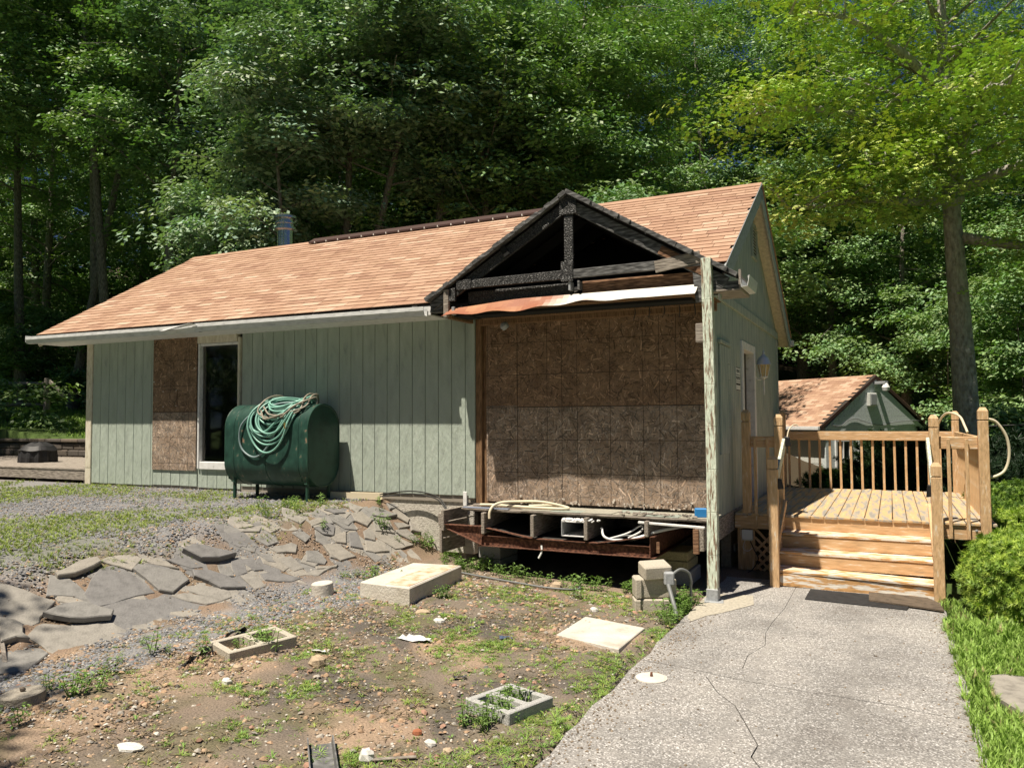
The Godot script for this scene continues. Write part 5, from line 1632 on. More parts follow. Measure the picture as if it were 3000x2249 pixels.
# ---------------------------------------------------------------- far garage
func make_garage() -> void:
	var ph := deg_to_rad(39.0)
	var g := Vector3(sin(ph), 0, -cos(ph))
	var r := Vector3(-cos(ph), 0, -sin(ph))
	var pk := Vector3(-0.38, 3.09, -27.55)
	var hw := 2.46
	var ev := 1.47
	var L := 5.6
	var gy := -1.1
	var o := base("green_garage", Vector3(-0.38, -0.9, -27.55) + r * 2.8)
	tag(o, "small sage garage with a tan shingle roof behind the deck", "garage")
	var wallx := Transform3D(Basis(g, Vector3.UP, -r), Vector3(pk.x, 0, pk.z))
	# gable end
	var mb := MB.new()
	mb.prism(PackedVector2Array([Vector2(-hw + 0.25, ev - 0.06), Vector2(hw - 0.25, ev - 0.06), Vector2(0, pk.y - 0.12)]), wallx, -0.3, -0.035)
	fin("gable_wall", mb, M.brick_grey, o)
	# long siding courses on the gable, slightly proud
	var y := ev
	while y < pk.y - 0.35:
		var half := (pk.y - y - 0.25) / (pk.y - ev) * hw - 0.2
		var c := MB.new()
		c.box(Transform3D(wallx.basis, wallx * Vector3(0, y + 0.075, -0.031)), Vector3(half * 2.0, 0.148, 0.012), 0.003)
		fin("gable_course", c, M.brick_grey, o)
		y += 0.152
	var low := MB.new()
	low.box(Transform3D(wallx.basis, wallx * Vector3(0, (ev + gy) / 2.0 - 0.03, -0.125)), Vector3(hw * 2 - 0.5, ev - gy - 0.06, 0.18))
	fin("end_wall", low, M.brick_grey, o)
	var front := MB.new()
	front.box(Transform3D(wallx.basis, wallx * Vector3(-hw + 0.35, (ev + gy) / 2.0, -L / 2)), Vector3(0.18, ev - gy - 0.05, L - 0.6))
	front.box(Transform3D(wallx.basis, wallx * Vector3(hw - 0.35, (ev + gy) / 2.0, -L / 2)), Vector3(0.18, ev - gy - 0.05, L - 0.6))
	front.box(Transform3D(wallx.basis, wallx * Vector3(0, (ev + gy) / 2.0, -L + 0.3)), Vector3(hw * 2 - 0.5, ev - gy - 0.05, 0.18))
	fin("side_wall", front, M.asbestos, o)
	# large pale shingles on the side wall
	for row in 9:
		var yy := gy + 0.05 + row * 0.272
		var xx := -0.5
		var k := 0
		while xx > -5.5:
			var ww := 0.61 if not (k == 0 and row % 2) else 0.3
			put("siding_shingle", box_mesh(Vector3(0.012, 0.268, ww - 0.006), 0.002), M.asbestos, o, Transform3D(wallx.basis * Basis(Vector3(0, 0, 1), -0.03), wallx * Vector3(-hw + 0.252, yy + 0.134, xx - ww / 2 + 0.3)))
			xx -= ww
			k += 1
	# roof slopes
	for sd in [-1.0, 1.0]:
		var a := wallx * Vector3(sd * (hw + 0.02), ev, 0)
		var b := wallx * Vector3(0, pk.y, 0)
		var nrm := (b - a).cross(r).normalized()
		if nrm.y < 0: nrm = -nrm
		var sh := MB.new()
		sh.beam(a + r * L / 2 - nrm * 0.04, b + r * L / 2 - nrm * 0.04, L, 0.06, 0.0, nrm)
		fin("roof_deck", sh, M.felt, o)
		var fld := MB.new()
		var rows := 26
		var span := a.distance_to(b)
		for k in rows:
			if sd > 0 and k > 0:
				break
			var xx := -fmod(k * 0.155, 0.33)
			while xx < L:
				var t: Color = M.shingle[rng.randi() % 6].albedo_color.srgb_to_linear()
				fld.col = t
				var cc := a.lerp(b, (k + 0.5) / rows) + r * (xx + 0.165) + nrm * 0.004
				if xx > -0.05 and xx < L - 0.3:
					fld.box(Transform3D(Basis(-r, nrm, (a - b).normalized()).orthonormalized() * Basis(Vector3.RIGHT, -0.04), cc), Vector3(0.326, 0.008, span / rows + 0.02))
				xx += 0.33
		if sd > 0:
			fld.col = M.shingle[0].albedo_color.srgb_to_linear()
			fld.beam(a + r * L / 2 + nrm * 0.004, b + r * L / 2 + nrm * 0.004, L, 0.012, 0.0, nrm)
		tag(fin("roof_shingles", fld, M.shingle_v, o, true), "", "", "", "stuff")
		bm("verge_board", a - nrm * 0.06 - r * 0.004, b - nrm * 0.06 - r * 0.004, 0.03, 0.1, M.brown_metal, o, 0.0, nrm)
		bm("gutter", wallx * Vector3(sd * (hw + 0.06), ev - 0.06, 0.0), wallx * Vector3(sd * (hw + 0.06), ev - 0.06, -L), 0.1, 0.11, M.white, o, 0.01)
	bx("eave_soffit", Vector3.ZERO, Vector3(0.01, 0.01, 0.01), M.white, o, 0.0).queue_free()
	# windows and door on the end wall under the gable
	for wv in [[-1.5, 0.1, 0.6, 1.15], [-0.15, 0.25, 1.3, 1.0], [1.35, 0.25, 0.9, 1.0]]:
		var win := base("window", Vector3.ZERO, o)
		win.position = wallx * Vector3(wv[0], wv[1], -0.02) - o.position
		var c := Vector3(wv[0], wv[1] + 0.35, -0.02)
		var fr := MB.new()
		for q in [[-wv[2] / 2, 0.0, 0.07, wv[3]], [wv[2] / 2, 0.0, 0.07, wv[3]], [0.0, wv[3] / 2, wv[2] + 0.07, 0.07], [0.0, -wv[3] / 2, wv[2] + 0.07, 0.07], [0.0, 0.0, wv[2] - 0.08, 0.04], [0.0, 0.0, 0.04, wv[3] - 0.08]]:
			fr.box(Transform3D(wallx.basis, wallx * (c + Vector3(q[0], q[1], 0.0))), Vector3(q[2], q[3], 0.06), 0.004)
		fin("window_frame", fr, M.white, win)
		var gl := MB.new()
		gl.box(Transform3D(wallx.basis, wallx * (c + Vector3(0, 0, -0.01))), Vector3(wv[2] - 0.05, wv[3] - 0.05, 0.01))
		fin("pane", gl, flat(lin(0.02, 0.025, 0.025), 0.08), win)
	# floodlight and junction box on the gable
	var fl := base("flood_light", wallx * Vector3(0.0, 2.6, 0.05))
	tag(fl, "cream floodlight on a long arm at the top of the garage gable", "light")
	var arm := MB.new()
	arm.box(Transform3D(wallx.basis, wallx * Vector3(0.0, 2.83, 0.14)), Vector3(0.16, 0.09, 0.5), 0.01)
	fin("mount", arm, M.galv, fl)
	var bulb := MB.new()
	bulb.lathe([Vector2(0.0, -0.12), Vector2(0.1, -0.1), Vector2(0.12, 0.0), Vector2(0.07, 0.1), Vector2(0.04, 0.14)], Transform3D(Basis.IDENTITY, wallx * Vector3(0.0, 2.68, 0.36)), 14)
	fin("lamp_head", bulb, M.white, fl)
	var mbx := base("meter_box", wallx * Vector3(-0.35, 2.3, 0.0))
	tag(mbx, "small grey utility box on the garage gable below the floodlight", "utility box")
	var bb := MB.new()
	bb.box(Transform3D(wallx.basis, wallx * Vector3(-0.25, 2.3, 0.03)), Vector3(0.34, 0.42, 0.14), 0.02)
	fin("box_body", bb, M.asbestos, mbx)
	bb = MB.new()
	bb.box(Transform3D(wallx.basis, wallx * Vector3(-0.25, 2.3, 0.11)), Vector3(0.26, 0.34, 0.02), 0.008)
	fin("box_lid", bb, M.galv, mbx)
	var wire := []
	for q in [[-2.9, 1.5], [-2.4, 1.48], [-1.9, 1.66], [-1.4, 1.7], [-0.8, 1.6], [0.0, 1.5], [0.6, 1.51], [1.2, 1.58], [2.2, 1.62], [3.2, 1.62]]:
		wire.append(wallx * Vector3(q[0] * 0.66, q[1], 0.0))
	tag(tb("wall_cable", spline(wire), 0.012, M.conduit), "grey cable sagging across the garage gable", "cable")
	# wires crossing behind the deck at the right
	tag(tb("overhead_wire", [Vector3(1.6, 1.55, -17.0), Vector3(6.0, 1.75, -17.5), Vector3(14.0, 2.3, -18.0)], 0.015, M.cable_black), "thin dark wire stretched across the woods at right of the deck", "wire")

# ---------------------------------------------------------------- flagstones on the bank
var bank: Node3D
func flag(s: String, thick: float, lift: float) -> void:
	var q := s.split_floats(" ")
	var c := Vector2.ZERO
	var pts := []
	for i in range(0, q.size(), 2):
		pts.append(Vector2(q[i], q[i + 1]))
		c += pts[-1]
	c /= pts.size()
	var e := 0.22
	var nrm := Vector3(hgt(c.x - e, c.y) - hgt(c.x + e, c.y), 2 * e, hgt(c.x, c.y - e) - hgt(c.x, c.y + e)).normalized()
	nrm = (nrm + Vector3(rng.randf_range(-0.05, 0.05), 0, rng.randf_range(-0.05, 0.05))).normalized()
	var o := gp(c.x, c.y, lift)
	# roughen the outline, then raise the stone square to the slope
	var ux := Vector3.RIGHT
	ux = (ux - nrm * ux.dot(nrm)).normalized()
	var uy := nrm.cross(ux)
	var rough := PackedVector2Array()
	for i in pts.size():
		var a: Vector2 = pts[i]
		var b: Vector2 = pts[(i + 1) % pts.size()]
		var segs := maxi(1, int(a.distance_to(b) / 0.09))
		for k in segs:
			var p := a.lerp(b, float(k) / segs)
			var w := Vector3(p.x - c.x, 0, p.y - c.y)
			w.y = -(nrm.x * w.x + nrm.z * w.z) / nrm.y
			rough.append(Vector2(w.dot(ux), w.dot(uy)) * 1.07 + Vector2(rng.randf_range(-1, 1), rng.randf_range(-1, 1)) * 0.013)
	var mb := MB.new()
	mb.prism(rough, Transform3D(Basis(ux, uy, nrm), o), -thick, 0.0, minf(0.008, thick * 0.2))
	fin("flagstone", mb, M.slate[rng.randi() % 4], bank)

func make_flagstones() -> void:
	bank = base("flagstone_bank", Vector3(-6.4, 0.2, -6.0))
	tag(bank, "bank of loose grey flagstones between the gravel terrace and the lower yard", "", "", "structure")
	# smaller pieces bedded between and under the large slabs
	var r := RandomNumberGenerator.new()
	r.seed = 12
	for i in 105:
		var z := r.randf_range(-8.5, -4.4)
		var x := lerpf(foot(z) - 0.25, brow(z) - 0.05, r.randf_range(0.0, 0.8))
		if z > -6.6: x = lerpf(foot(z) - 0.25, -6.6, r.randf())
		var s := ""
		var n := r.randi_range(4, 6)
		var a0 := r.randf() * TAU
		var rx := r.randf_range(0.12, 0.22)
		var rz := r.randf_range(0.1, 0.17)
		for k in n:
			var a := a0 - TAU * (k + r.randf_range(-0.25, 0.25)) / n
			s += "%s%.2f %.2f" % [" " if k else "", x + cos(a) * rx, z + sin(a) * rz]
		flag(s, 0.03, 0.008)
	flag("-6.78 -4.61 -6.84 -4.84 -6.82 -5.02 -6.75 -4.99 -6.71 -4.92 -6.70 -4.72 -6.74 -4.60", 0.050, 0.070)
	flag("-6.81 -5.04 -6.83 -5.15 -6.76 -5.37 -6.68 -5.40 -6.64 -5.33 -6.58 -5.20 -6.73 -5.11", 0.035, 0.020)
	flag("-6.81 -4.58 -6.70 -4.68 -6.47 -4.67 -6.33 -4.63 -6.49 -4.57 -6.61 -4.41", 0.035, 0.020)
	flag("-6.71 -5.12 -6.64 -5.16 -6.51 -5.19 -6.26 -5.19 -6.29 -5.03 -6.28 -4.80 -6.31 -4.64 -6.48 -4.67 -6.62 -4.84 -6.72 -4.97", 0.035, 0.020)
	flag("-6.56 -5.22 -6.60 -5.32 -6.46 -5.47 -6.38 -5.60 -6.26 -5.58 -6.18 -5.33 -6.23 -5.25 -6.39 -5.25", 0.060, 0.040)
	flag("-6.68 -5.40 -6.59 -5.54 -6.40 -5.62 -6.55 -5.45 -6.62 -5.37", 0.035, 0.020)
	flag("-6.56 -5.60 -6.50 -5.78 -6.34 -5.85 -6.36 -5.73 -6.47 -5.65", 0.035, 0.020)
	flag("-6.54 -5.81 -6.54 -5.95 -6.42 -6.11 -6.29 -6.24 -6.31 -6.05 -6.38 -5.89", 0.065, 0.090)
	flag("-6.31 -5.73 -6.26 -5.88 -6.11 -5.98 -5.94 -6.03 -6.03 -5.80 -6.25 -5.69", 0.060, 0.050)
	flag("-6.21 -5.47 -6.16 -5.67 -5.98 -5.85 -5.88 -5.80 -5.88 -5.68 -6.02 -5.58", 0.035, 0.020)
	flag("-6.15 -5.32 -6.13 -5.46 -6.01 -5.59 -5.88 -5.66 -5.90 -5.49 -6.00 -5.39", 0.035, 0.020)
	flag("-6.25 -4.71 -6.26 -4.88 -6.26 -5.04 -6.19 -5.31 -6.00 -5.37 -5.88 -5.47 -5.81 -5.31 -5.84 -4.87 -5.87 -4.63 -5.99 -4.62 -6.16 -4.69", 0.035, 0.020)
	flag("-6.34 -4.22 -6.37 -4.40 -6.33 -4.54 -6.11 -4.65 -6.06 -4.59 -6.09 -4.50 -6.17 -4.32 -6.27 -4.24", 0.050, 0.080)
	flag("-6.89 -4.17 -6.82 -4.24 -6.50 -4.38 -6.39 -4.19 -6.34 -4.15 -6.33 -4.04 -6.53 -3.96", 0.035, 0.020)
	flag("-6.48 -3.93 -6.38 -3.99 -6.31 -4.01 -6.19 -3.94 -6.11 -3.93 -6.17 -3.86 -6.16 -3.74", 0.050, 0.060)
	flag("-6.18 -3.98 -6.28 -4.11 -6.28 -4.18 -6.16 -4.31 -6.08 -4.48 -6.01 -4.54 -5.88 -4.60 -5.79 -4.47 -5.75 -4.17 -5.74 -4.05 -5.80 -3.96 -5.98 -3.99", 0.035, 0.020)
	flag("-6.07 -3.69 -6.10 -3.89 -5.99 -3.94 -5.86 -3.91 -5.76 -3.78 -5.68 -3.66 -5.74 -3.49", 0.035, 0.020)
	flag("-6.27 -6.26 -6.22 -6.43 -6.07 -6.41 -6.08 -6.31", 0.035, 0.020)
	flag("-6.25 -6.72 -6.21 -7.00 -6.14 -7.05 -6.08 -6.94 -6.17 -6.76", 0.035, 0.020)
	flag("-6.03 -6.35 -5.99 -6.52 -5.80 -6.71 -5.80 -6.55 -5.93 -6.34", 0.035, 0.020)
	flag("-6.09 -6.13 -6.06 -6.27 -5.87 -6.27 -5.88 -6.13", 0.035, 0.020)
	flag("-6.11 -6.69 -6.08 -6.85 -5.90 -6.85 -5.91 -6.72", 0.035, 0.020)
	flag("-5.97 -6.91 -6.04 -7.12 -5.95 -7.25 -5.88 -7.20 -5.86 -7.01", 0.035, 0.020)
	flag("-6.02 -7.39 -5.98 -7.63 -5.80 -7.40 -5.87 -7.31", 0.035, 0.020)
	flag("-5.88 -6.69 -5.79 -7.06 -5.75 -7.25 -5.74 -6.92", 0.035, 0.020)
	flag("-6.30 -6.19 -6.28 -6.32 -6.11 -6.22 -6.11 -6.08", 0.035, 0.020)
	flag("-6.31 -6.01 -6.28 -6.13 -6.11 -6.07 -6.17 -5.95", 0.035, 0.020)
	flag("-6.29 -6.51 -6.17 -6.61 -6.08 -6.63 -6.12 -6.56", 0.035, 0.020)
	flag("-6.35 -7.48 -6.33 -7.63 -6.25 -7.68 -6.27 -7.45", 0.035, 0.030)
	flag("-6.22 -7.46 -6.22 -7.67 -6.14 -7.71 -6.07 -7.59 -6.13 -7.49", 0.035, 0.030)
	flag("-6.19 -7.78 -6.18 -7.95 -6.11 -8.02 -6.00 -7.97 -6.06 -7.83", 0.035, 0.030)
	flag("-6.02 -7.37 -5.98 -7.55 -5.77 -7.62 -5.79 -7.37 -5.90 -7.34", 0.035, 0.030)
	flag("-6.01 -7.82 -5.98 -7.94 -5.79 -7.83 -5.89 -7.70", 0.035, 0.030)
	flag("-6.07 -7.56 -6.05 -7.79 -5.93 -7.66 -6.00 -7.54", 0.035, 0.030)
	flag("-5.95 -8.03 -5.96 -8.18 -5.87 -8.15 -5.82 -8.09 -5.89 -7.97", 0.035, 0.030)
	flag("-6.01 -8.32 -5.98 -8.45 -5.92 -8.53 -5.77 -8.46 -5.90 -8.22", 0.035, 0.030)
	flag("-6.20 -8.11 -6.16 -8.29 -6.03 -8.30 -5.99 -8.16 -6.10 -8.06", 0.035, 0.030)
	flag("-6.18 -8.40 -6.16 -8.53 -5.93 -8.72 -5.97 -8.51 -6.07 -8.38", 0.035, 0.030)
	flag("-6.00 -8.76 -6.03 -8.95 -5.87 -9.03 -5.80 -8.80 -5.92 -8.71", 0.035, 0.030)
	flag("-5.80 -8.87 -5.83 -9.15 -5.62 -9.19 -5.57 -9.12 -5.70 -8.76", 0.035, 0.030)
	flag("-5.79 -8.53 -5.74 -8.70 -5.59 -8.74 -5.56 -8.68 -5.75 -8.50", 0.035, 0.030)
	flag("-5.86 -7.95 -5.79 -8.07 -5.63 -8.13 -5.69 -7.93 -5.76 -7.83", 0.035, 0.030)
	flag("-5.77 -8.20 -5.74 -8.43 -5.57 -8.56 -5.62 -8.27", 0.035, 0.030)
	flag("-6.03 -7.08 -5.99 -7.23 -5.86 -7.22 -5.84 -7.14 -5.94 -6.97", 0.035, 0.030)
	flag("-5.87 -8.60 -5.83 -8.73 -5.74 -8.80 -5.79 -8.60", 0.035, 0.030)
	flag("-6.40 -7.83 -6.40 -7.97 -6.25 -8.03 -6.29 -7.90", 0.035, 0.030)
	flag("-6.13 -8.79 -6.07 -8.92 -6.01 -8.93 -6.02 -8.72", 0.035, 0.030)
	flag("-5.85 -7.01 -5.75 -7.28 -5.74 -7.22 -5.81 -7.00", 0.035, 0.030)

# ---------------------------------------------------------------- loose things in the yard
func lump(called: String, c: Vector3, s: Vector3, m: Material, seed_: int, parent: Node = null) -> MeshInstance3D:
	# an angular stone
	var r := RandomNumberGenerator.new()
	r.seed = seed_
	var rings := []
	for lv in [[-0.5, 0.75], [-0.1, 1.0], [0.25, 0.9], [0.48, 0.5]]:
		var ring := []
		for k in 8:
			var a := TAU * k / 8.0 + r.randf_range(-0.2, 0.2)
			var rr: float = lv[1] * r.randf_range(0.38, 0.56)
			ring.append(c + Vector3(cos(a) * rr * s.x, (lv[0] + r.randf_range(-0.07, 0.07)) * s.y, sin(a) * rr * s.z))
		rings.append(ring)
	var mb := MB.new()
	for i in 3:
		for k in 8:
			var k2 := (k + 1) % 8
			mb.quad(rings[i][k], rings[i][k2], rings[i + 1][k2], rings[i + 1][k], rings[i][k] - c + Vector3(0, 0.02 * i, 0))
	for k in range(1, 7):
		mb.tri(rings[3][0], rings[3][k], rings[3][k + 1], Vector3.UP)
	return fin(called, mb, m, parent)

func cinder_block(called: String, label: String, c: Vector3, ln: float, wd: float, ht: float, yaw: float, m: Material, tilt := Vector3.ZERO) -> Node3D:
	# hollow block lying with its two cores upward
	var o := base(called, c)
	tag(o, label, "cinder block")
	var x := Transform3D(Basis(Vector3.UP, yaw) * Basis.from_euler(tilt), c)
	var t := 0.05
	var mb := MB.new()
	for q in [[Vector3(0, 0, wd / 2 - t / 2), Vector3(ln, ht, t)], [Vector3(0, 0, -wd / 2 + t / 2), Vector3(ln, ht, t)]]:
		mb.box(Transform3D(x.basis, x * q[0]), q[1], 0.006)
	for px in [-ln / 2 + t / 2, 0.0, ln / 2 - t / 2]:
		mb.box(Transform3D(x.basis, x * Vector3(px, -0.001, 0)), Vector3(t, ht - 0.002, wd - 2 * t + 0.004), 0.004)
	# rounded corners of the cores
	for cx in [-ln / 4, ln / 4]:
		for sx in [-1.0, 1.0]:
			for sz in [-1.0, 1.0]:
				mb.box(Transform3D(x.basis * Basis(Vector3.UP, PI / 4), x * Vector3(cx + sx * (ln / 4 - t * 0.75), -0.004, sz * (wd / 2 - t))), Vector3(0.028, ht - 0.008, 0.028))
	fin("block_body", mb, m, o)
	return o

func make_yard_things() -> void:
	# thick tilted concrete pad
	var pad := base("concrete_pad", Vector3(-4.7, 0.0, -7.3))
	tag(pad, "thick pale concrete pad propped level on the slope in front of the bay", "concrete pad")
	var q := PackedVector2Array([Vector2(-4.93, 6.6), Vector2(-5.02, 7.72), Vector2(-4.42, 7.8), Vector2(-4.3, 6.55)])
	var mb := MB.new()
	mb.prism(q, Transform3D(Basis(Vector3.RIGHT, Vector3(0, 0, -1), Vector3.UP), Vector3(0, 0, 0)), -0.13, 0.075, 0.012)
	fin("pad_body", mb, M.concrete_pale, pad)
	var stain := MB.new()
	stain.prism(PackedVector2Array([Vector2(-4.62, 6.6), Vector2(-4.69, 7.1), Vector2(-4.66, 7.74), Vector2(-4.44, 7.77), Vector2(-4.34, 6.6)]), Transform3D(Basis(Vector3.RIGHT, Vector3(0, 0, -1), Vector3.UP), Vector3.ZERO), 0.07, 0.079)
	fin("rust_stain", stain, mat(ntex(noise(SX, 0.012, 5, 111), [[0.0, 0.42, 0.22, 0.1], [0.3, 0.5, 0.36, 0.23], [0.6, 0.58, 0.5, 0.4], [1.0, 0.64, 0.59, 0.5]]), Color.WHITE, Vector3(0.9, 0.9, 0.9), 0.9), pad)
	# thin square slab flat on the earth
	var slab := MB.new()
	slab.prism(PackedVector2Array([Vector2(-2.67, 6.38), Vector2(-2.66, 7.07), Vector2(-2.02, 6.86), Vector2(-2.03, 6.15)]), Transform3D(Basis(Vector3.RIGHT, Vector3(0, 0, -1), Vector3.UP).rotated(Vector3(0, 0, 1), 0.02), Vector3(0, 0.04, 0)), -0.22, -0.135, 0.006)
	tag(fin("paving_slab", slab, M.concrete_pale), "pale square paving slab lying flat beside the walk", "paving slab")
	# hollow blocks
	cinder_block("cinder_block", "buff weathered cinder block lying near the gravel with weeds in its cores", Vector3(-4.63, -0.075, -4.8), 0.56, 0.38, 0.12, 1.2, M.block_buff, Vector3(0.03, 0, 0.04))
	cinder_block("cinder_block", "pale grey cinder block sunk in the earth near the bottom of the yard", Vector3(-2.28, -0.155, -4.65), 0.44, 0.38, 0.14, 1.3, M.block_grey, Vector3(0.02, 0, -0.03))
	# a stack of two blocks with an electrical box and conduit
	var st := base("block_stack", Vector3(-2.15, -0.15, -7.75))
	tag(st, "leaning stack of buff concrete blocks beside the walk near the post", "block stack")
	var bx0 := Transform3D(Basis(Vector3.UP, 0.42), Vector3(-2.17, -0.075, -7.72)).scaled_local(Vector3.ONE * 1.03)
	for b in [["block", Vector3(0, -0.08, 0), Vector3(0.4, 0.2, 0.2), 0.0], ["block", Vector3(0.0, 0.12, -0.01), Vector3(0.39, 0.19, 0.19), 0.05], ["top_block", Vector3(0.01, 0.285, 0.02), Vector3(0.27, 0.13, 0.23), 0.16]]:
		var m2 := MB.new()
		var xf := bx0 * Transform3D(Basis(Vector3.UP, b[3]) * Basis(Vector3(1, 0, 0.3).normalized(), 0.13 if b[0] == "top_block" else 0.0), b[1])
		m2.box(xf, b[2], 0.014)
		if b[0] == "block":
			# raised end flanges and a recessed face
			for sx in [-1.0, 1.0]:
				m2.box(xf * Transform3D(Basis.IDENTITY, Vector3(sx * (b[2].x / 2 - 0.03), 0, b[2].z / 2 + 0.012)), Vector3(0.06, b[2].y - 0.006, 0.03), 0.008)
		fin(b[0], m2, M.block_buff, st)
	var eb := base("conduit_box", Vector3(-2.0, 0.25, -7.62))
	tag(eb, "grey electrical box with flexible conduit hung on the block stack", "electrical box")
	mb = MB.new()
	mb.box(Transform3D(Basis(Vector3.UP, 0.42), Vector3(-1.99, 0.16, -7.63)), Vector3(0.1, 0.13, 0.07), 0.014)
	fin("box_body", mb, M.galv, eb)
	tb("conduit", spline([Vector3(-1.99, 0.1, -7.6), Vector3(-1.95, 0.04, -7.53), Vector3(-1.9, -0.05, -7.45), Vector3(-1.86, -0.1, -7.35), Vector3(-1.84, -0.16, -7.28)]), 0.021, M.conduit, eb, 10)
	tb("conduit", spline([Vector3(-1.96, 0.2, -7.65), Vector3(-1.9, 0.24, -7.72), Vector3(-1.84, 0.2, -7.8), Vector3(-1.82, 0.12, -7.83), Vector3(-1.83, 0.05, -7.85), Vector3(-1.84, -0.15, -7.9)]), 0.014, M.conduit, eb, 8)
	# piers under the bay
	for p in [[-2.33, -9.15], [-4.55, -8.95]]:
		var pr := base("block_pier", Vector3(p[0], -0.2, p[1]))
		tag(pr, "yellowish block pier carrying the right steel beam" if p[0] > -3 else "grey block pier in the shade under the left steel beam", "pier")
		var rowz := [[-0.14, 0.2, M.block_grey, 0.5], [0.015, 0.1, M.block_yellow, 0.44], [0.122, 0.1, M.block_yellow, 0.44]] if p[0] > -3 else [[-0.14, 0.2, M.block_grey, 0.3], [0.065, 0.2, M.block_grey, 0.3]]
		for rw in rowz:
			bx("block", Vector3(p[0] - rw[3] / 2, rw[0] - rw[1] / 2 + 0.03, p[1] - 0.3), Vector3(p[0] + rw[3] / 2, rw[0] + rw[1] / 2 + 0.03, p[1] + 0.22), rw[2], pr, 0.01)
	# round concrete plugs
	for dsc in [["concrete_disc", "pale round concrete plug standing on the gravel strip", Vector3(-5.33, -0.05, -6.5), 0.11, 0.1], ["concrete_disc", "low brown concrete disc half buried at the lower left", Vector3(-5.1, -0.08, -3.25), 0.13, 0.06]]:
		mb = MB.new()
		mb.lathe([Vector2(0, dsc[4]), Vector2(dsc[3] - 0.008, dsc[4]), Vector2(dsc[3], dsc[4] - 0.008), Vector2(dsc[3] + 0.004, -0.08)], Transform3D(Basis.from_euler(Vector3(0.05, 0, 0.05)), dsc[2]), 26)
		tag(fin(dsc[0], mb, M.concrete_pale if dsc[3] < 0.12 else M.concrete_dark), dsc[1], "concrete disc")
	lump("grey_chip", Vector3(-5.11, -0.005, -3.25), Vector3(0.05, 0.03, 0.03), M.wall_block, 4, get_node("concrete_disc_001"))
	# broken length of grey channel
	var ch := base("channel_piece", Vector3(-2.95, -0.1, -3.55))
	tag(ch, "broken grey channel lying on the earth at the bottom edge", "channel")
	mb = MB.new()
	var cprof := PackedVector2Array([Vector2(-0.075, 0.06), Vector2(-0.067, 0.06), Vector2(-0.062, 0.014), Vector2(0.062, 0.014), Vector2(0.067, 0.06), Vector2(0.075, 0.06), Vector2(0.07, 0.0), Vector2(-0.07, 0.0)])
	var fdir := Vector3(-0.36, 0.0, -0.4).normalized()
	mb.prism(cprof, Transform3D(Basis(fdir.cross(Vector3.UP) * -1.0, Vector3.UP, fdir), Vector3(-2.6, -0.16, -3.2)), 0.0, 0.62)
	fin("channel_body", mb, mat(ntex(noise(SX, 0.02, 5, 113), [[0.0, 0.08], [0.6, 0.17], [1.0, 0.3]]), Color.WHITE, Vector3(1, 1, 1), 0.6), ch)
	# twisted strip of black sheeting
	var strip := MB.new()
	var pa := spline([gp(-4.72, -4.18, 0.02), gp(-4.78, -4.36, 0.03), gp(-4.85, -4.55, 0.035), gp(-4.92, -4.72, 0.03), gp(-5.0, -4.95, 0.04), gp(-5.0, -5.1, 0.03)], 5)
	for i in pa.size() - 1:
		var w0 := 0.022 + 0.012 * sin(i * 0.9)
		var w1 := 0.022 + 0.012 * sin((i + 1) * 0.9)
		var s0 := Vector3(cos(i * 0.6) * 0.8 + 0.4, sin(i * 0.6) * 0.8, 0.2).normalized()
		var s1 := Vector3(cos((i + 1) * 0.6) * 0.8 + 0.4, sin((i + 1) * 0.6) * 0.8, 0.2).normalized()
		strip.quad(pa[i] - s0 * w0, pa[i] + s0 * w0, pa[i + 1] + s1 * w1, pa[i + 1] - s1 * w1, Vector3.UP)
	tag(fin("plastic_strip", strip, M.black_plastic), "twisted black plastic strip on the earth left of the buff cinder block", "plastic strip")
	# stones one could pick up
	var rocks := [
		["stone", "tan angular stone right of the buff cinder block", -3.92, -4.72, 0.15, 0.09, 0.12, M.rock],
		["stone", "white lump of plaster at the bottom edge near the grey channel", -2.66, -3.62, 0.1, 0.08, 0.09, M.rock_white],
		["stone", "flat tan stone beside the thick concrete pad and the bay", -5.0, -8.0, 0.32, 0.1, 0.2, M.rock],
		["stone", "small pale stone on the scraped earth below the buff cinder block", -4.2, -4.1, 0.09, 0.05, 0.07, M.rock_white],
		["stone", "tan cobble among the gravel strip under the buff cinder block", -4.35, -4.35, 0.1, 0.05, 0.08, M.rock],
		["stone", "yellow stone near the cable at the edge of the bay", -3.35, -8.05, 0.16, 0.09, 0.12, M.rock],
		["stone", "flat brown stone in front of the thick concrete pad", -4.05, -6.4, 0.18, 0.04, 0.1, M.rock],
		["stone", "rusty red brick fragment near the bottom edge", -2.6, -4.05, 0.07, 0.04, 0.06, flat(lin(0.33, 0.12, 0.06), 0.9)],
		["stone", "tan pebble right of the white plaster lump", -2.3, -3.9, 0.07, 0.04, 0.06, M.rock],
		["stone", "white stone chip in front of the block stack", -2.65, -7.3, 0.09, 0.06, 0.07, M.rock_white],
		["stone", "white flake of stone left of the pale grey cinder block", -2.45, -3.95, 0.08, 0.04, 0.06, M.rock_white],
		["stone", "broken white slab fragment at the lower left", -3.9, -3.1, 0.2, 0.03, 0.12, M.rock_white],
		["stone", "pale stone beside the weeds in the middle of the yard", -3.75, -6.2, 0.12, 0.05, 0.1, M.rock_white]]
	for i in rocks.size():
		var k: Array = rocks[i]
		tag(lump(k[0], gp(k[2], k[3], k[5] * 0.3), Vector3(k[4], k[5], k[6]), k[7], 200 + i), k[1], "stone")
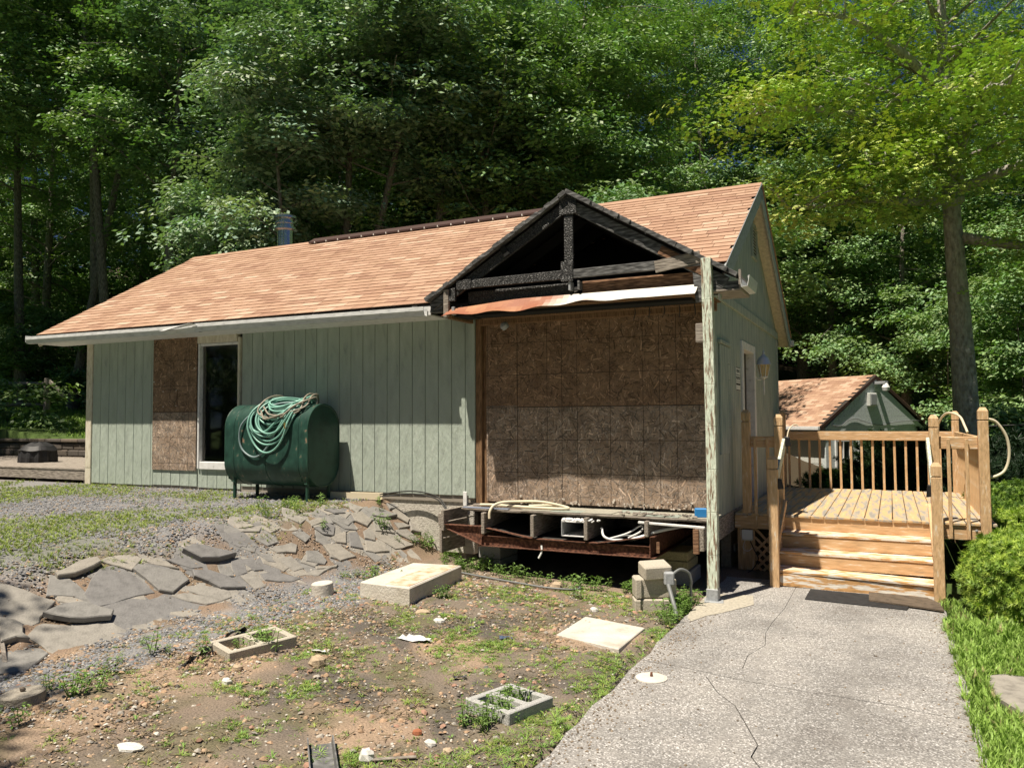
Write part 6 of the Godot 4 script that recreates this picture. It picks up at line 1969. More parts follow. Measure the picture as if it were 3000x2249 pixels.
	# rags and scraps
	for sc in [["white_scrap", "crumpled white plastic scrap in the middle of the yard", -3.62, -5.62, 0.3, M.white_pvc, 3], ["white_scrap", "torn white scrap above the tan angular stone", -4.1, -4.95, 0.13, M.white_pvc, 4], ["blue_scrap", "faded blue rag pressed into the yard soil", -3.0, -6.05, 0.12, flat(lin(0.06, 0.09, 0.16), 0.8), 5], ["dark_scrap", "curled black scrap in the middle of the yard", -2.85, -5.0, 0.11, M.black_plastic, 6]]:
		var r := RandomNumberGenerator.new()
		r.seed = sc[6]
		mb = MB.new()
		var g := []
		for i in 7:
			var row := []
			for j in 4:
				row.append(gp(sc[2] - 0.5 * sc[4] + sc[4] * i / 6.0, sc[3] + (j - 1.5) * sc[4] * 0.13 + 0.02 * sin(i), 0.012 + r.randf() * 0.022 * (1.0 if sc[4] < 0.2 else 1.3)))
			g.append(row)
		for i in 6:
			for j in 3:
				if (i == 0 or i == 5) and j != 1 and r.randf() < 0.6: continue
				mb.quad(g[i][j], g[i + 1][j], g[i + 1][j + 1], g[i][j + 1], Vector3.UP)
		tag(fin(sc[0], mb, sc[5]), sc[1], "litter")
	tag(bm("wood_lath", gp(-2.62, -3.62, 0.015), gp(-2.42, -3.76, 0.015), 0.025, 0.012, M.old_x), "short pale wooden lath beside the white plaster lump", "stick")
	tag(bm("wood_lath", gp(-5.25, -7.6, 0.02), gp(-4.98, -7.8, 0.05), 0.03, 0.014, M.old_x), "pale stick leaning on the back corner of the thick concrete pad", "stick")
	tag(bm("wood_lath", gp(-5.9, -3.62, 0.02), gp(-6.35, -3.85, 0.03), 0.03, 0.012, M.old_x), "grey lath lying across the lower left flagstones", "stick")
	# old cable and rope along the shaded edge of the bay
	var cr := base("ground_cable", gp(-4.0, -8.15))
	tag(cr, "loose grey cable lying on the earth in front of the bay", "cable")
	for o in [0.0, 0.03]:
		var pts := []
		for p in [[-4.7, -8.12], [-4.35, -8.05], [-4.0, -8.0], [-3.7, -7.97], [-3.45, -7.95], [-3.2, -8.0], [-3.1, -8.1], [-3.15, -8.2]]:
			pts.append(gp(p[0], p[1] + o, 0.02 + o * 0.2))
		tb("cable", spline(pts), 0.01, M.conduit, cr, 6)
	var rp := base("cream_hose", Vector3(-4.1, 0.69, -8.5))
	tag(rp, "folded cream flexible hose lying on the left of the bay floor", "hose")
	tb("hose_run", spline([Vector3(-4.32, 0.55, -8.3), Vector3(-4.32, 0.63, -8.31), Vector3(-4.29, 0.7, -8.36), Vector3(-4.2, 0.735, -8.42), Vector3(-4.0, 0.745, -8.5), Vector3(-3.75, 0.745, -8.55), Vector3(-3.5, 0.7, -8.6), Vector3(-3.42, 0.68, -8.58), Vector3(-3.5, 0.678, -8.52), Vector3(-3.75, 0.68, -8.5), Vector3(-4.05, 0.685, -8.48), Vector3(-4.35, 0.69, -8.5), Vector3(-4.55, 0.685, -8.5)]), 0.017, M.cable_cream, rp, 10)
	tb("hose_run", spline([Vector3(-3.95, 0.685, -8.62), Vector3(-3.8, 0.69, -8.66), Vector3(-3.65, 0.7, -8.62), Vector3(-3.55, 0.69, -8.6)]), 0.016, M.cable_cream, rp, 10)
	var cup := MB.new()
	cup.at(Vector3(-1.86, 0.71, -8.5), Vector3(0.13, 0.1, 0.08), 0.01, Vector3(0, 0.3, 0))
	tag(fin("blue_box", cup, M.blue), "small bright blue box at the right end of the bay floor", "box")
	var lit := MB.new()
	for i in 50:
		lit.at(Vector3(rng.randf_range(-2.8, -1.85), 0.668 + rng.randf() * 0.01, rng.randf_range(-8.6, -8.36)), Vector3(rng.randf_range(0.02, 0.1), 0.006, rng.randf_range(0.01, 0.04)), 0.0, Vector3(rng.randf_range(-0.3, 0.3), rng.randf() * 3, rng.randf_range(-0.2, 0.2)))
	tag(fin("debris", lit, M.old_x), "splinters and debris scattered on the bay floor", "debris", "", "stuff")
	# stepping stone in the lawn
	mb = MB.new()
	mb.prism(PackedVector2Array([Vector2(0.56, 6.6), Vector2(0.7, 6.72), Vector2(1.2, 6.65), Vector2(1.35, 6.3), Vector2(1.1, 5.85), Vector2(0.72, 5.88), Vector2(0.6, 6.15)]), Transform3D(Basis(Vector3.RIGHT, Vector3(0, 0, -1), Vector3.UP), Vector3.ZERO), -0.25, -0.13, 0.01)
	tag(fin("stepping_stone", mb, M.slate[2]), "flat grey stepping stone in the lawn at the right edge", "stepping stone")

# ---------------------------------------------------------------- foliage
func spray(seed_: int, count: int, rad: float, ln: float, wd: float, flatness := 0.35) -> ArrayMesh:
	var r := RandomNumberGenerator.new()
	r.seed = seed_
	var mb := MB.new()
	for i in count:
		var a := r.randf() * TAU
		var d := sqrt(r.randf()) * rad
		var p := Vector3(cos(a) * d, r.randf_range(-1, 1) * rad * flatness - d * d * 0.25, sin(a) * d)
		var yaw := a + r.randf_range(-1.1, 1.1)
		var dir := Vector3(cos(yaw), r.randf_range(-0.55, 0.25), sin(yaw)).normalized()
		var nrm := (Vector3.UP + Vector3(r.randf_range(-1, 1), 0, r.randf_range(-1, 1)) * 0.85).normalized()
		var side := dir.cross(nrm).normalized()
		var up := side.cross(dir)
		var l := ln * r.randf_range(0.7, 1.25)
		var w := wd * r.randf_range(0.8, 1.2)
		var b := p - dir * l * 0.5
		var t := p + dir * l * 0.5 - up * l * 0.12
		var m1 := p + side * w * 0.5 - up * 0.12 * w - dir * l * 0.05
		var m2 := p - side * w * 0.5 - up * 0.12 * w - dir * l * 0.05
		mb.tri(b, m1, t, up)
		mb.tri(b, m2, t, up)
	return mb.mesh()

func lobed_spray(seed_: int, count: int, rad: float, size: float) -> ArrayMesh:
	# maple sprays: five-pointed leaves on flat layered twigs
	var r := RandomNumberGenerator.new()
	r.seed = seed_
	var mb := MB.new()
	for i in count:
		var a := r.randf() * TAU
		var d := sqrt(r.randf()) * rad
		var p := Vector3(cos(a) * d, r.randf_range(-1, 1) * rad * 0.2 - d * d * 0.3, sin(a) * d)
		var yaw := a + r.randf_range(-1.0, 1.0)
		var dir := Vector3(cos(yaw), r.randf_range(-0.5, 0.1), sin(yaw)).normalized()
		var nrm := (Vector3.UP + Vector3(r.randf_range(-1, 1), 0, r.randf_range(-1, 1)) * 0.5).normalized()
		var side := dir.cross(nrm).normalized()
		var up := side.cross(dir)
		var s := size * r.randf_range(0.75, 1.2)
		var base_ := p
		for k in [-1.05, -0.5, 0.0, 0.5, 1.05]:
			var l: float = s * (1.0 if k == 0.0 else (0.85 if absf(k) < 0.8 else 0.6))
			var dd := dir * cos(k) + side * sin(k)
			var ds := side * cos(k) - dir * sin(k)
			mb.tri(base_, base_ + dd * l * 0.55 + ds * l * 0.17, base_ + dd * l - up * l * 0.15, up)
			mb.tri(base_, base_ + dd * l * 0.55 - ds * l * 0.17, base_ + dd * l - up * l * 0.15, up)
	return mb.mesh()

var sprays := []
var maple_sprays := []

func tree(called: String, label: String, group: String, p: Vector3, H: float, lean: Vector2, r0: float, lo: float, R: float, n: int, col: Vector3, seed_: int, kind := 0, limb_sides := 5) -> Node3D:
	var r := RandomNumberGenerator.new()
	r.seed = seed_
	var o := base(called, p)
	tag(o, label, "tree", group)
	var pts := []
	var rad := []
	var segs := 9
	var wob := Vector2(r.randf_range(-1, 1), r.randf_range(-1, 1)) * H * 0.012
	for i in segs + 1:
		var t := i / float(segs)
		var w := Vector2(sin(t * 5.0 + seed_), cos(t * 4.0 + seed_ * 2.0)) * wob.length() * t
		pts.append(p + Vector3(lean.x * t + w.x, H * 0.93 * t - (0.3 if i == 0 else 0.0), lean.y * t + w.y))
		rad.append(maxf(0.02, r0 * (1.0 - t * 0.88) * (1.35 if i == 0 else 1.0)))
	tb("trunk", spline(pts, 2), spline_r(rad, 2), M.bark_pale if kind == 1 else M.bark, o, 9)
	var limbs := MB.new()
	var xf := []
	var cols := []
	var nl := int(H * (1.9 if kind == 0 else 2.4))
	var per := maxi(1, int(n * 0.85) / nl)
	var az := r.randf() * TAU
	for i in nl:
		var t := lerpf(lo, 0.99, (i + r.randf() * 0.7) / nl)
		az += 2.4 + r.randf_range(-0.4, 0.4)
		var shape := sqrt(maxf(0.0, 1.0 - pow((t - lo - (1.0 - lo) * 0.42) / ((1.0 - lo) * 0.62), 2.0)))
		var L := R * lerpf(0.35, 1.0, shape) * r.randf_range(0.65, 1.1)
		var s: Vector3 = pts[0].lerp(pts[segs], 0.0)
		var ft := t * segs
		s = pts[int(ft)].lerp(pts[mini(int(ft) + 1, segs)], ft - int(ft))
		var d := Vector3(cos(az), r.randf_range(0.15, 0.75), sin(az)).normalized()
		var lp := [s]
		for k in 3:
			d = (d + Vector3(r.randf_range(-0.25, 0.25), r.randf_range(-0.35, 0.08), r.randf_range(-0.25, 0.25))).normalized()
			lp.append(lp[-1] + d * L / 3.0)
		var lr := r0 * (1.0 - t * 0.75) * 0.34
		if kind != 2:
			limbs.tube(lp, [lr, lr * 0.7, lr * 0.4, 0.008], limb_sides, false)
		var plates := []
		for k in maxi(2, int(L * 1.1)):
			var u := sqrt(r.randf_range(0.08, 1.0))
			var fu := u * 3.0
			var pc: Vector3 = lp[mini(int(fu), 2)].lerp(lp[mini(int(fu), 2) + 1], fu - mini(int(fu), 2))
			var sp := 0.35 + L * 0.16 * u
			plates.append([pc + Vector3(r.randfn() * sp * 0.6, r.randfn() * sp * 0.3, r.randfn() * sp * 0.6), r.randf_range(0.75, 1.25)])
		for k in per:
			var pl: Array = plates[r.randi() % plates.size()]
			var sz: float = pl[1] * (0.24 + 0.075 * L)
			var c: Vector3 = pl[0] + Vector3(r.randfn() * sz, r.randfn() * sz * 0.36, r.randfn() * sz)
			var outv := (c - s)
			outv.y = 0
			var tiltax := Vector3.UP.cross(outv.normalized())
			var bs := Basis(Vector3.UP, r.randf() * TAU)
			if tiltax.length() > 0.1:
				bs = Basis(tiltax.normalized(), r.randf_range(-0.1, 0.55)) * bs
			var sc := r.randf_range(0.75, 1.3)
			xf.append(Transform3D(bs.scaled(Vector3.ONE * sc), c))
			var j := r.randf_range(0.72, 1.28)
			var hue := r.randf_range(-0.12, 0.12)
			cols.append(Color(col.x * j * (1.0 + hue), col.y * j, col.z * j * (1.0 - hue)))
	if kind != 2:
		fin("limbs", limbs, M.bark, o)
	var pool := maple_sprays if kind == 1 else sprays
	var third := xf.size() / pool.size()
	for k in pool.size():
		var e := xf.size() if k == pool.size() - 1 else (k + 1) * third
		multi("crown", pool[k], M.leaf, xf.slice(k * third, e), cols.slice(k * third, e), o)
	return o

func spline_r(a: Array, step: int) -> Array:
	var o := []
	for i in a.size() - 1:
		for k in step:
			o.append(lerpf(a[i], a[i + 1], float(k) / step))
	o.append(a[-1])
	return o

func make_trees() -> void:
	sprays = [spray(1, 30, 0.42, 0.145, 0.082), spray(2, 26, 0.38, 0.14, 0.08, 0.5), spray(3, 30, 0.46, 0.165, 0.07, 0.3)]
	maple_sprays = [lobed_spray(11, 24, 0.34, 0.085), lobed_spray(12, 22, 0.32, 0.09), lobed_spray(13, 26, 0.38, 0.08)]
	var dark := Vector3(0.21, 0.33, 0.13)
	var mid := Vector3(0.21, 0.33, 0.13)
	var lit := Vector3(0.21, 0.33, 0.13)
	var blue := Vector3(0.21, 0.32, 0.19)
	var yel := Vector3(0.38, 0.51, 0.12)
	# the yellow-green maple at the right, drawn with more limbs
	var mp := tree("maple_tree", "tall yellow-green maple with a mottled grey trunk behind the deck", "", gp(1.45, -18.4, -0.1), 14.5, Vector2(-0.3, 0.2), 0.29, 0.54, 3.5, 520, yel, 71, 1, 7)
	var ml := MB.new()
	var extra := []
	var ec := []
	var r := RandomNumberGenerator.new()
	r.seed = 9
	for L in [[Vector3(1.4, 6.2, -18.3), Vector3(0.6, 6.0, -17.3), Vector3(-0.3, 5.9, -16.3), Vector3(-1.0, 5.7, -15.6), Vector3(-1.6, 5.6, -15.1)], [Vector3(1.4, 6.6, -18.3), Vector3(0.4, 7.2, -17.0), Vector3(-0.7, 7.5, -15.8), Vector3(-1.7, 7.4, -14.9), Vector3(-2.2, 7.2, -14.5)], [Vector3(1.4, 7.2, -18.3), Vector3(1.6, 7.6, -17.0), Vector3(1.7, 7.5, -15.8), Vector3(1.9, 7.2, -15.0)], [Vector3(1.35, 8.2, -18.3), Vector3(0.4, 9.0, -17.2), Vector3(-0.6, 9.4, -16.0), Vector3(-1.5, 9.3, -15.2)], [Vector3(1.4, 6.4, -18.3), Vector3(2.6, 6.6, -17.6), Vector3(3.6, 6.3, -17.0), Vector3(4.3, 5.6, -16.6)], [Vector3(1.4, 5.4, -18.3), Vector3(2.5, 5.0, -17.8), Vector3(3.4, 4.6, -17.2), Vector3(4.0, 4.0, -16.8)], [Vector3(1.4, 6.8, -18.3), Vector3(0.8, 6.9, -17.4), Vector3(0.3, 6.6, -16.3), Vector3(-0.2, 6.3, -15.4)]]:
		var sp := spline(L, 4)
		var rr := []
		for i in sp.size():
			rr.append(lerpf(0.12, 0.015, i / float(sp.size() - 1)))
		ml.tube(sp, rr, 7, false)
		for i in range(3, sp.size()):
			for k in 13:
				var c: Vector3 = sp[i] + Vector3(r.randfn() * 0.55, r.randfn() * 0.32 + 0.15, r.randfn() * 0.55)
				extra.append(Transform3D(Basis.from_euler(Vector3(r.randf_range(-0.3, 0.5), r.randf() * TAU, r.randf_range(-0.3, 0.3))).scaled(Vector3.ONE * r.randf_range(0.8, 1.25)), c))
				var j := r.randf_range(0.75, 1.25)
				ec.append(Color(yel.x * j * r.randf_range(0.85, 1.2), yel.y * j, yel.z * j))
			if i % 2 == 0:
				var e: Vector3 = sp[i] + Vector3(r.randf_range(-0.7, 0.7), r.randf_range(0.1, 0.5), r.randf_range(-0.2, 0.8))
				ml.tube([sp[i], sp[i].lerp(e, 0.5) + Vector3(0, 0.06, 0), e], [0.03, 0.02, 0.006], 5, false)
	fin("limbs", ml, M.bark_pale, mp)
	multi("crown", maple_sprays[0], M.leaf, extra, ec, mp)
	# trees that can be told apart
	var named := [
		["dark leaning tree at the far left edge of the woods", -26.0, -18.0, 21.0, 4.0, -1.0, 0.16, 0.45, 3.6, 1100, dark],
		["straight tall tree rising behind the left end of the roof", -25.4, -18.7, 24.0, -0.5, 0.5, 0.27, 0.42, 3.8, 1100, dark],
		["slim shaded tree right of the straight tall tree", -20.2, -16.9, 17.0, 0.8, 0.0, 0.17, 0.4, 3.2, 900, dark],
		["tall tree standing behind the stove pipe", -18.6, -18.4, 15.5, 0.8, 0.5, 0.22, 0.32, 3.6, 1300, blue],
		["left stem of the forked tree behind the middle of the roof", -13.9, -17.3, 13.8, 0.9, -0.3, 0.17, 0.55, 3.8, 1500, blue],
		["right stem of the forked tree, leaning away from its twin", -13.75, -17.25, 13.4, 3.0, -0.6, 0.16, 0.52, 3.6, 1200, blue],
		["tree leaning over the woods behind the gable peak", -9.6, -23.4, 14.5, 1.2, 1.0, 0.23, 0.38, 4.6, 1700, mid],
		["tree with a sloping trunk right of the gable peak", -7.2, -22.2, 13.0, -2.0, 0.4, 0.17, 0.36, 4.2, 1700, lit],
		["broad bright oak above the right end of the roof", -7.2, -36.5, 19.0, -0.6, 1.0, 0.28, 0.2, 6.4, 3000, lit],
		["dense oak behind the ridge left of the yellow-green maple", -3.6, -38.5, 20.5, 0.6, 0.0, 0.28, 0.2, 6.2, 2800, mid],
		["young pale-leaved oak behind the left half of the roof", -13.9, -15.9, 10.0, -0.3, 0.8, 0.11, 0.3, 2.6, 900, Vector3(0.28, 0.39, 0.26)],
		["pale bushy sapling left of the stove pipe", -16.3, -15.6, 6.8, 0.2, 0.5, 0.08, 0.25, 2.0, 480, Vector3(0.28, 0.39, 0.26)],
		["bushy sapling just above the ridge right of the gable peak", -5.6, -18.4, 7.0, 0.0, 0.6, 0.07, 0.25, 2.1, 560, Vector3(0.18, 0.3, 0.13)],
		["small bright sapling at the top of the right gable", -3.2, -18.6, 7.2, 0.0, 0.3, 0.07, 0.55, 1.5, 320, lit],
		["dark bushy tree filling the gap between house and garage", -2.2, -36.5, 14.0, 0.0, 0.0, 0.2, 0.05, 4.2, 1700, mid],
		["dense leafy tree directly behind the garage peak", 0.6, -34.5, 11.0, 0.0, 0.0, 0.2, 0.04, 4.6, 2000, Vector3(0.21, 0.33, 0.13)],
		["dense leafy tree behind the maple trunk", 5.0, -33.0, 12.5, 0.0, 0.0, 0.2, 0.04, 4.8, 2000, Vector3(0.21, 0.33, 0.13)],
		["leafy thicket tree at the right edge behind the looped cable", 6.0, -25.0, 8.0, 0.0, 0.0, 0.14, 0.03, 3.6, 1500, Vector3(0.21, 0.33, 0.13)]]
	for i in named.size():
		var t: Array = named[i]
		tree("forest_tree", t[0], "trees of the woods behind the house", gp(t[1], t[2]), t[3], Vector2(t[4], t[5]), t[6], t[7], t[8], t[9], t[10], 300 + i * 7)
	# the rest of the wood, tree by tree
	var rest := [[-16.8, -25.2, 22, dark], [-13.0, -22.6, 21, mid], [-14.4, -29.7, 24, mid], [-11.5, -28.6, 24, mid], [-1.5, -38.7, 24, mid], [2.1, -43.4, 24, mid], [7.5, -40.0, 24, mid], [8.5, -31.7, 22, lit], [-33.2, -21.7, 23, dark], [-31.4, -26.8, 24, dark], [-24.8, -22.4, 22, dark], [-23.5, -27.4, 24, dark], [-23.7, -33.7, 24, dark], [-19.3, -34.1, 25, mid], [-12.6, -33.9, 24, mid], [-9.2, -39.9, 25, mid], [-12.0, -19.0, 17, mid], [-10.2, -20.4, 16, mid], [-28.6, -17.9, 20, dark], [-30.8, -16.0, 20, dark], [-23.3, -17.6, 18, dark], [-28.0, -31.0, 24, dark], [-37.0, -24.0, 22, dark], [-16.0, -20.8, 19, dark], [12.0, -36.0, 22, mid], [3.5, -50.0, 25, mid], [-20.0, -24.0, 21, dark], [9.5, -24.0, 17, lit], [-26.2, -13.6, 19, dark], [-16.0, -44.0, 20, mid], [-24.0, -41.0, 20, mid], [-11.0, -47.0, 20, mid], [-4.0, -48.0, 20, mid], [3.0, -49.0, 20, mid], [-34.0, -34.0, 20, dark], [12.0, -46.0, 20, mid], [-38.0, -30.0, 19, dark], [-43.0, -26.0, 19, dark], [-37.0, -39.0, 20, dark], [-46.0, -33.0, 20, dark], [-31.0, -31.5, 18, dark], [-40.0, -21.0, 18, dark]]
	for i in rest.size():
		var t: Array = rest[i]
		var dist := Vector2(t[0], t[1]).length()
		var tall: float = t[2] if t[0] < -19.0 else minf(t[2], 0.52 * dist + 0.6 + r.randf_range(-2.0, 2.0))
		tree("forest_tree", "slender woodland tree lost among its neighbours deep in the woods", "woodland trees deep in the woods", gp(t[0], t[1]), tall, Vector2(r.randf_range(-1.5, 1.5), r.randf_range(-1, 1)), r.randf_range(0.14, 0.24), r.randf_range(0.2, 0.38) + (0.18 if t[0] < -19.0 and dist < 36.0 else (-0.12 if t[0] < -19.0 else 0.0)), r.randf_range(3.2, 4.4) * (1.25 if dist > 38.0 else 1.0), 1000 if dist < 38.0 else 1500, t[3], 700 + i * 13)
	# undergrowth, bush by bush
	var bushes := [[-20.5, -18.5, 3.6], [-24.5, -18.6, 3.2], [-29.0, -18.4, 3.4], [-18.0, -20.5, 4.4], [-22.5, -20.4, 4.0], [-30.0, -18.6, 4.0], [-15.0, -22.6, 4.6], [-10.8, -24.5, 5.0], [-26.5, -24.0, 4.5], [-34.0, -19.0, 4.5], [-20.0, -29.0, 5.0], [3.6, -27.5, 4.6], [8.0, -27.0, 5.0], [1.9, -31.0, 5.0], [9.0, -22.5, 4.2], [4.6, -22.6, 2.6], [2.6, -23.0, 2.2], [6.6, -20.8, 2.8]]
	for i in bushes.size():
		var t: Array = bushes[i]
		tree("undergrowth_bush", "leafy understory bush at the foot of the woods", "understory bushes at the foot of the woods", gp(t[0], t[1]), t[2], Vector2(r.randf_range(-0.3, 0.3), 0), 0.05, 0.03, t[2] * 0.55, 560, mid, 1500 + i * 11, 2)
	for q in [["small dark shrub left of the fence post at the far left", -23.9, -14.2, 1.1], ["small dark shrub right of the broken fence rail", -20.4, -13.4, 1.2]]:
		tree("garden_shrub", q[0], "shrubs by the rail fence", gp(q[1], q[2]), q[3], Vector2(0.1, 0), 0.03, 0.1, 0.42, 34, dark, int(q[1] * -100), 0)
	# trees out of view whose shade falls into the picture
	tree("shade_tree", "tall tree beyond the left edge of the view shading the lawn", "trees just outside the view", gp(-24.5, -6.0), 20.0, Vector2(0, 0), 0.3, 0.3, 4.4, 1500, dark, 41)
	tree("shade_tree", "tall tree far left beside the rail fence, outside the view", "trees just outside the view", gp(-27.5, -9.0), 20.0, Vector2(0, 0), 0.3, 0.3, 4.4, 1500, dark, 43)
	tree("shade_tree", "tree left of the viewer whose shade dapples the lower left yard", "trees just outside the view", gp(-8.9, 2.1), 10.5, Vector2(1.0, -0.3), 0.16, 0.5, 2.1, 700, mid, 47)
	# unseen wood behind the viewer, added to block sky light and darken door glass
	for q in [[-17.0, 12.0], [-23.0, 8.0], [-11.0, 15.0], [-5.0, 16.0], [1.0, 17.0], [7.0, 15.5], [13.0, 12.0], [-28.0, 3.0], [-20.0, 17.0], [17.0, 6.0], [-26.0, 7.5], [-22.0, 2.5], [-31.0, 9.0]]:
		tree("shade_tree", "unseen tree of the woods behind the viewer, added to dim the sky light", "trees behind the viewer", gp(q[0], q[1]), 17.0, Vector2.ZERO, 0.25, 0.06, 4.6, 900, dark, 90 + int(q[0]))
	# far hillside wood that reads as one mass
	var xf := []
	var cols := []
	for i in 20000:
		var a := r.randf_range(-1.35, 0.75)
		var d := r.randf_range(46.0, 85.0)
		var x := sin(a) * d
		var z := -cos(a) * d
		var y := hgt(x, z) + r.randf() * r.randf_range(4.0, 15.0 if x > -24.0 else 24.0)
		xf.append(Transform3D(Basis.from_euler(Vector3(r.randf_range(-0.5, 0.5), r.randf() * TAU, r.randf_range(-0.4, 0.4))).scaled(Vector3.ONE * r.randf_range(1.6, 3.0)), Vector3(x, y, z)))
		var j := r.randf_range(0.7, 1.3)
		cols.append(Color(0.21 * j, 0.33 * j, 0.13 * j))
	tag(multi("distant_woodland", sprays[0], M.leaf, xf, cols), "far-off hillside woodland seen between the trunks", "woodland", "", "stuff")

func clump(called: String, label: String, category: String, c: Vector3, rad: Vector3, n: int, col: Vector3, mesh: Mesh, seed_: int, bumps := 0.14, hollow := 0.55, tip := Vector3.ZERO) -> Node3D:
	# a shrub: stems inside, twigs through the outer part of its volume
	var r := RandomNumberGenerator.new()
	r.seed = seed_
	var g := Vector3(c.x, hgt(c.x, c.z), c.z)
	var o := base(called, g)
	tag(o, label, category)
	var st := MB.new()
	for k in 9:
		var e := c + Vector3(r.randf_range(-0.6, 0.6) * rad.x, r.randf_range(-0.1, 0.5) * rad.y, r.randf_range(-0.6, 0.6) * rad.z)
		st.tube([g + Vector3(r.randf_range(-0.1, 0.1), -0.05, r.randf_range(-0.1, 0.1)), g.lerp(e, 0.5) + Vector3(0, 0.05, 0), e], [0.03, 0.022, 0.01], 5, false)
	fin("stems", st, M.bark, o)
	var f := FastNoiseLite.new()
	f.seed = seed_
	f.frequency = 1.0
	f.noise_type = FastNoiseLite.TYPE_SIMPLEX_SMOOTH
	var xf := []
	var cols := []
	while xf.size() < n:
		var d := Vector3(r.randfn(), r.randfn(), r.randfn()).normalized()
		var k := pow(r.randf(), 0.45)
		k = lerpf(hollow, 1.0, k)
		var lumpy := 1.0 + bumps * f.get_noise_3d(d.x * 2.2, d.y * 2.2, d.z * 2.2) * 2.0 + bumps * 1.3 * f.get_noise_3d(d.x * 9.0, d.y * 9.0, d.z * 9.0) + r.randf_range(-0.05, 0.05)
		# flattened sides make it read as clipped
		var sq := 1.0 / pow(pow(absf(d.x), 3.0) + pow(absf(d.y), 3.0) + pow(absf(d.z), 3.0), 1.0 / 3.0)
		var p := c + d * rad * k * lumpy * lerpf(1.0, sq, 0.6)
		if p.y < hgt(p.x, p.z) + 0.03: continue
		var up := (d + Vector3(r.randf_range(-0.5, 0.5), r.randf_range(0.0, 0.7), r.randf_range(-0.5, 0.5))).normalized()
		var sx := up.cross(Vector3(r.randf_range(-1, 1), 0.1, r.randf_range(-1, 1))).normalized()
		xf.append(Transform3D(Basis(sx, up, sx.cross(up)).scaled(Vector3.ONE * r.randf_range(0.7, 1.25)), p))
		var j := r.randf_range(0.75, 1.25)
		var cc := col
		if tip != Vector3.ZERO and r.randf() < 0.45: cc = tip
		cols.append(Color(cc.x * j, cc.y * j, cc.z * j))
	multi("twigs", mesh, M.leaf, xf, cols, o)
	return o

func tuft(seed_: int, blades: int, h: float, w: float, spread: float, segs := 2) -> ArrayMesh:
	var r := RandomNumberGenerator.new()
	r.seed = seed_
	var mb := MB.new()
	for i in blades:
		var a := r.randf() * TAU
		var d := Vector3(cos(a), 0, sin(a))
		var s := Vector3(-d.z, 0, d.x)
		var hh := h * r.randf_range(0.55, 1.2)
		var p := d * r.randf() * spread * 0.3
		var lean := r.randf_range(0.15, 1.0) * spread
		var p1 := p + d * lean * 0.4 + Vector3(0, hh * 0.65, 0)
		var p2 := p + d * lean * 1.1 + Vector3(0, hh * r.randf_range(0.7, 1.0), 0)
		var up := Vector3.UP + d * 0.3
		mb.quad(p - s * w * 0.5, p + s * w * 0.5, p1 + s * w * 0.42, p1 - s * w * 0.42, up)
		mb.tri(p1 - s * w * 0.42, p1 + s * w * 0.42, p2, up)
	return mb.mesh()

func twig_mesh(seed_: int, n: int, ln: float, w: float) -> ArrayMesh:
	var r := RandomNumberGenerator.new()
	r.seed = seed_
	var mb := MB.new()
	for i in n:
		var a := r.randf() * TAU
		var t := r.randf()
		var p := Vector3(0, t * ln * 0.9, 0)
		var d := Vector3(cos(a), r.randf_range(0.3, 1.1), sin(a)).normalized()
		var s := d.cross(Vector3(r.randf_range(-1, 1), r.randf_range(-1, 1), r.randf_range(-1, 1))).normalized()
		var l := ln * r.randf_range(0.5, 0.9)
		mb.tri(p - s * w * 0.5, p + s * w * 0.5, p + d * l, s.cross(d))
	return mb.mesh()

func weed_plant(seed_: int, h: float) -> ArrayMesh:
	# upright stalks with paired lance leaves
	var r := RandomNumberGenerator.new()
	r.seed = seed_
	var mb := MB.new()
	for st in 4:
		var lean := Vector3(r.randf_range(-0.35, 0.35), 1, r.randf_range(-0.35, 0.35)).normalized()
		var b := Vector3(r.randf_range(-0.04, 0.04), 0, r.randf_range(-0.04, 0.04))
		mb.tube([b, b + lean * h * 0.5, b + lean * h], [0.004, 0.003, 0.002], 4, false)
		for k in 7:
			var p := b + lean * h * (0.2 + 0.8 * k / 6.0)
			var a := k * 2.2 + r.randf()
			var d := Vector3(cos(a), r.randf_range(-0.1, 0.4), sin(a)).normalized()
			var s := d.cross(Vector3.UP).normalized()
			var l := h * r.randf_range(0.25, 0.42)
			var w := l * 0.16
			mb.tri(p, p + d * l * 0.45 + s * w + Vector3(0, 0.004, 0), p + d * l - Vector3(0, l * 0.12, 0), Vector3.UP)
			mb.tri(p, p + d * l * 0.45 - s * w + Vector3(0, 0.004, 0), p + d * l - Vector3(0, l * 0.12, 0), Vector3.UP)
	return mb.mesh()

func rnd_yaw(r: RandomNumberGenerator, s: float, tilt := 0.25) -> Basis:
	return Basis.from_euler(Vector3(r.randf_range(-tilt, tilt), r.randf() * TAU, r.randf_range(-tilt, tilt))).scaled(Vector3.ONE * s)

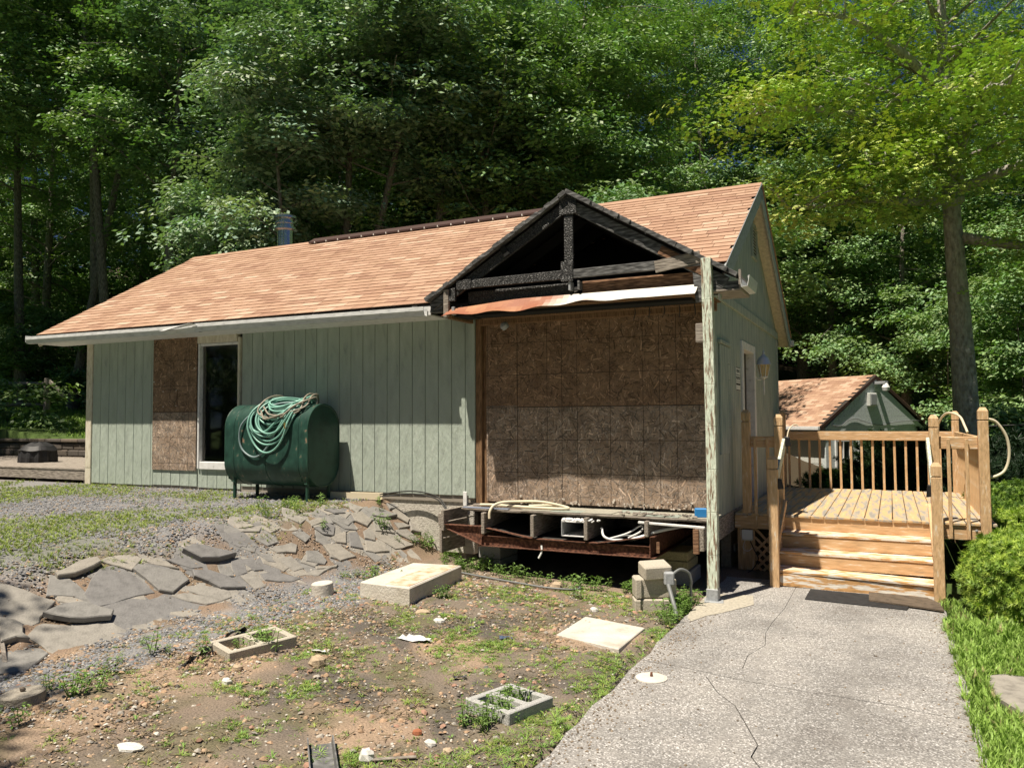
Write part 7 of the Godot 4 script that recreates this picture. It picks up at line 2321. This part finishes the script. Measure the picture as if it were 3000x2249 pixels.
func make_plants() -> void:
	var r := RandomNumberGenerator.new()
	r.seed = 77
	var yew := twig_mesh(3, 34, 0.062, 0.0085)
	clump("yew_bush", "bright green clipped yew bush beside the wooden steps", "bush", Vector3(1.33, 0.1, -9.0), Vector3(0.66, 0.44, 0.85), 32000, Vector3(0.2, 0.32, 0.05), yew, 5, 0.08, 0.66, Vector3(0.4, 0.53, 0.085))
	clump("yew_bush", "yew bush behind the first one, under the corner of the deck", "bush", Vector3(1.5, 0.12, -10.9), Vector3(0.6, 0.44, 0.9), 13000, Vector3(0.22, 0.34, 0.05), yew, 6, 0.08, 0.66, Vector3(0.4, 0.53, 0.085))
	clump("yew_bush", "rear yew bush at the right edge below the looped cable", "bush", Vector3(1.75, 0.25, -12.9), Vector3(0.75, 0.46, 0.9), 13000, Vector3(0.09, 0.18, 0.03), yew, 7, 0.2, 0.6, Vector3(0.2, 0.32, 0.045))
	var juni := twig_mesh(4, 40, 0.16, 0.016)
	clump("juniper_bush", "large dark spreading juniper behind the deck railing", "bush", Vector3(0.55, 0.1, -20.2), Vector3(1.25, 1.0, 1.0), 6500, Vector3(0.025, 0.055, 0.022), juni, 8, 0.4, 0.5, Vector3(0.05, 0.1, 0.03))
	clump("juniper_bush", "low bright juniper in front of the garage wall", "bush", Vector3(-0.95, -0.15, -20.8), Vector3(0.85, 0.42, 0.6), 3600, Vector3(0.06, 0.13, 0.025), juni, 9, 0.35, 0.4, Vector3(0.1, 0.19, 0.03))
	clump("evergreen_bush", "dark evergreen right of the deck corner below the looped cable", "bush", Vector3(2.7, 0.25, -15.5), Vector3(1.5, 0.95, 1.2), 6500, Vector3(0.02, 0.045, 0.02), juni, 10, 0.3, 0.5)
	# lawn at the right
	var g1 := tuft(1, 9, 0.085, 0.006, 0.055)
	var g2 := tuft(2, 8, 0.07, 0.007, 0.06)
	var xf := []
	var cols := []
	while xf.size() < 16000:
		var x := 0.4 + pow(r.randf(), 1.25) * 4.2
		var z := r.randf_range(-9.2, -2.5)
		if x > 0.58 and x < 1.33 and z > -6.68 and z < -5.88: continue
		if x < 0.47 + 0.05 * sin(z * 3.0) and r.randf() < 0.5: continue
		if z < -8.2 and r.randf() < 0.75: continue
		var s := r.randf_range(0.7, 1.3) * (1.35 if absf(z + 8.0) < 0.25 else 1.0)
		xf.append(Transform3D(rnd_yaw(r, s), gp(x, z, -0.004)))
		var j := r.randf_range(0.75, 1.2)
		var dry := r.randf()
		cols.append(Color(0.3 * j, 0.27 * j, 0.12 * j) if dry > 0.95 else Color(0.27 * j, 0.42 * j, 0.08 * j))
	tag(multi("lawn_grass", g1, M.blade, xf, cols), "uneven green lawn right of the walk", "grass", "", "stuff")
	# grass scattered over the gravel terrace
	xf = []
	cols = []
	var tries := 0
	while xf.size() < 19000 and tries < 400000:
		tries += 1
		var x := r.randf_range(-15.0, -6.2)
		var z := r.randf_range(-8.95, -3.2)
		if r.randf() > grass_at(x, z): continue
		xf.append(Transform3D(rnd_yaw(r, r.randf_range(0.3, 0.75)), gp(x, z)))
		var j := r.randf_range(0.75, 1.25)
		cols.append(Color(0.3 * j, 0.27 * j, 0.11 * j) if r.randf() > 0.9 else Color(0.32 * j, 0.4 * j, 0.09 * j))
	tag(multi("terrace_grass", g2, M.blade, xf, cols), "patchy grass growing through the gravel terrace", "grass", "", "stuff")
	# weeds in the lower yard
	var w1 := tuft(5, 9, 0.024, 0.007, 0.06)
	xf = []
	cols = []
	tries = 0
	while xf.size() < 6000 and tries < 400000:
		tries += 1
		var x := r.randf_range(-5.6, -1.8)
		var z := r.randf_range(-8.2, -2.6)
		var d := n2(x, z, 0.7, 31.0) * 0.7 + n2(x, z, 2.2, 11.0) * 0.5 + 0.22 * ss(-2.9, -1.9, x) - 0.1 * ss(-4.2, -5.2, x)
		if r.randf() > 0.06 + ss(-0.05, 0.5, d): continue
		if Vector2(x + 4.65, z + 7.2).length() < 0.45 or (x > -2.7 and x < -2.0 and z > -7.1 and z < -6.1): continue
		xf.append(Transform3D(rnd_yaw(r, r.randf_range(0.3, 0.95)), gp(x, z)))
		var j := r.randf_range(0.7, 1.25)
		cols.append(Color(0.22 * j * r.randf_range(0.8, 1.3), 0.34 * j, 0.065 * j))
	tag(multi("yard_weeds", w1, M.blade, xf, cols), "low crabgrass weeds spread over the yard soil", "weeds", "", "stuff")
	# taller weeds: by the bay, the stack, inside the blocks and along the bank
	var spots := [[-4.75, -8.35, 10, 0.22], [-4.5, -8.55, 8, 0.16], [-4.15, -8.35, 3, 0.15], [-3.9, -8.15, 3, 0.12], [-3.6, -8.2, 3, 0.12], [-3.3, -8.25, 4, 0.15], [-2.95, -8.2, 4, 0.15], [-2.65, -8.3, 5, 0.15], [-1.9, -7.62, 14, 0.14], [-1.93, -7.95, 16, 0.16], [-1.9, -7.2, 6, 0.1], [-2.3, -8.15, 8, 0.2], [-4.52, -4.86, 3, 0.08], [-4.74, -4.75, 2, 0.08], [-2.28, -4.72, 4, 0.09], [-2.3, -4.56, 3, 0.08], [-2.22, -4.35, 5, 0.12], [-5.15, -8.75, 4, 0.1], [-5.5, -8.72, 3, 0.08], [-6.0, -8.4, 4, 0.25], [-6.6, -7.6, 6, 0.3], [-5.4, -7.3, 4, 0.3], [-4.85, -7.0, 3, 0.15], [-5.1, -4.4, 4, 0.3], [-4.9, -3.6, 5, 0.4], [-7.2, -8.0, 3, 0.3], [-4.2, -7.0, 3, 0.1]]
	xf = []
	cols = []
	for s in spots:
		for k in int(s[2] * 1.4):
			var x: float = s[0] + r.randfn() * s[3] * 0.6
			var z: float = s[1] + r.randfn() * s[3] * 0.6
			if x > -1.83: continue
			xf.append(Transform3D(rnd_yaw(r, r.randf_range(0.45, 1.1)), gp(x, z)))
			var j := r.randf_range(0.75, 1.25)
			cols.append(Color(0.17 * j, 0.29 * j, 0.06 * j))
	tag(multi("leafy_weeds", weed_plant(6, 0.16), M.blade, xf, cols), "leafy weeds growing along the bay, the block stack and the bank", "weeds", "", "stuff")
	# gravel and loose stones
	var peb := [pebble_mesh(1), pebble_mesh(2), pebble_mesh(3)]
	for k in 3:
		xf = []
		cols = []
		tries = 0
		while xf.size() < 11000 and tries < 300000:
			tries += 1
			var near := r.randf() < 0.42
			var x := r.randf_range(-6.4, -4.5) if near else r.randf_range(-13.0, -6.0)
			var z := r.randf_range(-8.8, -2.6) if near else r.randf_range(-8.9, -3.2)
			if r.randf() > gravel_at(x, z): continue
			var s := r.randf_range(0.018, 0.04)
			xf.append(Transform3D(Basis.from_euler(Vector3(r.randf_range(-0.4, 0.4), r.randf() * TAU, r.randf_range(-0.4, 0.4))).scaled(Vector3(s, s * r.randf_range(0.7, 1.1), s * r.randf_range(0.7, 1.2))), gp(x, z, 0.003)))
			var j := r.randf_range(0.6, 1.3)
			cols.append(Color(0.27 * j, 0.275 * j, 0.29 * j) if r.randf() < 0.86 else Color(0.36 * j, 0.28 * j, 0.2 * j))
		tag(multi("gravel", peb[k], M.pebble, xf, cols), "loose blue-grey gravel on the terrace and along the bank", "gravel", "", "stuff")
	xf = []
	cols = []
	while xf.size() < 26000:
		var x := r.randf_range(-7.2, -1.85)
		var z := r.randf_range(-8.3, -2.5)
		if r.randf() > 0.35 + 0.65 * ss(-3.2, -4.8, x): continue
		var s := r.randf_range(0.008, 0.024) * (1.0 if r.randf() < 0.93 else 1.9)
		xf.append(Transform3D(rnd_yaw(r, s, 0.5), gp(x, z, 0.002)))
		var j := r.randf_range(0.6, 1.3)
		var t := r.randf()
		cols.append(Color(0.5 * j, 0.36 * j, 0.24 * j) if t < 0.5 else (Color(0.62 * j, 0.58 * j, 0.52 * j) if t < 0.75 else Color(0.16 * j, 0.14 * j, 0.12 * j)))
	tag(multi("yard_pebbles", peb[1], M.pebble, xf, cols), "tan and pale pebbles scattered in the yard soil", "pebbles", "", "stuff")
	xf = []
	cols = []
	while xf.size() < 1300:
		var x := r.randf_range(-5.6, -2.2)
		var z := r.randf_range(-8.1, -3.2)
		if r.randf() > 0.25 + 0.75 * ss(-6.0, -7.5, z) + 0.5 * ss(-4.0, -5.0, x): continue
		var s := r.randf_range(0.025, 0.06)
		xf.append(Transform3D(rnd_yaw(r, s, 0.4), gp(x, z, 0.0)))
		var j := r.randf_range(0.6, 1.2)
		var t := r.randf()
		cols.append(Color(0.5 * j, 0.34 * j, 0.22 * j) if t < 0.45 else (Color(0.5 * j, 0.46 * j, 0.4 * j) if t < 0.6 else (Color(0.42 * j, 0.25 * j, 0.18 * j) if t < 0.85 else Color(0.2 * j, 0.19 * j, 0.18 * j))))
	tag(multi("rubble", peb[0], M.pebble, xf, cols), "small tan and reddish rubble strewn in front of the bay", "rubble", "", "stuff")
	# crumbs of soil and stone strewn over the edges of the walk
	xf = []
	cols = []
	while xf.size() < 1500:
		var z := r.randf_range(-8.6, -2.8)
		var x := -1.76 + absf(r.randfn()) * 0.12 if r.randf() < 0.7 else 0.42 - absf(r.randfn()) * 0.07
		if r.randf() < 0.12: x = r.randf_range(-1.7, 0.4)
		var s := r.randf_range(0.006, 0.02)
		xf.append(Transform3D(rnd_yaw(r, s, 0.4), Vector3(x, -0.149, z)))
		var j := r.randf_range(0.5, 1.2)
		cols.append(Color(0.3 * j, 0.235 * j, 0.17 * j))
	tag(multi("walk_grit", peb[2], M.pebble, xf, cols), "crumbs of soil and stone strewn over the walk", "grit", "", "stuff")
	# dry stalks and chaff
	xf = []
	cols = []
	while xf.size() < 5000:
		var x := r.randf_range(-5.6, -1.85)
		var z := r.randf_range(-8.3, -2.5)
		if n2(x, z, 0.8, 71.0) + r.randf_range(-0.3, 0.3) < 0.0: continue
		xf.append(Transform3D(Basis.from_euler(Vector3(r.randf_range(-0.2, 0.2), r.randf() * TAU, r.randf_range(-0.2, 0.2))).scaled(Vector3(r.randf_range(0.5, 1.4), 1, 1)), gp(x, z, 0.006)))
		var j := r.randf_range(0.5, 1.3)
		cols.append(Color(0.3 * j, 0.24 * j, 0.15 * j))
	var stalk := MB.new()
	stalk.at(Vector3.ZERO, Vector3(0.06, 0.003, 0.004))
	tag(multi("dry_stalks", stalk.mesh(), M.pebble, xf, cols), "dry stalks and chaff lying on the yard soil", "litter", "", "stuff")
	# lawn beyond the retaining wall
	xf = []
	cols = []
	for i in 9000:
		var x := r.randf_range(-34.0, -14.0)
		var z := r.randf_range(-19.0, -12.35)
		xf.append(Transform3D(rnd_yaw(r, r.randf_range(1.0, 1.8)), gp(x, z)))
		var j := r.randf_range(0.7, 1.2)
		cols.append(Color(0.27 * j, 0.42 * j, 0.08 * j))
	tag(multi("upper_lawn", g1, M.blade, xf, cols), "shaded lawn above the block retaining wall", "grass", "", "stuff")
